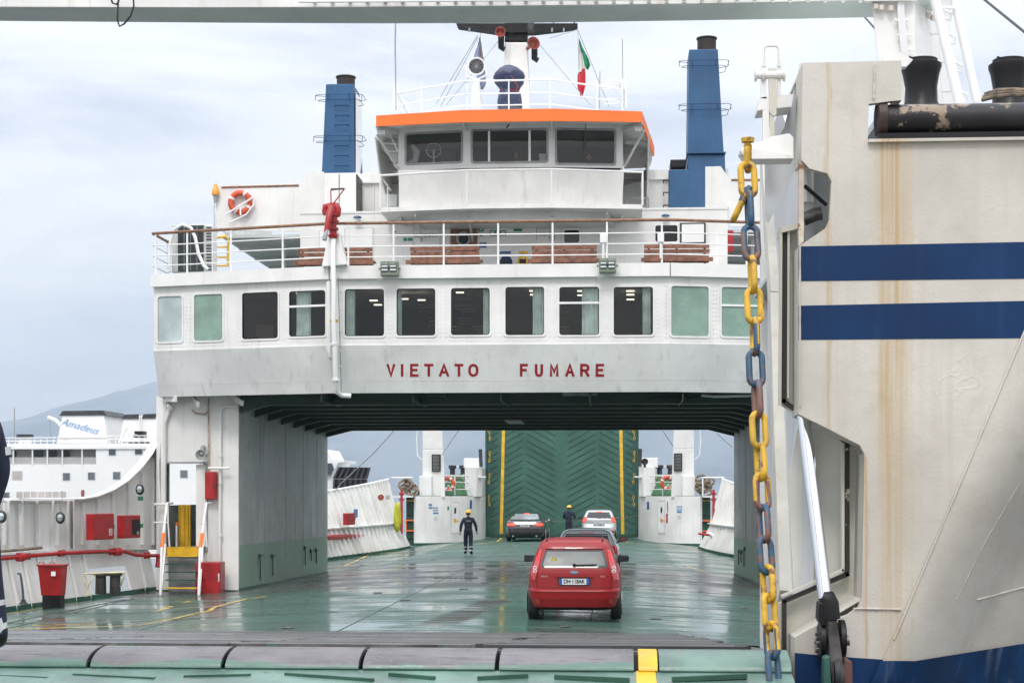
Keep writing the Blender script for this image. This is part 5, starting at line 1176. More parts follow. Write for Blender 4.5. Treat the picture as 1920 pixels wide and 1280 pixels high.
# ================================================================== UPPER DECK FURNITURE
def bench(px0, px1, label, Y=41.3):
    x0, x1 = X(px0, Y), X(px1, Y); z0 = 7.82; T = thing('deck_bench', label, 'bench', ((x0+x1)/2, Y, z0), 'wooden slatted benches on the upper deck')
    zt = Z(461, Y); e = lambda: random.uniform(-.012, .012)
    for k in range(4):
        h = .105; z = zt-k*(h+.018)-h; MB().box(x0+.08+e()*(k > 0), x1-.08+e()*(k > 0), Y+.02*k, Y+.02*k+.03, z, z+h).build('back_slat', WOOD, T, bevel=.006)
    for k in range(4): MB().box(x0, x1, Y+.12-.01+.11*k-.35, Y+.12+.09+.11*k-.35, z0+.42, z0+.45).build('seat_slat', WOOD, T, bevel=.004)
    MB().box(x0, x1, Y-.26, Y-.23, z0+.34, z0+.42).build('seat_slat', WOOD, T, bevel=.004)
    for x in (x0+.2, (x0+x1)/2, x1-.2): MB().box(x-.03, x+.03, Y-.2, Y+.1, z0, z0+.40).build('leg', WOOD, T); MB().box(x-.03, x+.03, Y+.06, Y+.1, z0+.4, zt).build('back_post', WOOD, T)
bench(552, 704, 'brown slatted bench left, partly hidden by the red water cannon pedestal')
bench(763, 905, 'brown slatted bench directly in front of the brown door')
bench(991, 1125, 'brown slatted bench right of the yellow bin')
bench(1202, 1336, 'brown slatted bench at the right, below the open white hatch')
# red water monitor on its pedestal
my = 38.8
T = thing('water_cannon', 'red fire water cannon on a white tapered pedestal at the deck edge', 'water cannon', P(626, 497, my))
MB().add([P(603, 500, my-.1), P(650, 496, my-.1), P(636, 436, my), P(616, 436, my)]+[v+Vector((0, .3, 0)) for v in (P(603, 500, my-.1), P(650, 496, my-.1), P(636, 436, my), P(616, 436, my))], [(0,1,2,3),(7,6,5,4),(0,4,5,1),(1,5,6,2),(2,6,7,3),(3,7,4,0)]).build('pedestal', WHITE, T, bevel=.02)
cx = P(626, 440, my-.0); prof = []
for py, r in [(447, 8), (443, 10), (440, 7), (434, 7), (433, 10.5), (429, 10.5), (428, 7), (420, 7), (419, 11), (415, 11), (414, 8), (408, 8), (407, 11), (404, 11), (403, 8), (396, 8)]: prof.append((r/77, P(626, py, my).z))
MB().lathe(prof, (cx.x, my-.12, 0), n=18).build('swivel_body', RED, T, smooth=40)
MB().tube([P(612, 402, my-.12), P(610, 396, my-.12), P(610, 388, my-.12), P(620, 386, my-.12), P(631, 386, my-.12), P(634, 392, my-.12), P(633, 402, my-.12), P(626, 404, my-.12)], .085, 10).build('yoke_pipe', RED, T, smooth=True)
MB().tube([P(622, 388, my-.35), P(617, 405, my-.5), P(613, 425, my-.55), P(609, 448, my-.6)], [.09, .08, .06, .045], 10).build('nozzle', RED, T, smooth=True)
MB().tube([P(613, 430, my-.56), P(608, 450, my-.62)], [.05, .06], 10).build('nozzle_tip', GREYM, T, smooth=True)
MB().tube([P(621, 385, my-.2), P(620, 357, my-.2), P(646, 354, my-.2), P(622, 386, my-.2)], .018, 6).build('tiller', RED, T)
MB().tube([P(620, 355, my-.2), P(646, 354, my-.2)], .022, 6).build('grip', DARK, T)
MB().tube([P(625, 450, my-.15), P(624, 475, my-.35), P(626, 540, my-.38), P(625.5, 600, my-.38), P(628, 650, my-.35), P(629, 715, my-.2), P(632, 735, my-.1), P(640, 741, my+.05), P(658, 742, my+.1)], .062, 10).build('supply_pipe', WHITE2, T, smooth=True)
for py, m in ((602, BEIGE), (645, WHITE2), (712, WHITE2)):
    p = P(626 if py < 640 else (627 if py < 700 else 630), py, my-.33 if py < 700 else my-.2); MB().lathe([(.10, -.03), (.10, -.003), (.075, 0), (.10, .003), (.10, .03)], p, n=14).build('flange', YEL if py == 602 else m, T)
MB().tube([P(616, 528, 38.9), P(616, 655, 38.8), P(618, 668, 38.85), P(623, 672, 38.95)], .055, 10).build('drain_pipe', WHITE, T, smooth=True)
cb = MB().tube([P(634, 520, 38.85), P(636, 600, 38.85), P(640, 735, 39.0)], .012, 5).build('cable', GREYM, T, smooth=True)
for py in (547, 582, 620, 657, 686): p = P(637, py, 38.85); MB().box(p.x-.03, p.x+.03, p.y-.03, p.y+.05, p.z-.02, p.z+.02).build('cable_clip', SOFF, T)
# floodlights
def flood(px0, px1, py0, py1, label, Y=38.6):
    x0, x1, z0, z1 = X(px0, Y), X(px1, Y), Z(py1, Y), Z(py0, Y); T = thing('floodlight', label, 'floodlight', ((x0+x1)/2, Y, z0), 'twin green-grey floodlights under the deck railing')
    FLG = paint('floodlight_grey_green', (.20, .23, .17), .5, .1, 5); FLD = paint('floodlight_lens', (.05, .085, .075), .15, .1)
    MB().box(x0, x1, Y, Y+.22, z0, z1).build('housing', FLG, T, bevel=.015)
    W = x1-x0; zm = (z0+z1)/2
    for k in (0, 1):
        a = x0+W*(.07+.47*k); b = a+W*.38
        h = MB().box(a, b, Y-.03, Y, z0+.09, z1-.06).build('lens', FLD, T, bevel=.01)
        for i in range(3):
            for j in range(2):
                u = a+(b-a)*(.2+.3*i); v = z0+.13+.09*j; MB().box(u-.022, u+.022, Y-.036, Y-.03, v-.018, v+.018).build('led', SIGNW, h)
    MB().lathe([(.02, -.04), (.02, .0)], ((x0+x1)/2, Y, zm), 'Y', 8).build('knob', DARK, T)
    MB().tube([P(px0+4, py1-2, Y+.1), P(px0-6, py1+5, Y+.1), P(px0, py1+11, Y+.1), P(px0+8, py1+6, Y+.1), P(px0+10, py1, Y+.1)], .008, 5).build('cable', SIGNW, T, smooth=True)
    for x in (x0-.03, x1+.03): MB().lathe([(.03, -.02), (.03, .02)], (x, Y+.1, zm), 'X', 8).build('side_bolt', FLG, T)
flood(713, 746, 487, 514, 'green-grey twin floodlight below the railing right of the water cannon')
flood(1123, 1155, 485, 512, 'green-grey twin floodlight below the railing at the right, above the curtain windows')
for px, lab in ((1131, 'left of the right-hand bench'), (1239, 'above the right-hand bench')):
    T = thing('junction_box', 'small white box fixed to the deck railing %s' % lab, 'box', P(px, 457, 38.9), 'white boxes on the deck railing')
    MB().box(X(px-6, 38.9), X(px+6, 38.9), 38.85, 38.95, Z(457, 38.9), Z(441, 38.9)).build('box', WHITE2, T, bevel=.01); MB().tube([P(px, 457, 38.9), P(px, 484, 38.9)], .03, 6).build('conduit', WHITE2, T)
# air-conditioning unit
Y = 41.6; T = thing('air_conditioning_unit', 'large white air conditioning unit with dark fan grille at the left end of the deck', 'air conditioner', P(358, 505, Y))
MB().box(X(322, Y), X(384, Y), Y, Y+.5, Z(505, Y), Z(414, Y)).build('cabinet', SOFF, T, bevel=.02)
gx0, gx1, gz0, gz1 = X(334, Y), X(382, Y), Z(503, Y), Z(416, Y)
MB().box(gx0, gx1, Y-.03, Y, gz0, gz1).build('fan_grille', paint('fan_grille_dark', (.02, .03, .035), .4), T, bevel=.008)
for k in range(1, 4): x = gx0+(gx1-gx0)*k/4; MB().box(x-.006, x+.006, Y-.045, Y-.03, gz0+.02, gz1-.02).build('grille_bar', GREYM, T)
for k in range(1, 6): z = gz0+(gz1-gz0)*k/6; MB().box(gx0+.02, gx1-.02, Y-.043, Y-.03, z-.005, z+.005).build('grille_bar', DARK, T)
for k in range(15): z = Z(500-k*5.7, Y); MB().box(X(386, Y), X(396, Y), Y+.02, Y+.06, z-.012, z+.025).build('louvre', DARK, T)
MB().box(X(384.2, Y), X(398, Y), Y+.05, Y+.5, Z(505, Y), Z(413, Y)).build('side_panel', WHITE2, T)
MB().tube([P(318, 510, 41.3), P(318, 460, 41.3), P(326, 430, 41.3), P(342, 421, 41.3), P(358, 427, 41.3), P(366, 445, 41.3), P(372, 475, 41.3), P(382, 498, 41.3), P(390, 505, 41.3)], .045, 8).build('white_hose', SIGNW, T, smooth=True)
T = thing('yellow_ladder', 'yellow tube ladder standing right of the air conditioning unit', 'ladder', P(425, 500, 43.2))
MB().tube([P(400, 446, 43.2), P(424, 443, 43.2), P(428, 450, 43.2), P(427, 500, 43.2)], .035, 8).build('frame', YEL, T, smooth=True)
for py in (463, 482, 498): MB().tube([P(400, py, 43.2), P(427, py, 43.2)], .025, 6).build('rung', YEL, T)
o = MB().box(X(1365, 42), X(1375, 42), 42, 42.2, Z(476, 42), Z(436, 42)).build('fire_cabinet', RED, bevel=.01); tag(o, 'narrow red box on the upper deck just left of the hanging chain', 'cabinet')
for px0, px1, m, lab in ((937, 961, BLUES, 'blue waste bin with black mouth on the upper deck'), (970, 991, YEL, 'yellow waste bin with black mouth beside the blue one')):
    Y = 43.8; c = P((px0+px1)/2, 500, Y); w_ = (X(px1, Y)-X(px0, Y))/2; T = thing('waste_bin', lab, 'bin', (c.x, Y, 7.82), 'waste bins on the upper deck'); zt = Z(482, Y)
    MB().lathe([(w_*.9, 7.82), (w_, zt-.25), (w_*.97, zt-.1), (w_*.7, zt), (.001, zt+.02)], (c.x, Y, 0), n=18).build('body', m, T, smooth=50)
    MB().box(c.x-w_*.6, c.x+w_*.6, Y-w_-.01, Y-w_*.7, zt-.2, zt-.07).build('mouth', BLK, T, bevel=.02)

# ================================================================== FAR END: bow houses, masts, ramp
ramp2 = thing('raised_loading_ramp', 'raised green loading ramp with yellow edge lines at the far end of the deck', 'ramp', (0, 84, 0))
def RP(x, h, out=0): return Vector((x, 83.6+h*.055-out, h-.05))
MB().add([RP(-3.95, 0), RP(3.95, 0), RP(3.95, 10), RP(-3.95, 10)]+[v+Vector((0, .3, 0)) for v in (RP(-3.95, 0), RP(3.95, 0), RP(3.95, 10), RP(-3.95, 10))], [(0,1,2,3),(7,6,5,4),(0,4,5,1),(1,5,6,2),(2,6,7,3),(3,7,4,0)]).build('plate', RAMPG, ramp2)
for s_ in (-1, 1):
    a, b = RP(s_*3.18, 0.02, .006), RP(s_*3.0, 10, .006)
    w_ = Vector((.08, 0, 0)); MB().prism([a-w_, a+w_, b+w_, b-w_], (0, .004, 0)).build('yellow_line', YEL, ramp2)
    MB().box(s_*3.95-.05, s_*3.95+.05, 83.4, 83.75, 0, 10).build('side_edge', DGREEN, ramp2)
BARM = paint('tread_bar_dark_green', (.016, .062, .044), .5, .2, 4)
def treadbar(x0, x1, h0, h1):
    a, b = RP(x0, h0, .0), RP(x1, h1, .0); return MB().bar(a, b, .032, .05, (0, -1, .05))
protos = {}
cnt = 0
for col, (x0, x1, up) in enumerate([(-3.75, -3.35, 1), (-3.0, -2.05, 1), (-1.85, -.35, -1), (.3, 1.75, 1), (1.95, 2.95, -1), (3.3, 3.75, -1)]):
    for r in range(26):
        h = .35+r*.355; dh = (x1-x0)*.55
        a, b = (h, h+dh) if up > 0 else (h+dh, h)
        if col == 2: a, b = (h+dh, h)
        if col == 3: a, b = (h, h+dh)
        if (h+dh) > 9.8: continue
        key = col
        if key not in protos:
            protos[key] = (treadbar(x0, x1, a, b).build('tread_bar', BARM, ramp2), h)
        else:
            o = protos[key][0].copy(); COL.objects.link(o); o.location = Vector((0, .055*(h-protos[key][1]), h-protos[key][1])); 
MB().box(-3.9, 3.9, 83.2, 83.58, -.05, .14).build('hinge_beam', DGREEN, ramp2)
for s_ in (-1, 1):
    T = thing('ramp_chain', 'yellow and blue chain hanging along the %s edge of the raised green ramp' % ('left' if s_ < 0 else 'right'), 'chain', (s_*3.75, 83, .9))
    pr = {}
    for k in range(38):
        z = 4.2*1-.0+3.0-k*.19+.0; 
        if z < 1.2: break
        m = CHY if (k//3) % 2 else CHB; key = (m.name, k % 2)
        if key not in pr:
            w_, h_ = .045, .085; pts = []
            for i in range(12):
                a = 2*math.pi*i/12; u = w_*math.cos(a); v = h_*math.copysign(abs(math.sin(a))**.7, math.sin(a)); pts.append((u, 0, v) if k % 2 else (0, u, v))
            o = MB().tube(pts, .02, 5, closed=True).build('link', m, None, origin=(0, 0, 0), smooth=True); pr[key] = o
        else: o = pr[key].copy(); COL.objects.link(o)
        o.parent = T; o.location = (.03*math.sin(k*1.3), .0, z-.9)
wire('slack_rope', 'thin rope strung low across the foot of the raised green ramp', 'rope', [P(910, 968, 82.6), P(945, 977, 82.4), P(1055, 977, 82.2), P(1150, 972, 82.4), P(1198, 966, 82.6)], .008, ROPE)
def bowhouse(s_):
    side = 'left' if s_ < 0 else 'right'
    T = thing('bow_house', 'curved white deckhouse with oval-window door %s of the raised green ramp' % side, 'deckhouse', (s_*5.3, 79, -.3))
    path = [(6.85, 77.0), (6.0, 77.3), (5.2, 78.2), (4.55, 79.6), (4.1, 81.4), (3.98, 83.6), (3.98, 90)]
    fine = []
    for i in range(len(path)-1):
        for k in range(4):
            t_ = k/4; p0, p1, p2, p3 = [Vector(path[max(0, min(len(path)-1, j))]) for j in (i-1, i, i+1, i+2)]
            fine.append(.5*((2*p1)+(-p0+p2)*t_+(2*p0-5*p1+4*p2-p3)*t_*t_+(-p0+3*p1-3*p2+p3)*t_**3))
    fine.append(Vector(path[-1])); fine = [Vector((s_*p.x, p.y)) for p in fine]
    def wallseg(z0, z1, m, nm, off=0):
        vs_ = []
        for p in fine: vs_ += [(p.x, p.y-off, z0), (p.x, p.y-off, z1)]
        n_ = len(vs_); vs_ += [(v[0]+s_*.1, v[1]+.1, v[2]) for v in vs_]; fs = []
        for i in range(len(fine)-1):
            a = 2*i; fs += [(a, a+2, a+3, a+1), (n_+a, n_+a+1, n_+a+3, n_+a+2), (a+1, a+3, n_+a+3, n_+a+1), (a, n_+a, n_+a+2, a+2)]
        fs += [(0, 1, n_+1, n_), (n_-2, 2*n_-2, 2*n_-1, n_-1)]
        return MB().add(vs_, fs).build(nm, m, T, smooth=35)
    wallseg(-.18, 2.12, WHITE, 'wall'); wallseg(-.34, -.15, DGREEN, 'green_skirting', .004)
    MB().prism([Vector((p.x, p.y+.02, 2.10)) for p in fine]+[Vector((s_*6.85, 90, 2.10))], (0, 0, .04)).build('deck', DGREEN, T)
    # green gap with steps beside it
    MB().box(*sorted((s_*6.86, s_*7.35)), 77.3, 77.4, -.3, 2.1).build('green_back_panel', DGREEN, T)
    for k in range(5): MB().box(*sorted((s_*6.88, s_*7.33)), 77.18, 77.3, .1+k*.38, .14+k*.38).build('ladder_rung', DGREEN, T)
    MB().box(*sorted((s_*6.88, s_*7.33)), 77.1, 77.2, .42, .47).build('orange_bar', ORANGE, T); MB().box(*sorted((s_*6.88, s_*7.33)), 77.1, 77.2, 1.02-.1, 1.07-.1).build('orange_bar', ORANGE, T)
    for x in (6.87, 7.33): MB().box(s_*x-.02, s_*x+.02, 77.08, 77.2, .4, 1.0).build('orange_post', ORANGE, T)
    MB().box(*sorted((s_*6.88, s_*7.33)), 77.1, 77.2, 1.88, 1.92).build('yellow_bar', YEL, T)
    # door on the curved wall (placed where it stands on the wall)
    dp = {-1: (847, 860.5, 942, 998), 1: (1234, 1246, 940, 998)}[s_]
    yy = 77.9; pa, pb = P(dp[0], dp[3], yy), P(dp[1], dp[2], yy)
    wx = s_*5.35
    # nearest wall point for the pixel
    def onwall(px, py, out=.03):
        best = None
        for a, b in zip(fine, fine[1:]):
            p = PF(px, py, a, b); t_ = (Vector((p.x, p.y))-a).dot(b-a)/(b-a).length_squared
            if -.05 <= t_ <= 1.05:
                p.y -= out
                if best is None or p.y < best.y: best = p
        return best
    a, b, c_, d_ = onwall(dp[0], dp[3]), onwall(dp[1], dp[3]), onwall(dp[1], dp[2]), onwall(dp[0], dp[2])
    if a and b and c_ and d_:
        b.z = a.z; d_.z = c_.z
        D_ = MB().prism([a, b, Vector((b.x, b.y, c_.z)), Vector((a.x, a.y, c_.z))], (0, .05, 0)).build('door', WHITE2, T, bevel=.01)
        g = Vector((-.0, -.03, 0)); o = [a, b, Vector((b.x, b.y, c_.z)), Vector((a.x, a.y, c_.z))]; cen = sum(o, Vector())/4
        MB().ring([cen+(v-cen)*1.09 for v in o], [cen+(v-cen)*1.0 for v in o], (0, .03, 0)).build('frame', SOFF, D_)
        w_ = cen+Vector((0, -.02, .35)); ux = (b-a).normalized()
        MB().prism([w_+ux*.09*math.cos(q)+Vector((0, 0, .16*math.sin(q))) for q in [2*math.pi*i/16 for i in range(16)]], (0, .03, 0)).build('oval_window', DARK, D_)
        q = cen+Vector((0, -.02, -.15)); MB().prism([q-ux*.1+Vector((0, 0, -.1)), q+ux*.1+Vector((0, 0, -.1)), q+ux*.1+Vector((0, 0, .1)), q-ux*.1+Vector((0, 0, .1))], (0, .02, 0)).build('warning_sign', YEL, D_)
        MB().bar(q+ux*.12, q+ux*.3, .03, .03).build('handle', ORANGE, D_)
    def sign(px0, px1, py0, py1, m, nm='notice'):
        a, b = onwall(px0, py1, .015), onwall(px1, py1, .015)
        if not a or not b: return
        z1 = onwall(px0, py0).z; MB().prism([a, b, Vector((b.x, b.y, z1)), Vector((a.x, a.y, z1))], (0, .012, 0)).build(nm, m, T)
    LBU = paint('notice_blue', (.10, .22, .45), .5)
    if s_ < 0:
        sign(804, 810, 944, 948, LBU); sign(804, 811, 950, 953, LBU)
        for i in range(4):
            sign(812+i*2.6, 813.6+i*2.6, 950, 953, LBU); sign(812+i*2.6, 813.6+i*2.6, 955, 958, LBU)
        sign(812, 822, 960, 963, LBU); sign(814, 820, 967, 975, SOFF); sign(881, 885, 937, 953, SIGNB); sign(839, 842, 949, 956, SIGNG)
    else:
        for i in range(4):
            sign(1269+i*2.6, 1270.6+i*2.6, 948, 951, LBU); sign(1269+i*2.6, 1270.6+i*2.6, 953, 956, LBU)
        sign(1269, 1278, 957, 961, LBU); sign(1270, 1277, 965, 972, SOFF); sign(1213, 1217, 940, 955, SIGNB); sign(1236, 1242, 942, 948, RED); sign(1249, 1252, 962, 980, RED, 'extinguisher'); sign(1251, 1252.5, 940, 960, RED, 'red_pipe')
    # rail with items on top
    yr = 77.4
    R_ = [Vector((s_*x, y, 0)) for x, y in ((6.6, 77.4), (5.4, 78.0), (4.35, 79.6))]
    for k, z in enumerate((2.45, 2.8, 3.12)): MB().tube([p+Vector((0, .15, z)) for p in (Vector((s_*5.7, 77.7, 0)), Vector((s_*5.2, 78.3, 0)), Vector((s_*4.5, 79.6, 0)))], .03 if k == 2 else .022, 6).build('rail', WHITE2, T)
    for x, y in ((5.65, 77.9), (5.1, 78.5), (4.55, 79.7)): MB().box(s_*x-.03, s_*x+.03, y-.03, y+.03, 2.12, 3.14).build('rail_post', WHITE2, T)
    MB().prism([Vector((s_*4.75, 80, 2.1)), Vector((s_*4.2, 80.4, 2.1)), Vector((s_*3.98, 81, 2.1)), Vector((s_*3.98, 81, 3.5)), Vector((s_*4.4, 80.4, 3.5))][:3]+[Vector((s_*4.3, 90, 2.1)), Vector((s_*4.75, 90, 2.1))], (0, 0, 1.45)).build('inner_block', WHITE, T)
    MB().box(*sorted((s_*4.15, s_*4.95)), 81.5, 83, 3.55, 4.05).build('top_locker', WHITE2, T, bevel=.03)
    MB().box(*sorted((s_*3.75, s_*4.3)), 80.6, 80.9, 3.05, 3.12).build('chain_bracket', WHITE2, T)
    MB().tube([(s_*4.02, 81, 3.6), (s_*4.05, 81, 4.5)], .09, 8).build('post', DARK, T)
    for x in (5.05, 5.6): MB().lathe([(.16, 2.1), (.13, 3.5), (.2, 3.55), (.2, 3.7)], (s_*x, 82.2, 0), n=12).build('bollard', DARK, T, smooth=35)
    MB().tube([(s_*5.75, 81.6, 3.62), (s_*5.75, 81.6, 3.0)], .03, 6); MB().box(*sorted((s_*4.9, s_*5.75)), 82.6, 82.8, 3.62, 3.7).build('top_bar', WHITE2, T)
    # mast
    mx = s_*6.07; X0, X1 = .55, .55
    fm = thing('bow_mast', 'white tapered bow mast with black vent panel %s of the raised green ramp' % side, 'mast', (mx, 77.9, 2.1))
    prof_ = lambda x0, x1, z: [Vector((mx+x0, 77.6, z)), Vector((mx+x1, 77.6, z)), Vector((mx+x1*.8, 78.7, z)), Vector((mx+x0*.8, 78.7, z))]
    b4_ = prof_(-.56, .56, 2.05); m4 = prof_(-.52 if s_ < 0 else -.50, .50 if s_ < 0 else .52, 4.4); t4_ = prof_(-.42, .42, 7.4)
    sh_ = Vector((-s_*.14, 0, 0))
    b4_ = [v+sh_*.2 for v in b4_]; t4_ = [v-sh_*.6 for v in t4_]
    F6 = [(0,3,2,1),(4,5,6,7),(0,1,5,4),(1,2,6,5),(2,3,7,6),(3,0,4,7)]
    MB().add(b4_+m4, F6).build('lower_column', WHITE, fm, bevel=.03); MB().add(m4+t4_, F6).build('upper_column', WHITE, fm, bevel=.03)
    pv = {-1: (809.5, 826, 851, 883), 1: (1264, 1279, 850, 883)}[s_]; x0, x1, z0, z1 = X(pv[0], 77.5), X(pv[1], 77.5), Z(pv[3], 77.5), Z(pv[2], 77.5)
    vp = MB().box(x0, x1, 77.5, 77.6, z0, z1).build('vent_panel', BLK, fm, bevel=.01)
    for i in range(1, 12): z = z0+(z1-z0)*i/12; MB().box(x0+.05, x1-.05, 77.46, 77.5, z-.012, z+.012).build('louvre', GREYM, vp)
    e_ = -1 if s_ < 0 else 1
    MB().tube([Vector((mx+e_*.62, 77.9, 7.2)), Vector((mx+e_*.85, 77.9, 4.9)), Vector((mx+e_*.8, 77.9, 4.1)), Vector((mx+e_*.6, 77.9, 3.9))], .035, 6).build('ladder_rail', WHITE2, fm, smooth=True)
    MB().box(*sorted((mx+e_*.05*0+e_*.3-.35, mx+e_*.3+.25)), 77.3, 77.6, 2.12, 3.1).build('cabinet', WHITE2, fm, bevel=.02)
    # lifebuoy, winch, rope heap
    px, py = (840, 907) if s_ < 0 else (1252, 905)
    lifebuoy(P(px, py, 78.15), .36, 'red lifebuoy behind the railing %s of the raised ramp' % side, rope=False)
    tr_ = thing('warning_triangle', 'white-edged warning triangle on the railing in front of the %s far lifebuoy' % side, 'sign', P(px+1, py+8, 77.8))
    MB().tube([P(px-5, py+12, 77.8), P(px+7, py+12, 77.8), P(px+1, py+2, 77.8)], .03, 6, closed=True).build('frame', SIGNW, tr_)
    W_ = thing('mooring_winch', 'green mooring winch with coiled rope on the deckhouse %s of the raised ramp' % side, 'winch', (s_*5.1, 79.6, 2.14)); WG = paint('winch_green', (.12, .30, .14), .5, .15, 4)
    MB().prism([(s_*4.55, 79.6, 2.15), (s_*5.9, 79.6, 2.15), (s_*5.7, 79.6, 2.85), (s_*4.9, 79.6, 2.9)], (0, .6, 0)).build('frame', WG, W_, bevel=.03)
    for zc in (2.98,): MB().lathe([(.24, -.42), (.24, -.36), (.18, -.35), (.18, .35), (.24, .36), (.24, .42)], (s_*5.2, 79.95, zc), 'X', 16).build('drum', WG, W_, smooth=35)
    mb = MB()
    for i in range(7): mb.tube([(s_*5.2-.3+.1*i, 79.95+.21*math.cos(a), 2.98+.21*math.sin(a)) for a in [2*math.pi*k/14 for k in range(14)]], .035, 5, closed=True)
    mb.build('rope_turns', ROPE, W_, smooth=True)
    hp = thing('rope_heap', 'heap of grey-brown mooring rope beside the mast %s of the raised ramp' % side, 'rope', (s_*7.3, 77.0, 2.15)); mb = MB(); rnd = random.Random(5+s_)
    for i in range(9):
        cx_, cz_ = s_*(7.15+rnd.uniform(-.35, .25)), 2.35+rnd.uniform(-.1, .6); r_ = rnd.uniform(.15, .34)
        mb.tube([(cx_+r_*math.cos(a), 77.2+rnd.uniform(-.12, .12)+.1*math.sin(a), cz_+r_*.8*math.sin(a)) for a in [2*math.pi*k/14 for k in range(14)]], .055, 6, closed=True)
    mb.build('rope', ROPE, hp, smooth=True)
    MB().box(*sorted((s_*6.95, s_*7.9)), 76.6, 78.4, 2.06, 2.13).build('platform', WHITE, T)
    MB().tube([(s_*6.95, 76.6, 3.0), (s_*7.95, 76.4, 3.0)], .04, 6).build('platform_rail', WHITE2, T)
    if s_ > 0:
        for x in (6.95, 7.9): MB().tube([(s_*x, 76.6, 2.1), (s_*x, 76.6, 3.0)], .035, 6).build('rail_post', WHITE2, T)
        hs = thing('black_horn', 'small black loudspeaker on top of the right far deckhouse', 'loudspeaker', P(1209, 866, 81)); MB().lathe([(.05, .25), (.08, .1), (.17, 0), (.1, .02), (.001, .05)], P(1209, 865, 81), 'Y', 16).build('bell', BLK, hs, smooth=40); MB().tube([P(1209, 866, 81.1), P(1209, 876, 81.1)], .06, 8).build('post', BLK, hs)
    # red hydrant riser
    rp_ = thing('red_riser_pipe', 'upright red pipe on the %s bulwark near the far deckhouse' % side, 'pipe', P(753 if s_ < 0 else 1338, 1000, 73))
    px = 753 if s_ < 0 else 1338
    MB().tube([P(px, 918, 73.2), P(px, 1000, 72.8)], .06, 8).build('pipe', RED, rp_, smooth=True)
    for py in (925, 936): p = P(px, py, 73.2); MB().lathe([(.06, -.06), (.13, -.03), (.13, .03), (.06, .06)], p, n=12).build('valve', RED, rp_, smooth=40)
for s_ in (-1, 1): bowhouse(s_)
# fittings of the far left bulwark
FW1, FW2 = ((-8.55, 56.0), (-7.15, 73.0))
def Q2(px, py): return PF(px, py, FW1, FW2)
T = thing('far_fire_main', 'red fire main pipe along the far left bulwark with a branch down to the deck', 'pipe', Q2(680, 1005))
MB().tube([Q2(600, 1007), Q2(625, 1005), Q2(680, 1004), Q2(755, 1002)], .075, 8).build('pipe', RED, T, smooth=True)
MB().tube([Q2(600, 1010), Q2(650, 1009), Q2(690, 1007)], .05, 8).build('pipe', RED, T, smooth=True)
MB().tube([Q2(693, 1003), Q2(696, 1015), Q2(699, 1030)], .09, 8).build('branch', RED, T, smooth=True)
MB().tube([Q2(688, 1011), Q2(702, 1011)], .12, 8).build('valve', RED, T)
T = thing('green_hydrant', 'green and white hydrant post standing before the far left bulwark', 'hydrant', PD(640, 1042))
p = PD(641, 1043); MB().lathe([(.16, 0), (.12, .05), (.10, .25)], p, n=12).build('foot', DGREEN, T); MB().lathe([(.09, .25), (.09, .5)], p, n=12).build('white_band', SIGNW, T); MB().lathe([(.10, .5), (.15, .55), (.17, .7), (.12, .78), (.05, .85)], p, n=12).build('head', DGREEN, T, smooth=40)
T = thing('yellow_hose', 'coiled yellow hose hanging on the far left bulwark', 'hose', Q2(746, 995))
mb = MB()
for k in range(6): mb.tube([P(745+(5-k*.7)*math.cos(a)*1.0, 969+(27-k*1.5)*math.sin(a), 71.5-.04*k) for a in [2*math.pi*i/20 for i in range(20)]], .05, 6, closed=True)
mb.build('coil', paint('hose_yellow', (.50, .50, .03), .5, .1, 5), T, smooth=True)
T, loc, Ln, h, dp_, d = cabinet('far_extinguisher_box', 'small red extinguisher box on the far left bulwark', 'cabinet', 643, 656, 961, 984, 0, .2, plane=(FW1, FW2))
def fsign(px0, px1, py0, py1, m, label, cat='sign'):
    a, b = Q2(px0, py1), Q2(px1, py1); z1 = Q2(px0, py0).z; o = MB().prism([a, b, Vector((b.x, b.y, z1)), Vector((a.x, a.y, z1))], (.02, -.02, 0)).build('notice', m); tag(o, label, cat); return o
fsign(663, 670, 954, 970, paint('notice_blue', (.1, .22, .45)), 'narrow blue notice right of the small red extinguisher box on the far bulwark')
fsign(723, 730, 928, 936, SOFF, 'small pale plate on the far left bulwark near its top')
p = Q2(711, 932); o = MB().lathe([(.12, 0), (.14, -.08), (.001, -.1)], p+Vector((.1, -.1, 0)), 'Y', 12).build('round_lamp', HR, smooth=40); tag(o, 'small round red lamp near the top of the far left bulwark', 'lamp')
wire('mooring_line', 'thin grey line running down from the bridge to the far left bulwark top', 'rope', [P(745, 800, 60), P(700, 850, 60), P(640, 905, 61), P(628, 921, 61)], .02)
wire('mast_stay', 'thin grey stay right of the far left mast', 'rope', [P(860, 806, 77), P(829, 852, 77.5)], .02)
wire('mast_stay', 'thin grey stay left of the far right mast', 'rope', [P(1243, 808, 77), P(1262, 836, 77.5)], .02)
wire('mast_stay', 'thin grey stay right of the far right mast', 'rope', [P(1344, 812, 77), P(1373, 838, 77.5)], .02)
# pipe rail on the far right bulwark
T = thing('hose_reel_pipe', 'red pipe with white hose along the foot of the far right bulwark', 'pipe', P(1350, 1010, 70))
MB().tube([P(1310, 1000, 71), P(1345, 1004, 70.5), P(1380, 1005, 69)], .05, 8).build('pipe', RED, T, smooth=True); MB().tube([P(1330, 999, 70.8), P(1340, 1005, 70.2), P(1355, 1003, 70), P(1380, 1002, 69)], .07, 8).build('hose', SIGNW, T, smooth=True)
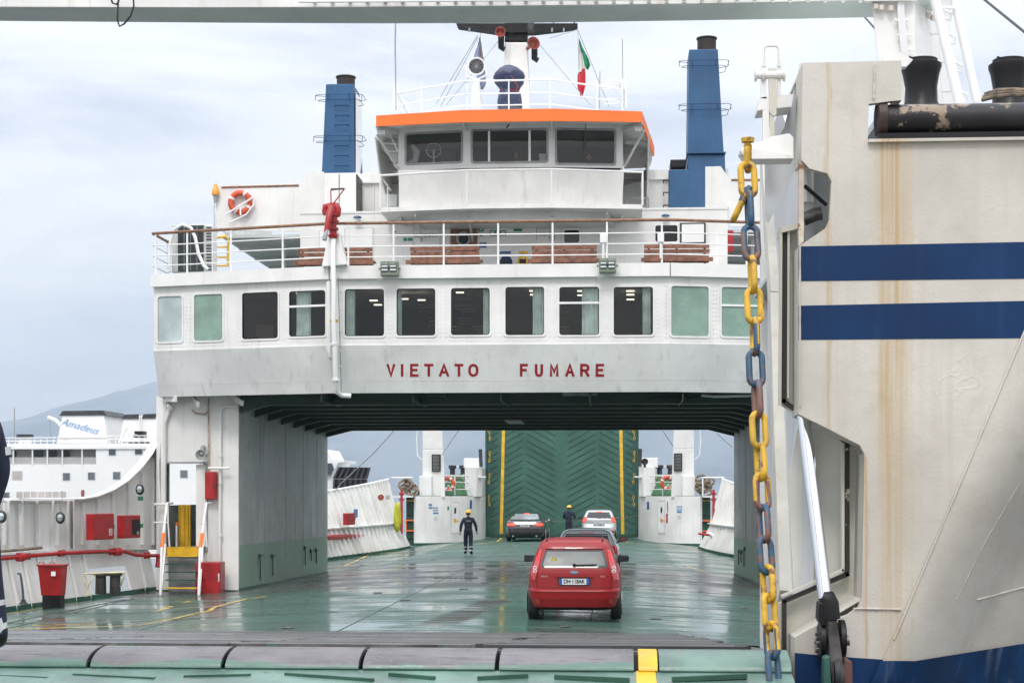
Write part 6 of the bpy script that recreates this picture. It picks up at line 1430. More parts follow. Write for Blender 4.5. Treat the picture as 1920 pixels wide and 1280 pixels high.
# ================================================================== DISTANT SHIPS
SY = 120.0
amw = paint('old_ship_white', (.80, .80, .78), .55, .03, .1, .12, (.45, .30, .18), .0, bmp=0)
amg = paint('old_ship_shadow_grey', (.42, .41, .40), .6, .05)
WD = paint('old_ship_window', (.05, .07, .09), .25)
T = thing('moored_passenger_ship', 'old white passenger ship with a raked funnel bearing blue script, moored behind the left bulwark', 'ship', P(120, 1030, SY))
def S(px, py, Y=SY): return P(px, py, Y)
x0, x1 = X(-260, SY), X(372, SY)
pr0, pr1, prt, prb = X(-200, SY), X(188, SY), Z(837, SY), Z(870, SY)
MB().wall((x0, SY), (x1, SY), SEA_Z-.5, Z(830, SY), .3, [(X(-200, SY)-x0, X(180, SY)-x0, Z(869, SY), Z(838, SY))]).build('hull', amw, T)
MB().box(x0, x1, SY+.3, SY+14, SEA_Z-.5, Z(874, SY)).build('hull_body', amw, T)
MB().box(X(-200, SY), X(188, SY), SY+2.2, SY+2.4, Z(874, SY), Z(832, SY)).build('promenade_wall', amw, T)
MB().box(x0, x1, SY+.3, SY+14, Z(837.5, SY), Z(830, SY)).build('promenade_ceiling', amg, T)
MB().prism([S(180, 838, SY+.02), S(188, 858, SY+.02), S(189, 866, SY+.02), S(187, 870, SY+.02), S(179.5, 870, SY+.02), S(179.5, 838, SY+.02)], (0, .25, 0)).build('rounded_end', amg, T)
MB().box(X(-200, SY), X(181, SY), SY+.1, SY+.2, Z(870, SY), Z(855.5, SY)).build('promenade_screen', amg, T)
for px in (25, 61, 89, 117, 154, -20, -60): MB().box(X(px-1, SY), X(px+1, SY), SY-.05, SY+.1, Z(870, SY), Z(837, SY)).build('promenade_post', amw, T)
for px0, px1 in ((14, 29), (63, 80), (90, 105), (114, 129)): MB().box(X(px0, SY+2), X(px1, SY+2), SY+2.05, SY+2.2, Z(855, SY+2), Z(843, SY+2)).build('cabin_window', WD, T)
MB().box(x0, X(290, SY), SY-.12, SY, Z(840, SY), Z(834, SY)).build('deck_edge', amw, T)
for a, b, c, d_ in [(119, 130.5, 886, 898), (166, 177.5, 885, 897), (213, 225, 884, 896), (205, 216.5, 839, 850.5), (254, 266.5, 838, 849), (6, 17, 923, 932), (339, 351, 881, 893), (-40, -29, 886, 898)]:
    w_ = MB().box(X(a-1, SY), X(b+1, SY), SY-.06, SY, Z(d_+1, SY), Z(c-1, SY)).build('window', amg, T); MB().box(X(a, SY), X(b, SY), SY-.09, SY-.06, Z(d_, SY), Z(c, SY)).build('pane', WD if c < 860 else paint('old_ship_pane_grey', (.14, .16, .17), .3), w_)
PATCH = paint('old_ship_patch', (.55, .50, .47), .7, .1, .5, bmp=0)
for a, b, c, d_ in [(23, 42, 881.5, 898)]+[(31+13.6*i, 42+13.6*i, 921, 936) for i in range(7)]: MB().box(X(a, SY), X(b, SY), SY-.04, SY, Z(d_, SY), Z(c, SY)).build('faded_patch', PATCH, T)
MB().box(X(153, SY), X(158, SY), SY-.1, SY, Z(930, SY), Z(918, SY)).build('rusty_fitting', HR, T)
# main funnel
FN = [S(106, 831, SY+4), S(202, 831, SY+4), S(194, 772, SY+4), S(119, 772, SY+4)]
ff = MB().prism(FN, (0, 5, 0)).build('funnel', amw, T)
MB().prism([S(111, 779, SY+3.9), S(200, 778, SY+3.9), S(193, 769, SY+3.9), S(117, 770, SY+3.9)], (0, 5.4, 0)).build('funnel_cap', DARK, ff)
MB().box(X(109, SY+4), X(200, SY+4), SY+3.9, SY+4, Z(818.5, SY+4), Z(816.5, SY+4)).build('funnel_ledge', amw, ff)
ttt = text_obj('funnel_lettering', 'Amadeus', S(149, 799, SY+3.95), 15/25, paint('faded_blue_script', (.20, .36, .60), .6), ff, rot=(R(90), R(15), 0), shear=.45)
ff2 = MB().prism([S(223, 828, SY+4), S(310, 828, SY+4), S(304, 778, SY+4), S(234, 778, SY+4)], (0, 4, 0)).build('aft_funnel', amw, T)
MB().prism([S(227, 785, SY+3.9), S(262, 785, SY+3.9), S(261, 776, SY+3.9), S(234, 777, SY+3.9)], (0, 4, 0)).build('aft_funnel_cap', DARK, ff2)
MB().prism([S(266, 784, SY+3.9), S(300, 784, SY+3.9), S(298, 775, SY+3.9), S(269, 776, SY+3.9)], (0, 4, 0)).build('aft_funnel_cap', DARK, ff2)
for px in (261.5, 265): MB().tube([S(px, 825, SY+3.8), S(px, 777, SY+3.8)], .04, 5).build('ladder_rail', amw, ff2)
for a, b, c, d_ in ((249, 259, 813, 818), (252, 268, 806, 812), (259, 268, 812, 818)): MB().box(X(a, SY+2), X(b, SY+2), SY+2, SY+3, Z(d_, SY+2), Z(c, SY+2)).build('winch', BLK, T)
MB().lathe([(.55, Z(832, SY+1)), (.45, Z(818, SY+1))], (X(47, SY+1), SY+1, 0), n=14).build('ventilator', amw, T); MB().lathe([(.65, Z(818, SY+1)), (.65, Z(812, SY+1))], (X(47, SY+1), SY+1, 0), n=14).build('ventilator_cap', DARK, T)
for py in (820, 826): MB().tube([S(-200, py+2, SY+.3), S(106, py, SY+.3)], .035, 5).build('rail', amw, T); MB().tube([S(202, py-3, SY+.3), S(300, py-4, SY+.3)], .035, 5).build('rail', amw, T)
for px in list(range(-190, 106, 12))+list(range(204, 290, 11)): MB().box(X(px, SY)-.025, X(px, SY)+.025, SY+.25, SY+.3, Z(833, SY), Z(820 if px < 150 else 816, SY)).build('rail_post', amw, T)
MB().tube([S(90, 782, SY+3), S(104, 787, SY+3), S(114, 797, SY+3)], .15, 6).build('davit', amw, T, smooth=True); MB().tube([S(92, 784, SY+3), S(97, 826, SY+3)], .03, 4).build('davit_wire', GREYM, T)
MB().tube([S(238, 800, SY+2), S(223, 830, SY+2)], .1, 6).build('derrick', amw, T)
MB().tube([S(27, 832, SY+1), S(27, 765, SY+1)], .04, 4).build('aerial', GREYM, T)
# second ship beyond, seen through the bridge opening
T = thing('moored_ferry_bow', 'white bow of another ferry with raised black ribbed ramp, beyond the bridge opening', 'ship', P(640, 930, 105)); YY = 105
MB().prism([P(a, b, YY) for a, b in [(560, 960), (560, 842), (612, 842), (622, 861), (645, 862), (645, 866), (634, 867), (622, 890), (622, 960)]], (0, 5, 0)).build('superstructure', amw, T)
MB().prism([P(a, b, YY-.3) for a, b in [(610, 868), (622, 868), (626, 880), (620, 890), (610, 890)]], (0, .2, 0)).build('dark_window', WD, T)
rb = MB().prism([P(a, b, YY-1) for a, b in [(624, 897), (688, 897), (694, 876), (634, 875)]], (0, .3, 0)).build('raised_ramp', BLK, T)
rb2 = MB().prism([P(a, b, YY-1.5) for a, b in [(624, 925), (687, 920), (687, 897.5), (626, 897.5)]], (0, .3, 0)).build('lower_ramp', BLK, T)
for i in range(7):
    f = i/6; MB().bar(P(626+61*f, 896, YY-1.1), P(636+57*f, 877, YY-1.1), .12, .12, (0, -1, 0)).build('ramp_rib', DARK, rb); MB().bar(P(626+61*f, 922, YY-1.6), P(627+60*f, 898, YY-1.6), .12, .12, (0, -1, 0)).build('ramp_rib', DARK, rb2)
MB().prism([P(a, b, YY+2) for a, b in [(540, 1000), (540, 915), (700, 905), (720, 1000)]], (0, 8, 0)).build('hull', amw, T)

# ================================================================== NEAR BOW HOUSE (right foreground)
BY = 11.0
def B(px, py, Y=BY): return P(px, py, Y)
nbh = thing('near_bow_house', 'huge cream bow plating with two blue stripes and rust streaks at the right', 'ship bow', (5.4, 12, 0))
outer = [(1505, 118), (1690, 114), (1691, 188), (1668, 190), (1646, 193), (1629, 195), (1627, 266), (2150, 262), (2150, 545), (1948, 560), (1563, 1450), (1490, 1450), (1490, 1195), (1520, 1177), (1590, 1152), (1610, 1138), (1616, 1122), (1621, 850), (1612, 834), (1540, 797), (1497, 776), (1497, 462), (1536, 436), (1548, 428), (1555, 412), (1559, 340), (1551, 325), (1518, 316), (1503, 300)]
MB().prism([B(*p) for p in outer], (0, .06, 0)).build('front_plate', BOW, nbh)
# stripes, 3 mm proud
def stripe(pp, m=BLUES, nm='blue_stripe'): return MB().prism([B(a, b, BY-.003) for a, b in pp], (0, .003, 0)).build(nm, m, nbh)
stripe([(1497.3, 462), (2150, 449), (2150, 520), (1497.3, 527)]); stripe([(1497.3, 573), (2150, 559), (2150, 632), (1497.3, 637)])
stripe([(1490.3, 1223), (1520, 1226), (1600, 1232), (1661, 1236), (1570, 1450), (1490.3, 1450)], BLUES, 'blue_boot_top')
# flared shell beyond the knuckle line: a surface bulging towards the camera
fv, ff_ = [], []
NU, NV = 26, 44
def knuckle(py): return 1931-(py-600)*(1931-1650)/(1250-600)
def shellY(px, py):
    k = knuckle(py)
    if px <= k: return BY-.006
    d = (px-k)/273.0; g = max(0, min(1, (py-560)/520)); g = g*g*(3-2*g)
    return BY-.006+g*(1.25*d*min(1, d/.6)*.8)
for j in range(NV+1):
    py = 560+(1450-560)*j/NV; k = knuckle(py)
    for i in range(NU+1):
        px = k+(2300-k)*(i/NU)**1.2; fv.append(P(px, py, shellY(px, py)))
for j in range(NV):
    for i in range(NU): a = j*(NU+1)+i; ff_.append((a, a+1, a+NU+2, a+NU+1))
MB().add(fv, ff_).build('flared_shell', BOW, nbh, smooth=60)
def bluecut(px): return 1238 if px < 1700 else 1243-(px-1690)*.16 if px < 1920 else 1206-(px-1920)*.1
bv = []; NB = 30
for i in range(NB+1):
    for j in range(13):
        f = j/12; pt_ = 1654+(2300-1654)*(i/NB); top = bluecut(pt_); py = top+(1450-top)*f; px = pt_+(knuckle(py)-knuckle(top))*(1-i/NB)-3; bv.append(P(px, py, shellY(px, py)-.03))
MB().add(bv, [(i*13+j, (i+1)*13+j, (i+1)*13+j+1, i*13+j+1) for i in range(NB) for j in range(12)]).build('blue_shell_band', paint('rubbed_blue', (.006, .036, .11), .55, .2, 3, .5, (.14, .18, .24), spec=.2), nbh, smooth=60)
# weld beads
def bead(pp, r=.006):
    pts = []
    for a, b in zip(pp, pp[1:]):
        for i in range(24): f = i/24; px, py = a[0]+(b[0]-a[0])*f, a[1]+(b[1]-a[1])*f; pts.append(P(px, py, shellY(px, py)-.004))
    rr_ = [r*random.uniform(.7, 1.3) for _ in pts]; MB().tube(pts, rr_, 6).build('weld_bead', BOW, nbh, smooth=True)
bead([(1930, 600), (1665, 1225)]); bead([(1600, 1140), (1694, 1142)]); bead([(1832, 1124), (1960, 1090)]); bead([(1912, 905), (1850, 1010), (1790, 1130)], .0025); bead([(1500, 458), (1500, 775)], .006)
bead([(1640, 122), (1638, 190)], .007)
# inner side wall running back
def side(Y): return 4.16+(Y-11)*(5.1-4.16)/13.0
mbw = []
ztops = [(11.52, 5.15), (12.5, 5.25), (14.5, 5.5), (17, 6.3), (20, 6.8), (24, 7.3)]
SIL = paint('bow_side_silver', (.58, .60, .62), .35, .08, 1.5, .3, (.72, .73, .75), .05)
lo_z = -.4
pf = [Vector((side(Y), Y, lo_z)) for Y, z in ztops]; pt = [Vector((side(Y), Y, z)) for Y, z in ztops]
vs_ = pf+pt; n_ = len(pf); vs_ += [v+Vector((.08, 0, 0)) for v in vs_]; fs = []
for i in range(n_-1):
    fs += [(i, i+1, n_+i+1, n_+i), (2*n_+i, 3*n_+i, 3*n_+i+1, 2*n_+i+1), (n_+i, n_+i+1, 3*n_+i+1, 3*n_+i), (i, 2*n_+i, 2*n_+i+1, i+1)]
fs += [(0, n_, 3*n_, 2*n_), (n_-1, 3*n_-1, 4*n_-1, 2*n_-1)]
MB().add(vs_, fs).build('inner_side_wall', SIL, nbh)
MB().box(5.0, 9.5, 23.8, 24.0, -.4, 7.3).build('back_wall', WHITE, nbh)
MB().box(4.9, 9.5, 12.4, 23.8, Z(193, 12.6)-.20, Z(193, 12.6)-.14).build('top_deck', SOFF, nbh)
# upright flange on the side wall
for pp, w_ in (([(1441, 300), (1450, 420), (1462, 560), (1470, 800), (1484, 1120)], 9),):
    pts = [PF(a, b, (side(11), 11), (side(24), 24)) for a, b in pp]; q = Vector((-.06, -.02, 0)); mb = MB()
    for a, b in zip(pts, pts[1:]): mb.bar(a+q, b+q, .10, .16, (0, 1, 0))
    mb.build('upright_flange', BEIGE, nbh)
# recess behind the cut-out, seal faces
rec = [(1440, 425), (1500, 400), (1640, 780), (1640, 1240), (1440, 1320), (1450, 1120), (1592, 1080), (1592, 826), (1466, 758), (1466, 432)]
MB().prism([B(a, b, 11.45) for a, b in [(1466, 430), (1502, 424), (1502, 770), (1626, 834), (1626, 1140), (1490, 1200), (1490, 1310), (1460, 1310), (1460, 1130), (1578, 1078), (1578, 826), (1466, 760)]], (0, .05, 0)).build('recess_plate', BEIGE, nbh)
def band_(pp, Y, th, m, nm, w=None):
    mb = MB()
    pts = [B(a, b, Y) for a, b in pp]
    for a, b in zip(pts, pts[1:]): d = (b-a).normalized(); mb.bar(a-d*w*.35, b+d*w*.35, th, w, Vector((d.z, 0, -d.x)))
    return mb.build(nm, m, nbh)
SEAL = paint('worn_black_seal', (.025, .022, .02), .6, .2, 4, rust=.38, rustcol=(.50, .46, .40), rs=7, bmp=.5)
band_([(1471, 436), (1469, 752), (1498, 772), (1588, 828), (1588, 1076), (1470, 1126), (1470, 1320)], 11.38, .06, SEAL, 'black_seal', .030)
band_([(1464, 432), (1462, 758)], 11.35, .05, BEIGE, 'seal_flange', .018)
band_([(1478, 436), (1477, 745)], 11.35, .05, BEIGE, 'seal_flange', .014)
band_([(1580, 832), (1580, 1068), (1466, 1117)], 11.35, .05, BEIGE, 'seal_flange', .018)
MB().prism([B(a, b, 11.3) for a, b in [(1464, 425), (1497, 418), (1499, 428), (1466, 436)]], (0, .3, 0)).build('seal_cap', BEIGE, nbh)
MB().prism([B(a, b, 11.62) for a, b in [(1500, 776), (1600, 830), (1600, 1090), (1490, 1135), (1478, 900)]], (0, .04, 0)).build('inner_panel', paint('inner_cream', (.66, .66, .60), .5, .06, 1, .3, (.5, .46, .38)), nbh)
# return faces of the cut-out
for a, b in (((1621, 850), (1616, 1122)), ((1497, 462), (1497, 776)), ((1497, 776), (1612, 834)), ((1616, 1122), (1490, 1195)), ((1490, 1195), (1490, 1400)), ((1505, 118), (1503, 300)), ((1690, 114), (1691, 188))):
    A, C_ = B(*a, BY+.058), B(*b, BY+.058); q = Vector((.012 if a[0] < 1640 else -.012, 0, 0)); MB().prism([A, C_, C_+q, A+q], (0, .40, 0)).build('return_plate', BEIGE, nbh)
MB().prism([B(1505, 118, BY+.06), B(1690, 114, BY+.06), B(1690, 114, BY+.06)+Vector((0, 1.0, -.0)), B(1505, 118, BY+.06)+Vector((0, 1.0, 0))], (0, 0, -.02)).build('top_plate', BEIGE, nbh)
# dark interior behind the small hole with fittings
MB().prism([B(a, b, 11.75) for a, b in [(1506, 295), (1566, 310), (1566, 440), (1506, 458)]], (0, .03, 0)).build('hole_back', SOFF, nbh); MB().prism([B(a, b, 11.02) for a, b in [(1497.6, 302), (1507, 306), (1507, 452), (1497.6, 460)]], (0, .05, 0)).build('edge_post', paint('rusty_post', (.55, .48, .38), .6, .15, 4, rust=.5, rs=5), nbh)
MB().tube([B(1513, 300, 11.5), B(1513, 380, 11.5)], .05, 10).build('green_pipe', WHITE, nbh); MB().tube([B(1508, 348, 11.4), B(1550, 385, 11.4)], .014, 6).build('black_hose', RUBBER, nbh); MB().tube([B(1505, 412, 11.4), B(1528, 402, 11.4), B(1540, 400, 11.4)], .05, 10).build('rusty_joint', STEEL, nbh, smooth=True)
# black roller pipe in the fairlead
T = thing('fairlead_roller', 'scuffed black horizontal roller pipe on top of the cream bow plating', 'roller', B(1800, 262, 11.2))
zc = B(1700, 222, 11.05).z; rr_ = .104
MB().tube([Vector((X(1660, 11.1), 11.1, zc)), Vector((X(2200, 11.1), 11.1, zc))], rr_, 28).build('pipe', PIPEB, T, smooth=40)
MB().tube([Vector((X(1643, 11.1), 11.1, zc+.01)), Vector((X(1661, 11.1), 11.1, zc+.01))], rr_+.018, 28).build('end_flange', paint('rusty_black', (.06, .035, .028), .6, .3, 6, rust=.3), T, smooth=30, bevel=.008)
MB().box(X(1648, 11), X(2200, 11), 11.0, 11.3, B(1700, 262, 11).z, B(1700, 249, 11).z).build('lower_bar', BLK, T)
MB().box(X(1627, 11), X(2150, 11), 10.96, 11.2, B(1700, 267, 11).z-.002, B(1700, 262, 11).z).build('sill', BOW, T)
# bollards
for k, (px, lab) in enumerate(((1727, 'black waisted bollard behind the left end of the black roller'), (1892, 'black waisted bollard at the right edge with rope at its foot'))):
    Y = 12.6; c = P(px, 196, Y); s = 3000/Y; T = thing('bollard', lab, 'bollard', c, 'black bollards on the near bow')
    MB().lathe([(36/s, P(px, 205, Y).z), (30/s, P(px, 192, Y).z), (29/s, P(px, 165, Y).z), (33/s, P(px, 140, Y).z), (37/s, P(px, 128, Y).z), (37/s, P(px, 122, Y).z), (30/s, P(px, 119, Y).z), (30/s, P(px, 113, Y).z), (.001, P(px, 111, Y).z)], (c.x, Y, 0), n=28).build('body', BLK, T, smooth=35)
    MB().prism([P(px-22, 105, Y-.02), P(px-22, 120, Y-.02), P(px+5, 116, Y-.02)], (0, .02, 0)).build('lug', BLK, T)
o = MB().prism([P(1655, 110, 12.2), P(1662, 100, 12.2), P(1674, 96, 12.2), P(1690, 99, 12.2), P(1700, 106, 12.2), P(1712, 112, 12.2), P(1700, 125, 12.2), P(1655, 125, 12.2)], (0, .08, 0)).build('white_lug_plate', WHITE); tag(o, 'rounded white lug plate left of the first black bollard', 'ship fitting')
mb = MB()
for k in range(3): mb.tube([P(1842+k*3, 187-k*5, 12.1), P(1870, 180-k*5, 12.0), P(1900, 177-k*4, 12.0), P(1960, 180-k*4, 12.0)], .018, 8)
tag(mb.build('mooring_rope', ROPE, smooth=True), 'brown mooring rope coiled at the foot of the right-hand bollard', 'rope')
# chain bracket and shackle arms
T = thing('chain_bracket', 'white welded bracket with a tall eye and arm holding the chain', 'bracket', B(1450, 290, 11.3))
Yb = 11.35
def bp_(pp, dep, m=WHITE, Y=Yb, nm='plate', **k): return MB().prism([P(a, b, Y) for a, b in pp], (0, dep, 0)).build(nm, m, T, **k)
MB().tube([P(1432, 125, Yb), P(1432, 92, Yb), P(1437, 86, Yb), P(1456, 86, Yb), P(1461, 92, Yb), P(1461, 125, Yb)], .011, 8).build('eye', WHITE, T, smooth=True)
bp_([(1428, 122), (1437, 122), (1437, 185), (1426, 185)], .03, nm='cheek_plate'); bp_([(1457, 122), (1465, 122), (1464, 182), (1457, 182)], .03, nm='cheek_plate')
bp_([(1441, 128), (1455, 128), (1456, 215), (1450, 218), (1443, 210)], .035, BEIGE, Yb-.01, 'hook_plate')
MB().tube([P(1415, 141, Yb+.0), P(1470, 141, Yb+.0)], .028, 12).build('pin', WHITE, T)
for px in (1415, 1429, 1468): MB().tube([P(px, 141, Yb), P(px+4, 141, Yb)], .045, 12).build('washer', WHITE, T)
bp_([(1424, 183), (1488, 176), (1484, 200), (1420, 207)], .25, nm='shelf_plate', m=WHITE)
bp_([(1430, 205), (1442, 205), (1444, 265), (1431, 275)], .05, nm='post'); bp_([(1444, 180), (1452, 180), (1452, 280), (1443, 280)], .04, BEIGE, nm='post')
bp_([(1395, 272), (1430, 265), (1448, 256), (1480, 250), (1488, 258), (1488, 292), (1448, 297), (1400, 297), (1386, 290)], .03, WHITE, 11.15, 'arm_plate', bevel=.004)
MB().prism([P(1388, 282, 11.12), P(1400, 276, 11.12), P(1488, 292, 11.12), P(1488, 297, 11.12), P(1400, 298, 11.12)], (0, .2, 0)).build('arm_edge', WHITE, T)
# light vertical frame beside it
bp_([(1500, 120), (1505, 118), (1500, 300), (1440, 420), (1434, 400), (1434, 300), (1470, 240)], .02, SIL, 11.6, 'gusset')

# ---------------- hanging chain
T = thing('hanging_chain', 'heavy yellow and blue chain hanging in front of the bridge from bracket to ramp', 'chain', P(1402, 270, 11))
def link(c, d, side_, L_, W_, r, m, name='link', m2=None):
    d = d.normalized(); side_ = (side_-d*side_.dot(d)).normalized(); pts = []; h = L_/2-W_/2
    for k in range(9): a = math.pi*k/8; pts.append(c+d*(h+math.sin(a)*W_/2)+side_*math.cos(a)*W_/2)
    for k in range(9): a = math.pi+math.pi*k/8; pts.append(c+d*(-h+math.sin(a)*W_/2)+side_*math.cos(a)*W_/2)
    o = MB().tube(pts, r, 10, closed=True).build(name, [m, m2] if m2 else m, T, smooth=True)
    if m2:
        cc = c-T.location
        for f in o.data.polygons:
            if (f.center-cc).dot(d) < random.uniform(-.004, .004): f.material_index = 1
    return o
YC = lambda py: 10.95-.98*(py-270)/1010
Yc = 10.95
ch = [(1402, 337, CHY), (1405, 392, CHB), (1408, 455, CHB), (1411, 515, CHY), (1414, 573, CHY), (1415.5, 631, CHY), (1417, 690, CHB), (1420, 748, CHR), (1423, 806, CHY), (1426, 866, CHY), (1429, 921, CHY), (1432, 981, CHB), (1436, 1041, CHB), (1440, 1094, CHY), (1443, 1147, CHY), (1447, 1200, CHY), (1450, 1255, CHB), (1455, 1312, CHB)]
sc = 3000/Yc
for k, (px, py, m) in enumerate(ch):
    a = ch[max(0, k-1)]; b = ch[min(len(ch)-1, k+1)]; yy = lambda q: Yc
    d = P(a[0], a[1], YC(a[1]))-P(b[0], b[1], YC(b[1])); sc = 3000/YC(py); tw = (k-4)*3.2 if k > 4 else 0
    ang = (90 if k % 2 else 0)+tw+(8 if k % 2 else 4); s_ = Vector((math.cos(R(ang)), math.sin(R(ang)), 0))
    Lk = 78/sc; link(P(px, py, YC(py)), d, s_, Lk-.045, 25/sc, 6.1/sc, m, m2={5: CHB, 7: CHR, 10: CHR, 15: CHB, 11: CHR, 2: CHR}.get(k))
# two-tone ends of some links: painted over sleeves following the link sides
link(P(1388, 385, Yc-.05), Vector((.42, 0, .9)), Vector((0, 1, 0)), 80/sc-.047, .085, .0225, CHY)['label'] = 'loose yellow end link hanging at an angle'
MB().tube([P(1406, 352, Yc-.07), P(1399, 358, Yc-.09), P(1391, 378, Yc-.09)], [.022, .026, .026], 8).build('blue_painted_end', CHB, T, smooth=True)
# shackle
MB().tube([P(1402, 272, Yc), P(1402, 292, Yc), P(1402, 300, Yc)], [.03, .026, .022], 10).build('shackle', CHY, T, smooth=True)
MB().lathe([(.001, .0), (.022, 0), (.022, .02), (.042, .022), (.045, .05), (.001, .052)], P(1402, 273, Yc-.02), n=18).build('shackle_pin', CHY, T, smooth=30)
link(P(1402, 298, Yc), Vector((0, 0, 1)), Vector((.25, 1, 0)), 60/sc-.04, .08, .022, CHY, 'shackle_bow')
# ---------------- hydraulic ram
T = thing('hydraulic_ram', 'shiny chrome hydraulic rod with dark greasy knuckle at the lower right', 'hydraulic ram', P(1560, 1280, 10.9))
Yh = 10.9; MB().tube([P(1506, 770, Yh+.32), P(1547, 1122, Yh-.05)], .046, 28).build('chrome_rod', CHROME, T, smooth=True)
MB().tube([P(1540, 1118, Yh-.05), P(1550, 1122, Yh-.05), P(1553, 1130, Yh-.05), P(1556, 1160, Yh-.05)], [.052, .066, .07, .07], 24).build('gland', BLK, T, smooth=35)
mk = lambda pp, dep, m, nm, Y=Yh-.1, **k: MB().prism([P(a, b, Y) for a, b in pp], (0, dep, 0)).build(nm, m, T, **k)
mk([(1536, 1128), (1570, 1130), (1571, 1160), (1564, 1175), (1540, 1172), (1534, 1160)], .16, BLK, 'clevis_head', bevel=.01)
for px in (1541, 1578): MB().lathe([(.001, -.02), (.13, -.02), (.13, .02), (.001, .02)], P(px, 1200 if px < 1560 else 1197, Yh), 'X', 24).build('cheek_disc', BLK, T, smooth=30, bevel=.006)
mk([(1554, 1166), (1570, 1166), (1580, 1240), (1590, 1330), (1566, 1330), (1556, 1230)], .1, STEEL, 'eye_plate', Yh-.2)
MB().tube([P(1530, 1205, Yh-.02), P(1592, 1200, Yh-.02)], .035, 14).build('pin', STEEL, T)
for i in range(5): a = 2*math.pi*i/5; MB().tube([P(1529, 1205, Yh)+Vector((0, .06*math.cos(a), .06*math.sin(a))), P(1534, 1205, Yh)+Vector((0, .06*math.cos(a), .06*math.sin(a)))], .012, 6).build('bolt', STEEL, T)
mk([(1545, 1232), (1556, 1228), (1562, 1330), (1538, 1330), (1543, 1280)], .12, RAMPG, 'green_lug', Yh-.25, bevel=.01); mk([(1584, 1232), (1598, 1240), (1600, 1330), (1580, 1330)], .12, paint('rust_red_lug', (.12, .05, .04), .6, .2, 6, rust=.3), 'rusty_lug', Yh-.25, bevel=.01)
MB().lathe([(.001, -.03), (.10, -.03), (.12, 0), (.10, .03), (.001, .03)], P(1572, 1268, Yh-.2), 'X', 22).build('lower_roller', DARK, T, smooth=40)

# ================================================================== NEAR MAST, GANTRY BEAM, LADDER
GY = 17.0
T = thing('near_mast', 'white near bow mast with cable bundle and bolted flange under the gantry beam', 'mast', P(1710, 200, GY))
F6 = [(0,3,2,1),(4,5,6,7),(0,1,5,4),(1,2,6,5),(2,3,7,6),(3,0,4,7)]
bt = [P(1668, 330, GY), P(1722, 330, GY), P(1800, 330, GY+1.2), P(1690, 330, GY+1.2)]; tp = [P(1634, 2, GY), P(1714, 2, GY), P(1778, 2, GY+1.2), P(1650, 2, GY+1.2)]
MB().add(bt+tp, F6).build('column', WHITE, T, bevel=.01)
MB().add([P(1620, 2, GY-.1), P(1712, 1, GY-.1), P(1783, 34, GY+1.3), P(1640, 30, GY+1.3)]+[P(1620, -40, GY-.1), P(1712, -40, GY-.1), P(1783, 0, GY+1.3), P(1640, -40, GY+1.3)], F6).build('flange', WHITE, T)
bolt = None
for px, py in ((1642, 6), (1652, 8), (1670, 9), (1723, 14), (1732, 18), (1741, 22), (1750, 26), (1759, 30)):
    MB().lathe([(.035, -.05), (.035, 0)], P(px, py+3, GY-.05 if px < 1700 else GY+.4), n=6).build('bolt', paint('rust_white_bolt', (.6, .55, .48), .6, .1, 5, rust=.3), T)
for k in range(5):
    o_x = k*2.6; MB().tube([P(1684+o_x, -20, GY-.06), P(1684+o_x, 25, GY-.06), P(1688+o_x, 70, GY-.06), P(1692+o_x, 110, GY-.06), P(1698+o_x, 200, GY-.06)], .008, 5).build('cable', SIGNW, T)
for py, px in ((38, 1690), (66, 1696), (94, 1702)): MB().tube([P(px-13, py, GY-.05), P(px+13, py, GY-.05)], .012, 6).build('cable_clamp', WHITE2, T)
for k, (py, px) in enumerate(((64, 1745), (117, 1757), (172, 1768), (20, 1738))):
    MB().tube([P(px, py, GY+.3), P(px+32, py-2, GY-.1), P(px+46, py+6, GY-.1), P(px+44, py+18, GY-.1), P(px+33, py+14, GY-.1)], .016, 6).build('step_rung', WHITE2, T, smooth=True)
T = thing('near_ladder', 'two slanting white ladder rails beside the near mast', 'ladder', P(1810, 190, GY-.5))
MB().tube([P(1751, -10, GY-.4), P(1799, 195, GY-.4)], .052, 10).build('side_rail', WHITE2, T, smooth=True); MB().tube([P(1788, -10, GY-.1), P(1832, 192, GY-.1)], .046, 10).build('side_rail', WHITE2, T, smooth=True)
for k in range(6): f = k/5.5+.03; a = P(1751+48*f, -10+205*f, GY-.4); b = P(1788+44*f, -10+200*f, GY-.1); MB().tube([a, b], .014, 6).build('rung', WHITE2, T) if k in () else None
MB().tube([P(1757, 18, GY-.4), P(1770, 14, GY-.3), P(1791, 16, GY-.1)], .016, 6).build('bracket', WHITE2, T, smooth=True)
wire('stay_wire', 'dark stay wire crossing the sky at the upper right corner', 'wire', [P(1840, -5, 15), P(1935, 72, 14)], .012, DARK)
wire('stay_wire', 'short dark stay wire left of the near mast under the gantry beam', 'wire', [P(1618, 29, 20), P(1650, 64, 19)], .012, DARK)
T = thing('gantry_beam', 'long white and grey-green gantry beam crossing the top of the photo', 'beam', (0, GY, 7.2))
GUN = paint('gantry_grey_green', (.60, .68, .63), .5, .06, 1.2, .25, (.5, .5, .42))
GUW = paint('gantry_white', (.74, .74, .71), .5, .06, 1.5, .3, (.40, .24, .12), .16, (.30, .13, .04), rs=4)
cs = lambda px, y0, y1, y2: [P(px, y0, GY), P(px, y1, GY), P(px, y2, GY+.25), P(px, y2-1, GY+.9), P(px, y0, GY+.9)]
DB = .62
secs = [(-400, -60, 10, 36), (0, -60, 13, 40), (400, -60, 14, 43), (700, -60, 13, 44), (960, -60, 11, 43), (1300, -60, 7, 38), (1500, -60, 3, 35), (1640, -60, 0, 32), (1760, -60, -4, 30)]
upv, lov = [], []
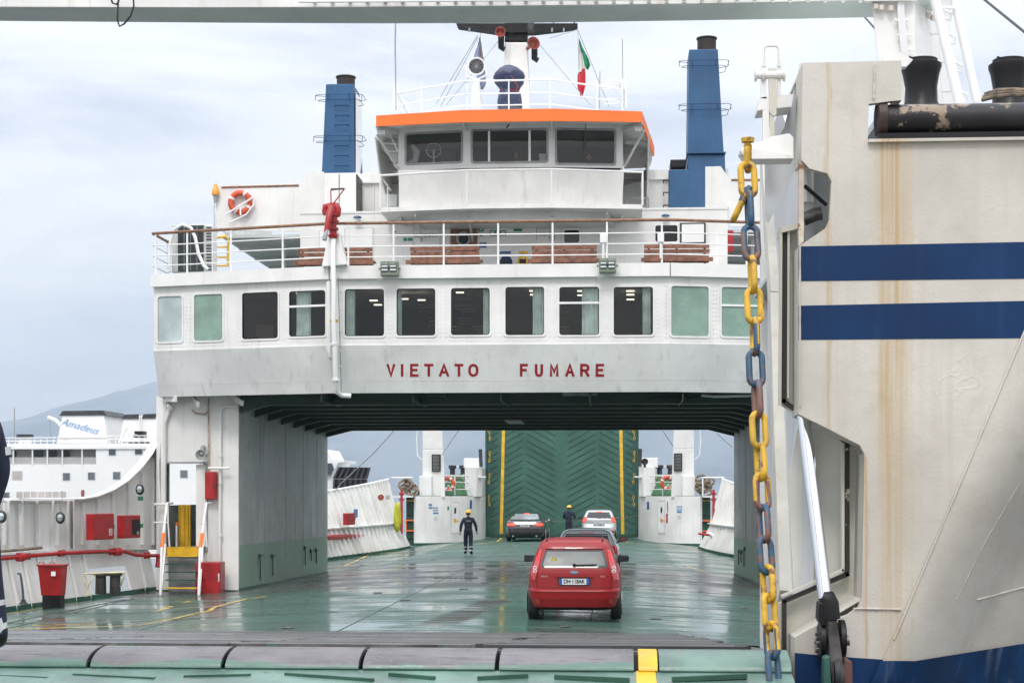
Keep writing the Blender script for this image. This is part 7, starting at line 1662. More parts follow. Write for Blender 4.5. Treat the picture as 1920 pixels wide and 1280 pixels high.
for px, y0, y1, y2 in secs:
    y2c = y2; A = P(px, y0, GY); Bb = P(px, y1, GY); C_ = P(px, y2, GY+.9); C_.y -= .55; Yq = GY*(925-y1)/(925-y2); q_ = Vector((0, Yq-GY, 0)); upv += [A, Bb, Bb+q_, A+q_]; u_ = Vector((0, 0, .004)); lov += [Bb+Vector((0, .03, -.004)), Bb+q_+Vector((0, 0, -.004)), Bb+q_+u_, Bb+u_+Vector((0, .03, 0))]
def extr(v, n_s): 
    f = []
    for i in range(n_s-1):
        a, b = 4*i, 4*i+4; f += [(a+k, a+(k+1) % 4, b+(k+1) % 4, b+k) for k in range(4)]
    return f+[(0, 1, 2, 3), (4*n_s-1, 4*n_s-2, 4*n_s-3, 4*n_s-4)]
MB().add(upv, extr(upv, len(secs))).build('upper_face', GUW, T); MB().add(lov, extr(lov, len(secs))).build('lower_face', GUN, T)
for px in range(590, 1640, 33): p = P(px, 3, GY-.02); MB().lathe([(.022, -.02), (.022, .02)], p, 'Y', 6).build('bolt', GUW, T)
MB().tube([P(560, 4, GY-.05), P(1640, -4, GY-.05)], .012, 6).build('conduit', SIGNW, T)
cbk = MB().tube([P(207, -4, GY-.1), P(211, 6, GY-.15), P(218, 9, GY-.15), P(223, 2, GY-.1)], .011, 6); cbk.tube([P(222, -5, GY-.1), P(221, 20, GY-.12), P(220, 38, GY-.12), P(224, 50, GY-.12), P(233, 45, GY-.12), P(245, 30, GY-.12), P(251, 12, GY-.12), P(250, -4, GY-.1)], .010, 6)
cbk.build('hanging_cable', RUBBER, T, smooth=True)
# ================================================================== PEOPLE
SHOE = BLK
def person(label, loc, rz, pose, H=1.76, helmet=True, text=None, seated=False, group=None, jacket=NAVY, bands=True):
    """pose: dict of joint positions in metres for a 1.76 m figure, facing +Y"""
    T = thing('person', label, 'person', loc, group, rz)
    k = H/1.76; J = dict(pel=(0, 0, .95), waist=(0, .0, 1.08), chest=(0, .0, 1.30), neckb=(0, -.01, 1.46), neck=(0, .01, 1.53),
        shL=(-.19, -.01, 1.43), elL=(-.25, -.03, 1.15), wrL=(-.28, .03, .90), shR=(.19, -.01, 1.43), elR=(.25, -.03, 1.15), wrR=(.28, .03, .90),
        hipL=(-.095, 0, .90), knL=(-.10, .02, .50), anL=(-.11, -.03, .10), toL=(-.12, .14, .035), hipR=(.095, 0, .90), knR=(.10, .02, .50), anR=(.11, -.03, .10), toR=(.12, .14, .035))
    J.update(pose)
    rad = dict(pel=(.155, .115), waist=(.150, .11), chest=(.185, .12), neckb=(.085, .08), neck=(.058, .06), sh=(.085, .08), el=(.066, .066), wr=(.046, .044), hip=(.112, .112), kn=(.086, .088), an=(.070, .072), to=(.048, .036), he=(.05, .045))
    for s_ in 'LR':
        a = Vector(J['an'+s_]); t_ = Vector(J['to'+s_]); J['he'+s_] = tuple(a+Vector((0, -.045, -.055)))
    names = list(J); idx = {n_: i for i, n_ in enumerate(names)}
    E = [('pel', 'waist'), ('waist', 'chest'), ('chest', 'neckb'), ('neckb', 'neck')]
    for s_ in 'LR': E += [('chest', 'sh'+s_), ('sh'+s_, 'el'+s_), ('el'+s_, 'wr'+s_), ('pel', 'hip'+s_), ('hip'+s_, 'kn'+s_), ('kn'+s_, 'an'+s_), ('an'+s_, 'to'+s_), ('an'+s_, 'he'+s_)]
    me = bpy.data.meshes.new('skel'); me.from_pydata([Vector(J[n_])*k for n_ in names], [(idx[a], idx[b]) for a, b in E], [])
    o = bpy.data.objects.new('skel', me); COL.objects.link(o); sk = o.modifiers.new('s', 'SKIN'); sk.use_smooth_shade = True
    for i, n_ in enumerate(names):
        r = rad.get(n_) or rad[n_[:-1]]; v = me.skin_vertices[0].data[i]; v.radius = (r[0]*k, r[1]*k); v.use_root = (n_ == 'pel')
    su = o.modifiers.new('u', 'SUBSURF'); su.levels = 2; su.render_levels = 2
    dg = bpy.context.evaluated_depsgraph_get(); dg.update(); bm = bmesh.new(); bm.from_mesh(bpy.data.meshes.new_from_object(o.evaluated_get(dg))); bpy.data.objects.remove(o)
    for f in bm.faces: f.smooth = True; f.material_index = 0
    def addmb(mb, mi):
        vs_ = [bm.verts.new(v*k) for v in mb.v]
        for f in mb.f:
            try: q = bm.faces.new([vs_[i] for i in f]); q.smooth = True; q.material_index = mi
            except ValueError: pass
    nk = Vector(J['neck']); hd = nk+Vector((0, .02, .115)) if 'head' not in pose else Vector(pose['head'])
    # head
    mb = MB(); rows = 12; n = 18; vs_ = []
    for j in range(rows+1):
        th = math.pi*j/rows; z = -math.cos(th)
        for i in range(n):
            a = 2*math.pi*i/n; r = math.sin(th); x, y = r*math.cos(a), r*math.sin(a); f = 1
            jaw = 1-.22*max(0, -z)*1.0
            p = Vector((x*.076*jaw, y*.096*(1-.1*max(0, -z)), z*.118))
            if y > .8*r and abs(x) < .25 and -.35 < z < .15: p.y += .016*(1-abs(x)/.25)
            vs_.append(hd+p)
    mb.add(vs_, [(j*n+i, j*n+(i+1) % n, (j+1)*n+(i+1) % n, (j+1)*n+i) for j in range(rows) for i in range(n)]); addmb(mb, 1)
    mb = MB()
    for s_ in (-1, 1): mb.tube([hd+Vector((s_*.074, -.008, -.03)), hd+Vector((s_*.084, -.012, 0)), hd+Vector((s_*.078, -.008, .025))], [.012, .018, .012], 6)
    addmb(mb, 1)
    # hands
    for s_, sg in (('L', -1), ('R', 1)):
        wr = Vector(J['wr'+s_]); el = Vector(J['el'+s_]); d = (wr-el).normalized(); fwd = Vector((0, 1, 0)); fwd = (fwd-d*fwd.dot(d)).normalized(); sid = d.cross(fwd)
        mb = MB(); mb.tube([wr-d*.02, wr+d*.02, wr+d*.06, wr+d*.095], [.026, .034, .040, .032], 8)
        for i, Lf in enumerate((.062, .074, .078, .068)):
            b = wr+d*.085+fwd*(-.030+.020*i); c1 = b+d*Lf*.5-sid*sg*-.006; c2 = b+d*Lf*.9+sid*sg*(-.018); mb.tube([b, c1, c2], [.0095, .009, .007], 6)
        b = wr+d*.03+fwd*.03; mb.tube([b, b+d*.035+fwd*.022, b+d*.07+fwd*.024], [.013, .011, .008], 6)
        addmb(mb, 1)
    for f in bm.faces:
        c = f.calc_center_median()/k
        if f.material_index == 0:
            if c.z > Vector(J['neck']).z-.035: f.material_index = 1
            elif bands and not seated:
                for s_ in 'LR':
                    a, b = Vector(J['kn'+s_]), Vector(J['an'+s_])
                    if (c.x < (J['hipL'][0]+J['hipR'][0])/2) == (s_ == 'L') and c.z < a.z:
                        t_ = (c-a).dot(b-a)/(b-a).length_squared
                        if .42 < t_ < .56 or .78 < t_ < .92: f.material_index = 2
                        if t_ > .99: f.material_index = 3
            if not seated and min((c-Vector(J['to'+s_])).length for s_ in 'LR') < .15 and c.z < .14+min(J['toL'][2], J['toR'][2]): f.material_index = 3
    m_ = bpy.data.meshes.new('body'); bm.to_mesh(m_); bm.free()
    for q in (jacket, SKIN, HIVIS, SHOE): m_.materials.append(q)
    b = bpy.data.objects.new('body', m_); COL.objects.link(b); b.parent = T
    def part(mb, nm, m, sm=True, par=T):
        mb.v = [v*k for v in mb.v]; o = mb.build(nm, m, None, origin=(0, 0, 0), smooth=sm); o.parent = par; return o
    # jacket hem, collar, eyes, mouth
    wz = J['pel']; part(MB().lathe([(.150, .93), (.160, .96), (.156, 1.02), (.14, 1.04)], (wz[0], wz[1]*1.0, J['pel'][2]-.95), n=20), 'jacket_hem', jacket, 50).scale = (1.08, .80, 1)
    part(MB().tube([nk+Vector((0, -.012, -.065)), nk+Vector((0, -.008, -.005))], [.085, .072], 14), 'collar', jacket, 50)
    for s_ in (-1, 1): part(MB().tube([hd+Vector((s_*.029, .083, .008)), hd+Vector((s_*.029, .092, .008))], [.010, .006], 8), 'eye', BLK)
    part(MB().tube([hd+Vector((-.024, .085, -.055)), hd+Vector((0, .093, -.057)), hd+Vector((.024, .085, -.055))], .005, 6), 'mouth', HR)
    HAIR = paint('dark_hair', (.02, .014, .01), .8, .2, 20)
    part(MB().lathe([(.083, -.035), (.092, .0), (.094, .04), (.080, .085), (.045, .115), (.001, .125)], hd+Vector((0, -.018, .0)), n=18), 'hair', HAIR, 60)
    if helmet:
        h_ = part(MB().lathe([(.118, .035), (.122, .04), (.120, .05), (.116, .085), (.098, .125), (.06, .152), (.001, .162)], hd+Vector((0, -.005, .0)), n=24), 'helmet', HELM, 45)
        part(MB().prism([hd+Vector((-.07, .085, .036)), hd+Vector((-.045, .15, .030)), hd+Vector((.045, .15, .030)), hd+Vector((.07, .085, .036))], (0, 0, .008)), 'peak', HELM, False, h_)
        part(MB().tube([hd+Vector((0, -.112, .075)), hd+Vector((0, -.07, .135)), hd+Vector((0, 0, .166)), hd+Vector((0, .08, .125))], .008, 6), 'ridge', HELM, True, h_)
    if text:
        o = text_obj('back_lettering', text, (0, 0, 0), .055*k, HIVIS, None); o.parent = T; o.location = Vector((0, -.150, 1.36))*k; o.rotation_euler = (R(90), 0, 0)
    return T
p = PD(878, 1040)
person('crewman in navy overalls and yellow helmet walking on the open deck left of the cars', p, R(6), dict(knL=(-.10, .10, .50), anL=(-.11, .04, .115), toL=(-.12, .22, .06), knR=(.10, -.02, .50), anR=(.12, -.16, .12), toR=(.13, .0, .045),
    elL=(-.29, -.06, 1.17), wrL=(-.31, -.06, .92), elR=(.30, .02, 1.17), wrR=(.34, .08, .94)), H=1.64, text='CREW')
p = PD(1067, 1014); p.z = dz(p.x)
person('crewman in navy jacket and yellow helmet standing between the two far cars', p, R(-8), dict(elL=(-.30, .08, 1.2), wrL=(-.20, .28, 1.12), elR=(.30, .08, 1.2), wrR=(.20, .28, 1.12)), H=1.66)
# man at the left edge, near the camera on the ramp
pL = Vector((-1.012, 9.45, 1.275))
person('man in navy work clothes cut off by the left edge of the photo', pL, R(80), dict(knL=(-.10, -.07, .50), anL=(-.11, -.13, .10), toL=(-.12, .03, .035), knR=(.10, -.05, .50), anR=(.11, -.11, .10), toR=(.12, .05, .035), elL=(-.25, -.06, 1.15), wrL=(-.25, .02, .90), elR=(.25, -.05, 1.15), wrR=(.25, .02, .90)), H=1.70, helmet=False)
TL = bpy.data.objects[[o.name for o in bpy.data.objects if o.get('label', '').startswith('man in navy work')][0]]
for z0, z1, m in ((1.20, 1.25, HIVIS),):
    for s_ in (-1, 1):
        o = MB().tube([(s_*.242, -.045, z0), (s_*.236, -.04, z1)], .064, 16).build('sleeve_band', m, None, origin=(0, 0, 0), smooth=40); o.parent = TL
# officers in the wheelhouse
for px, py, lab in ((968, 292, 'dark-clad officer behind the centre wheelhouse window'), (1105, 294, 'man behind the right wheelhouse window, below the wiper')):
    Yp = 44.9; hp_ = P(px, py, Yp); person(lab, (hp_.x, Yp, hp_.z-1.64), R(180), dict(elL=(-.28, .02, 1.18), wrL=(-.2, .24, 1.12), elR=(.28, .02, 1.18), wrR=(.2, .24, 1.12)), H=1.72, helmet=False, bands=False, group='crew in the wheelhouse')

# ================================================================== CARS
def car(label, loc, rz, tab, paint_m, L, Wd, spec):
    T = thing('parked_car', label, 'car', loc, None, rz)
    def prm(z):
        if z <= tab[0][0]: return tab[0][1:]
        for a, b in zip(tab, tab[1:]):
            if a[0] <= z <= b[0]:
                f = (z-a[0])/(b[0]-a[0]) if b[0] > a[0] else 0; return tuple(a[i]+(b[i]-a[i])*f for i in range(1, 5))
        return tab[-1][1:]
    def ring_(z):
        w_, yr, yf, n = prm(z); yc, Lh = (yr+yf)/2, (yf-yr)/2; pts = []
        M = 22
        # sample evenly along each side by param of superellipse
        for q in range(4):
            for i in range(M):
                a = (q+i/M)*math.pi/2; c, s = math.cos(a), math.sin(a)
                d = (abs(c)**n+abs(s)**n)**(-1/n); pts.append(Vector((w_*c*d, yc+Lh*s*d, z)))
        return pts
    zs = sorted({t_[0] for t_ in tab} | {tab[0][0]+(tab[-1][0]-tab[0][0])*i/34 for i in range(35)})
    rings = [ring_(z) for z in zs]; n = len(rings[0]); vs_ = [v for r in rings for v in r]
    fs = [(i*n+k, i*n+(k+1) % n, (i+1)*n+(k+1) % n, (i+1)*n+k) for i in range(len(rings)-1) for k in range(n)]
    top = rings[-1]; tc_ = sum(top, Vector())/n+Vector((0, 0, .012)); bc = sum(rings[0], Vector())/n; vs_ += [tc_, bc]; m_ = len(vs_)
    fs += [((len(rings)-1)*n+k, (len(rings)-1)*n+(k+1) % n, m_-2) for k in range(n)]+[((k+1) % n, k, m_-1) for k in range(n)]
    def part(mb, nm, m, par=T, sm=False, bevel=0):
        o = mb.build(nm, m, None, origin=(0, 0, 0), smooth=sm, bevel=bevel); o.parent = par; return o
    wr, wy = spec['wheel_r'], spec['wheel_y']
    body = MB().add(vs_, fs).build('body', paint_m, None, origin=(0, 0, 0), smooth=32)
    cut = MB()
    for y in wy:
        for s_ in (-1, 1): cut.lathe([(wr+.05, -.16), (wr+.05, .2)], (s_*(Wd/2-.02), y, wr), 'X', 32)
    co = cut.build('cut', BLK, None, origin=(0, 0, 0)); bo = body.modifiers.new('b', 'BOOLEAN'); bo.operation = 'DIFFERENCE'; bo.object = co; bo.solver = 'EXACT'
    dg = bpy.context.evaluated_depsgraph_get(); dg.update(); nm_ = bpy.data.meshes.new_from_object(body.evaluated_get(dg)); body.modifiers.clear(); body.data = nm_; bpy.data.objects.remove(co)
    for p_ in nm_.polygons: p_.use_smooth = True
    nm_.set_sharp_from_angle(angle=R(32)); body.parent = T
    # surface patches
    def rear(x, z, out): 
        w_, yr, yf, n_ = prm(z); yc, Lh = (yr+yf)/2, (yf-yr)/2; f = min(.995, abs(x)/w_); return Vector((x, yc-Lh*(1-f**n_)**(1/n_)-out, z))
    def front(x, z, out): 
        w_, yr, yf, n_ = prm(z); yc, Lh = (yr+yf)/2, (yf-yr)/2; f = min(.995, abs(x)/w_); return Vector((x, yc+Lh*(1-f**n_)**(1/n_)+out, z))
    def sidef(s_):
        def g_(y, z, out):
            w_, yr, yf, n_ = prm(z); yc, Lh = (yr+yf)/2, (yf-yr)/2; f = min(.995, abs(y-yc)/Lh); return Vector((s_*(w_*(1-f**n_)**(1/n_)+out), y, z))
        return g_
    def patch(poly, fn, m, nm, out=.004, par=body, dep=.02, step=.06):
        bm = bmesh.new(); f = bm.faces.new([bm.verts.new((x, 0, z)) for x, z in poly])
        xs_ = [p_[0] for p_ in poly]; z_ = [p_[1] for p_ in poly]
        for lo, hi, ax in ((min(xs_), max(xs_), 0), (min(z_), max(z_), 2)):
            k = lo+step
            while k < hi-.005:
                co_ = [0, 0, 0]; co_[ax] = k; no = [0, 0, 0]; no[ax] = 1
                bmesh.ops.bisect_plane(bm, geom=bm.verts[:]+bm.edges[:]+bm.faces[:], plane_co=co_, plane_no=no); k += step
        be = [e_ for e_ in bm.edges if e_.is_boundary]
        ex = bmesh.ops.extrude_edge_only(bm, edges=be); nv_ = {v for v in ex['geom'] if isinstance(v, bmesh.types.BMVert)}
        for v in bm.verts: v.co = fn(v.co.x, v.co.z, out if v not in nv_ else out-dep)
        bmesh.ops.recalc_face_normals(bm, faces=bm.faces); me = bpy.data.meshes.new(nm); bm.to_mesh(me); bm.free(); me.materials.append(m)
        for p_ in me.polygons: p_.use_smooth = True
        me.set_sharp_from_angle(angle=R(35)); o = bpy.data.objects.new(nm, me); COL.objects.link(o); o.parent = par if par is not body else T
        # orient outward check
        return o
    # wheels
    TY = RUBBER
    for y in wy:
        for s_ in (-1, 1):
            xo = s_*(Wd/2-.045); tw_ = .185
            prof = [(wr-.09, 0), (wr-.03, -.0), (wr-.008, .02), (wr, .05), (wr, tw_-.05), (wr-.008, tw_-.02), (wr-.03, tw_), (wr-.09, tw_)]
            ty = part(MB().lathe([(r, h-tw_/2-s_*.05) for r, h in prof], (xo, y, wr), 'X', 32), 'tyre', TY, sm=35)
            o_ = part(MB().lathe([(wr-.095, -.06), (wr-.10, .02*s_+.04*s_-.0), (.05, .05*s_), (.001, .05*s_)], (xo, y, wr), 'X', 24), 'rim', GREYM, par=T, sm=35)
    spec['build'](T, part, patch, rear, front, sidef, prm)
    # mirrors
    mm = spec.get('mirror_m', BLK)
    for s_ in (-1, 1):
        y, z, xo = spec['mirror']; c = Vector((s_*(xo+.10), y, z))
        mr = part(MB().add([c+Vector((dx*.11, dy*.05, dz_*.075)) for dx, dy, dz_ in ((-1, -1, -1), (1, -1, -.8), (1, 1, -.6), (-1, 1, -.8), (-1, -1, 1), (1, -1, .9), (.8, 1, .7), (-.9, 1, .8))], [(0,3,2,1),(4,5,6,7),(0,1,5,4),(1,2,6,5),(2,3,7,6),(3,0,4,7)]), 'mirror', mm, bevel=.025)
        part(MB().box(c.x-.09, c.x+.09, c.y-.054, c.y-.049, c.z-.05, c.z+.055), 'mirror_glass', paint('mirror_face', (.5, .53, .55), .05, .02, metal=1, bmp=0), par=mr)
        part(MB().tube([c+Vector((-s_*.08, .0, -.05)), c+Vector((-s_*.17, 0, -.08))], .02, 6), 'mirror_arm', BLK)
    return T
def rl(m, e=0): return m
CARR = paint('car_red', (.26, .008, .010), .38, .04, 1, coat=.25, bmp=0, spec=.3); CARB = paint('car_black_brown', (.018, .014, .018), .22, .05, 1, coat=1.0, bmp=0, metal=.2)
CARS = paint('car_silver', (.52, .53, .54), .28, .04, 1, coat=1.0, bmp=0, metal=.55); CARD = paint('car_dark_blue_grey', (.34, .37, .42), .22, .05, 1, coat=1.0, bmp=0, metal=.4)
CGLASS = paint('car_dark_glass', (.03, .035, .036), .05, .03, bmp=0); CGLASS2 = glass('car_rear_glass', (.50, .52, .52), 1.2)
LRED = paint('lamp_red', (.42, .012, .012), .12, .02, bmp=0, coat=1); LCLR = paint('lamp_clear', (.62, .58, .55), .12, .05, bmp=0, coat=1); BRAKE = emis('lit_brake_lamp', (1, .04, .015), 3.0)
DIMR = emis('dim_tail_lamp', (.75, .02, .012), .35)
BUMP_SEAM = paint('car_gap', (.01, .008, .008), .7, bmp=0)
def rect(x0, x1, z0, z1, r=0): return rrect(x0, x1, z0, z1, r, 3) if r else [(x0, z0), (x1, z0), (x1, z1), (x0, z1)]
def plate(part, patch, rear, text, zc, wdt=.52, h=.112, th=.058):
    y0 = rear(wdt/2, zc, 0).y-.012; y0 = min(y0, rear(0, zc, 0).y-.014)
    b = part(MB().box(-wdt/2, wdt/2, y0-.006, y0+.03, zc-h/2, zc+h/2), 'number_plate', SIGNW, bevel=.003)
    for s_ in (-1, 1): part(MB().box(*sorted((s_*(wdt/2-.004), s_*(wdt/2-.046))), y0-.0075, y0-.006, zc-h/2+.004, zc+h/2-.004), 'blue_band', paint('plate_blue', (.03, .10, .40), .4, bmp=0), b)
    part(MB().ring([(x, y0-.008, z) for x, z in rect(-wdt/2-.006, wdt/2+.006, zc-h/2-.006, zc+h/2+.006)], [(x, y0-.008, z) for x, z in rect(-wdt/2+.002, wdt/2-.002, zc-h/2+.002, zc+h/2-.002)], (0, .02, 0)), 'plate_frame', BLK, b)
    o = text_obj('plate_lettering', text, (0, 0, 0), th*1.12, BLK, None, ext=.001, offset=.003); o.parent = b; o.location = (0, y0-.0085, zc); o.scale = (.92, 1.12, 1); return b
def red_build(T, part, patch, rear, front, sidef, prm):
    rw = patch([(-.60, .955), (.60, .955), (.565, 1.10), (.515, 1.26), (-.515, 1.26), (-.565, 1.10)], rear, CGLASS, 'rear_window', .005)
    patch([(-.56, .99), (.56, .99), (.53, 1.10), (.485, 1.235), (-.485, 1.235), (-.53, 1.10)], rear, paint('demist_glass', (.115, .13, .128), .38, .25, 2, bmp=0), 'window_glass', .008, par=T)
    patch([(-.525, 1.285), (.525, 1.285), (.52, 1.315), (-.52, 1.315)], rear, CARR, 'roof_spoiler', .03, dep=.06)
    patch(rect(-.16, .16, 1.288, 1.306), rear, LRED, 'high_brake_lamp', .036)
    for s_ in (-1, 1):
        f = lambda pts: [(s_*x, z) for x, z in pts] if s_ > 0 else [(s_*x, z) for x, z in reversed(pts)]
        lp = patch(f([(.585, 1.27), (.635, 1.27), (.695, 1.10), (.765, .88), (.80, .74), (.70, .735), (.655, .88), (.62, 1.05)]), rear, LRED, 'tail_lamp', .008)
        patch(f([(.605, 1.24), (.635, 1.24), (.69, 1.06), (.655, 1.06)]), rear, DIMR, 'lamp_stripe', .011, par=lp)
        for zc, m in ((.955, LCLR), (.895, LCLR)):
            patch([(s_*.70+.036*math.cos(q), zc+.030*math.sin(q)) for q in [2*math.pi*i/14 for i in range(14)]], rear, m, 'round_lens', .014, par=lp)
            patch([(s_*.70+.022*math.cos(q), zc+.018*math.sin(q)) for q in [2*math.pi*i/12 for i in range(12)]], rear, LRED, 'lens_core', .018, par=lp)
        patch([(s_*.655+.048*math.cos(q), .36+.048*math.sin(q)) for q in [2*math.pi*i/16 for i in range(16)]], rear, LRED, 'fog_lamp', .008)
        for w_ in (.006,):
            patch(f([(.655, .875), (.663, .875), (.668, .60), (.66, .60)]), rear, BUMP_SEAM, 'tailgate_gap', .003)
        patch([(1.5, 1.00), (2.55, 1.00), (2.25, 1.28), (1.75, 1.33), (1.2, 1.33), (.62, 1.25), (.62, 1.02)] if s_ > 0 else [(.62, 1.02), (.62, 1.25), (1.2, 1.33), (1.75, 1.33), (2.25, 1.28), (2.55, 1.00)], sidef(s_), CGLASS, 'side_window', .004)
        part(MB().bar((s_*.50, .42, 1.425), (s_*.50, 1.9, 1.455), .03, .02), 'roof_rail', BLK)
    patch([(-.66, .60), (.66, .60), (.66, .607), (-.66, .607)], rear, BUMP_SEAM, 'tailgate_gap', .003)
    patch(rect(-.34, .34, .79, .825, .012), rear, CARR, 'tailgate_handle', .025)
    patch(rect(-.31, .31, .63, .785, .03), rear, paint('car_red_shade', (.13, .006, .009), .35, bmp=0), 'plate_recess_shade', .001)  # flat patch; darker red paints in the shade of a plate recess
    plate(part, patch, rear, 'DH·118AK', .712)
    patch(rect(-.79, .79, .535, .565), rear, CARR, 'bumper_step', .012)
    patch(rect(-.60, .60, .205, .245), rear, BLK, 'bumper_slot', .003)
    o = patch([(.075*math.cos(q), .875+.030*math.sin(q)) for q in [2*math.pi*i/20 for i in range(20)]], rear, GREYM, 'oval_badge', .008); 
    patch([(.065*math.cos(q), .875+.023*math.sin(q)) for q in [2*math.pi*i/20 for i in range(20)]], rear, SIGNB, 'badge_face', .011, par=o)
    t_ = text_obj('badge_lettering', 'Ford', (0, 0, 0), .03, SIGNW, None, ext=.001, shear=.3); t_.parent = o; t_.location = rear(0, .875, .0125)
    for tx, x in (('FIESTA', -.53), ('TDCi', .50)):
        t_ = text_obj('model_lettering', tx, (0, 0, 0), .028, LCLR, None, ext=.001); t_.parent = T; t_.location = rear(x, .80, .006)+Vector((0, -.004, 0))
    part(MB().bar(rear(-.02, 1.0, .03), rear(.40, 1.01, .03), .018, .018), 'wiper', BLK); part(MB().lathe([(.001, -.03), (.025, -.03), (.03, 0)], rear(-.0, 1.0, .01), 'Y', 12), 'wiper_hub', BLK)
    c = rear(-.36, 1.09, .012); st = part(MB().lathe([(.001, -.004), (.05, -.004), (.05, 0)], c, 'Y', 14), 'window_sticker', paint('sticker_green', (.25, .40, .12), .5)); part(MB().lathe([(.001, -.006), (.028, -.006), (.03, -.004)], c, 'Y', 10), 'sticker_centre', YEL, par=st)
    patch([(-.55, 1.0), (.55, 1.0), (.46, 1.33), (-.46, 1.33)], front, CGLASS, 'windscreen', .004)
    for x in (-.30, .30): part(MB().lathe([(.001, .0), (.10, .02), (.11, .1), (.06, .16), (.001, .17)], (x*1.0, 1.1, 1.0), n=12), 'head_restraint', DARK)
tab_red = [(.20, .72, .16, 3.78, 6), (.26, .79, .05, 3.86, 7), (.42, .835, .0, 3.92, 8), (.54, .842, .0, 3.92, 9), (.565, .842, .012, 3.91, 9), (.58, .84, .045, 3.90, 9), (.72, .84, .06, 3.86, 9), (.86, .83, .075, 3.78, 9), (.92, .805, .09, 3.55, 9), (.96, .785, .105, 2.95, 9),
    (1.10, .735, .17, 2.70, 9), (1.25, .68, .26, 2.42, 9), (1.34, .64, .31, 2.22, 9), (1.40, .605, .36, 2.05, 8), (1.43, .565, .44, 1.95, 7), (1.45, .48, .60, 1.80, 5), (1.458, .36, .80, 1.6, 4)]
Yr = 28.3; xr = X(1076.5, Yr)
car('small red hatchback with number plate DH 118AK, nearest of the four cars', (xr, Yr, dz(xr)), R(.5), tab_red, CARR, 3.92, 1.68, dict(wheel_r=.30, wheel_y=(.62, 3.1), build=red_build, mirror=(2.55, 1.02, .80)))
# hatchback hidden in front of it
def dark_build(T, part, patch, rear, front, sidef, prm):
    patch([(-.62, .93), (.62, .93), (.585, 1.05), (.53, 1.23), (-.53, 1.23), (-.585, 1.05)], rear, CGLASS, 'rear_window', .005)
    patch(rect(-.2, .2, 1.25, 1.265), rear, LRED, 'high_brake_lamp', .01)
    for s_ in (-1, 1):
        patch([(s_*.66, .95), (s_*.80, .9), (s_*.82, .72), (s_*.66, .72)][::s_], rear, LRED, 'tail_lamp', .008)
        patch([(.62, 1.02), (.62, 1.17), (1.2, 1.24), (1.75, 1.25), (2.25, 1.20), (2.75, 1.0)], sidef(s_), CGLASS, 'side_window', .004)
    plate(part, patch, rear, 'EK 402LT', .60)
    patch([(-.55, 1.05), (.55, 1.05), (.46, 1.24), (-.46, 1.24)], front, CGLASS, 'windscreen', .004)
tab_dark = [(.20, .74, .16, 4.05, 6), (.28, .82, .04, 4.15, 7), (.50, .865, .0, 4.20, 8), (.65, .87, .03, 4.20, 9), (.90, .86, .07, 4.05, 9), (.98, .83, .10, 3.2, 9), (1.15, .76, .19, 2.9, 9), (1.32, .69, .30, 2.5, 9), (1.42, .63, .40, 2.2, 8), (1.47, .56, .52, 2.0, 6), (1.495, .40, .75, 1.8, 4)]
Yk = 41.0; xk = X(1099, Yk); tab_dark = [(a*.905, b*.97, c, d, e) for a, b, c, d, e in tab_dark]
car('dark hatchback mostly hidden ahead of the red hatchback', (xk, Yk, dz(xk)), R(-.5), tab_dark, CARD, 4.2, 1.74, dict(wheel_r=.31, wheel_y=(.72, 3.3), build=dark_build, mirror=(2.5, 1.03, .84)))
# silver hatchback
def silver_build(T, part, patch, rear, front, sidef, prm):
    patch([(-.60, 1.06), (.60, 1.06), (.58, 1.20), (.50, 1.34), (-.50, 1.34), (-.58, 1.20)], rear, CGLASS, 'rear_window', .006)
    patch([(-.53, 1.37), (.53, 1.37), (.51, 1.40), (-.51, 1.40)], rear, CARS, 'roof_spoiler', .05, dep=.08)
    patch(rect(-.17, .17, 1.375, 1.395), rear, BRAKE, 'high_brake_lamp', .056)
    for s_ in (-1, 1):
        f = lambda pts: [(s_*x, z) for x, z in pts][::s_]
        lp = patch(f([(.56, 1.10), (.70, 1.14), (.80, 1.02), (.82, .88), (.66, .86), (.60, .98)]), rear, LRED, 'tail_lamp', .012)
        patch(f([(.60, 1.06), (.70, 1.08), (.77, .98), (.77, .91), (.66, .90)]), rear, BRAKE, 'lit_lens', .018, par=lp)
        patch([(.62, 1.08), (.62, 1.28), (1.2, 1.38), (1.75, 1.38), (2.25, 1.32), (2.75, 1.04)], sidef(s_), CGLASS, 'side_window', .004)
        patch(f([(.62, .46), (.76, .46), (.76, .40), (.64, .40)]), rear, LRED, 'reflector', .006)
    plate(part, patch, rear, 'EY 835BD', .74)
    patch(rect(-.60, .60, .20, .30), rear, BLK, 'lower_bumper', .006); patch(rect(-.72, .72, .615, .622), rear, BUMP_SEAM, 'tailgate_gap', .003)
    part(MB().bar(rear(-.02, 1.08, .03), rear(.38, 1.10, .03), .02, .02), 'wiper', BLK)
    patch([(-.55, 1.05), (.55, 1.05), (.46, 1.38), (-.46, 1.38)], front, CGLASS, 'windscreen', .004)
tab_sil = [(.20, .74, .16, 3.85, 6), (.28, .81, .05, 3.93, 7), (.48, .86, .0, 3.96, 8), (.62, .862, .02, 3.96, 9), (.80, .86, .08, 3.90, 9), (.98, .835, .10, 3.5, 9), (1.05, .80, .12, 3.0, 9), (1.20, .74, .22, 2.75, 9), (1.36, .66, .35, 2.4, 9), (1.44, .60, .45, 2.1, 8), (1.48, .52, .6, 1.95, 6), (1.50, .38, .8, 1.75, 4)]
Ys = 77.6; xs_ = X(1123, Ys)
car('silver hatchback with lit brake lamps at the right side of the far ramp', (xs_, Ys, dz(xs_)), R(1), tab_sil, CARS, 3.96, 1.72, dict(wheel_r=.31, wheel_y=(.68, 3.15), build=silver_build, mirror=(2.5, 1.05, .82)))
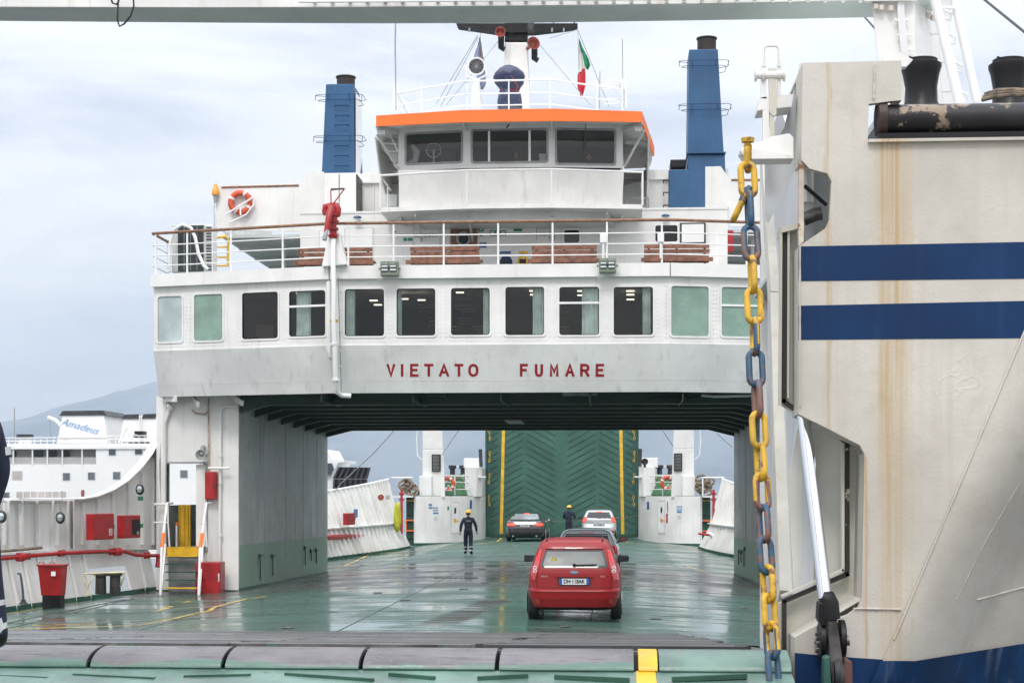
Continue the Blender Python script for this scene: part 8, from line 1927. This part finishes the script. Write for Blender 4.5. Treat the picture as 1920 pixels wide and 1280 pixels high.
# dark coupe
def dark2_build(T, part, patch, rear, front, sidef, prm):
    patch([(-.64, 1.04), (.64, 1.04), (.60, 1.16), (.50, 1.29), (-.50, 1.29), (-.60, 1.16)], rear, paint('misted_glass', (.32, .35, .36), .12, .2, 2, bmp=0), 'rear_window', .006)
    patch(rect(-.13, .13, 1.30, 1.315), rear, BRAKE, 'high_brake_lamp', .01)
    for s_ in (-1, 1):
        f = lambda pts: [(s_*x, z) for x, z in pts][::s_]
        lp = patch(f([(.44, .86), (.84, .87), (.87, .76), (.80, .72), (.44, .74)]), rear, LRED, 'tail_lamp', .010)
        patch(f([(.50, .84), (.82, .85), (.84, .77), (.50, .77)]), rear, BRAKE, 'lit_lens', .016, par=lp)
        patch([(1.1, 1.05), (1.4, 1.20), (1.9, 1.27), (2.5, 1.24), (3.1, 1.0)], sidef(s_), CGLASS, 'side_window', .004)
        part(MB().tube([(s_*.55, -.02, .26), (s_*.55, .1, .26)], .045, 12), 'exhaust', GREYM)
    plate(part, patch, rear, 'DS 529PR', .76)
    patch(rect(-.78, .78, .60, .607), rear, BUMP_SEAM, 'bumper_gap', .003); patch(rect(-.62, .62, .24, .36), rear, BLK, 'diffuser', .006)
    for i in range(4): part(MB().tube([(-.10+.066*i+.04*math.cos(q), rear(0, .93, .012).y, .93+.04*math.sin(q)) for q in [2*math.pi*j/12 for j in range(12)]], .005, 5, closed=True), 'badge_ring', GREYM)
    patch([(-.60, 1.0), (.60, 1.0), (.5, 1.27), (-.5, 1.27)], front, CGLASS, 'windscreen', .004)
tab_cou = [(.17, .80, .16, 4.4, 6), (.24, .88, .05, 4.52, 7), (.45, .915, .0, 4.6, 8), (.62, .92, .02, 4.6, 9), (.80, .915, .07, 4.5, 9), (.92, .90, .12, 4.2, 9), (.97, .87, .22, 3.7, 9), (1.02, .80, .50, 3.3, 9), (1.16, .72, .85, 2.95, 8), (1.28, .64, 1.25, 2.6, 8), (1.34, .56, 1.55, 2.4, 6), (1.37, .42, 1.75, 2.25, 4)]
Ya = 75.0; xa_ = X(984, Ya)
car('dark brown-black coupe with lit brake lamps at the left side of the far ramp', (xa_, Ya, dz(xa_)), R(-1), tab_cou, CARB, 4.62, 1.85, dict(wheel_r=.335, wheel_y=(.9, 3.65), build=dark2_build, mirror=(3.0, .98, .90)))
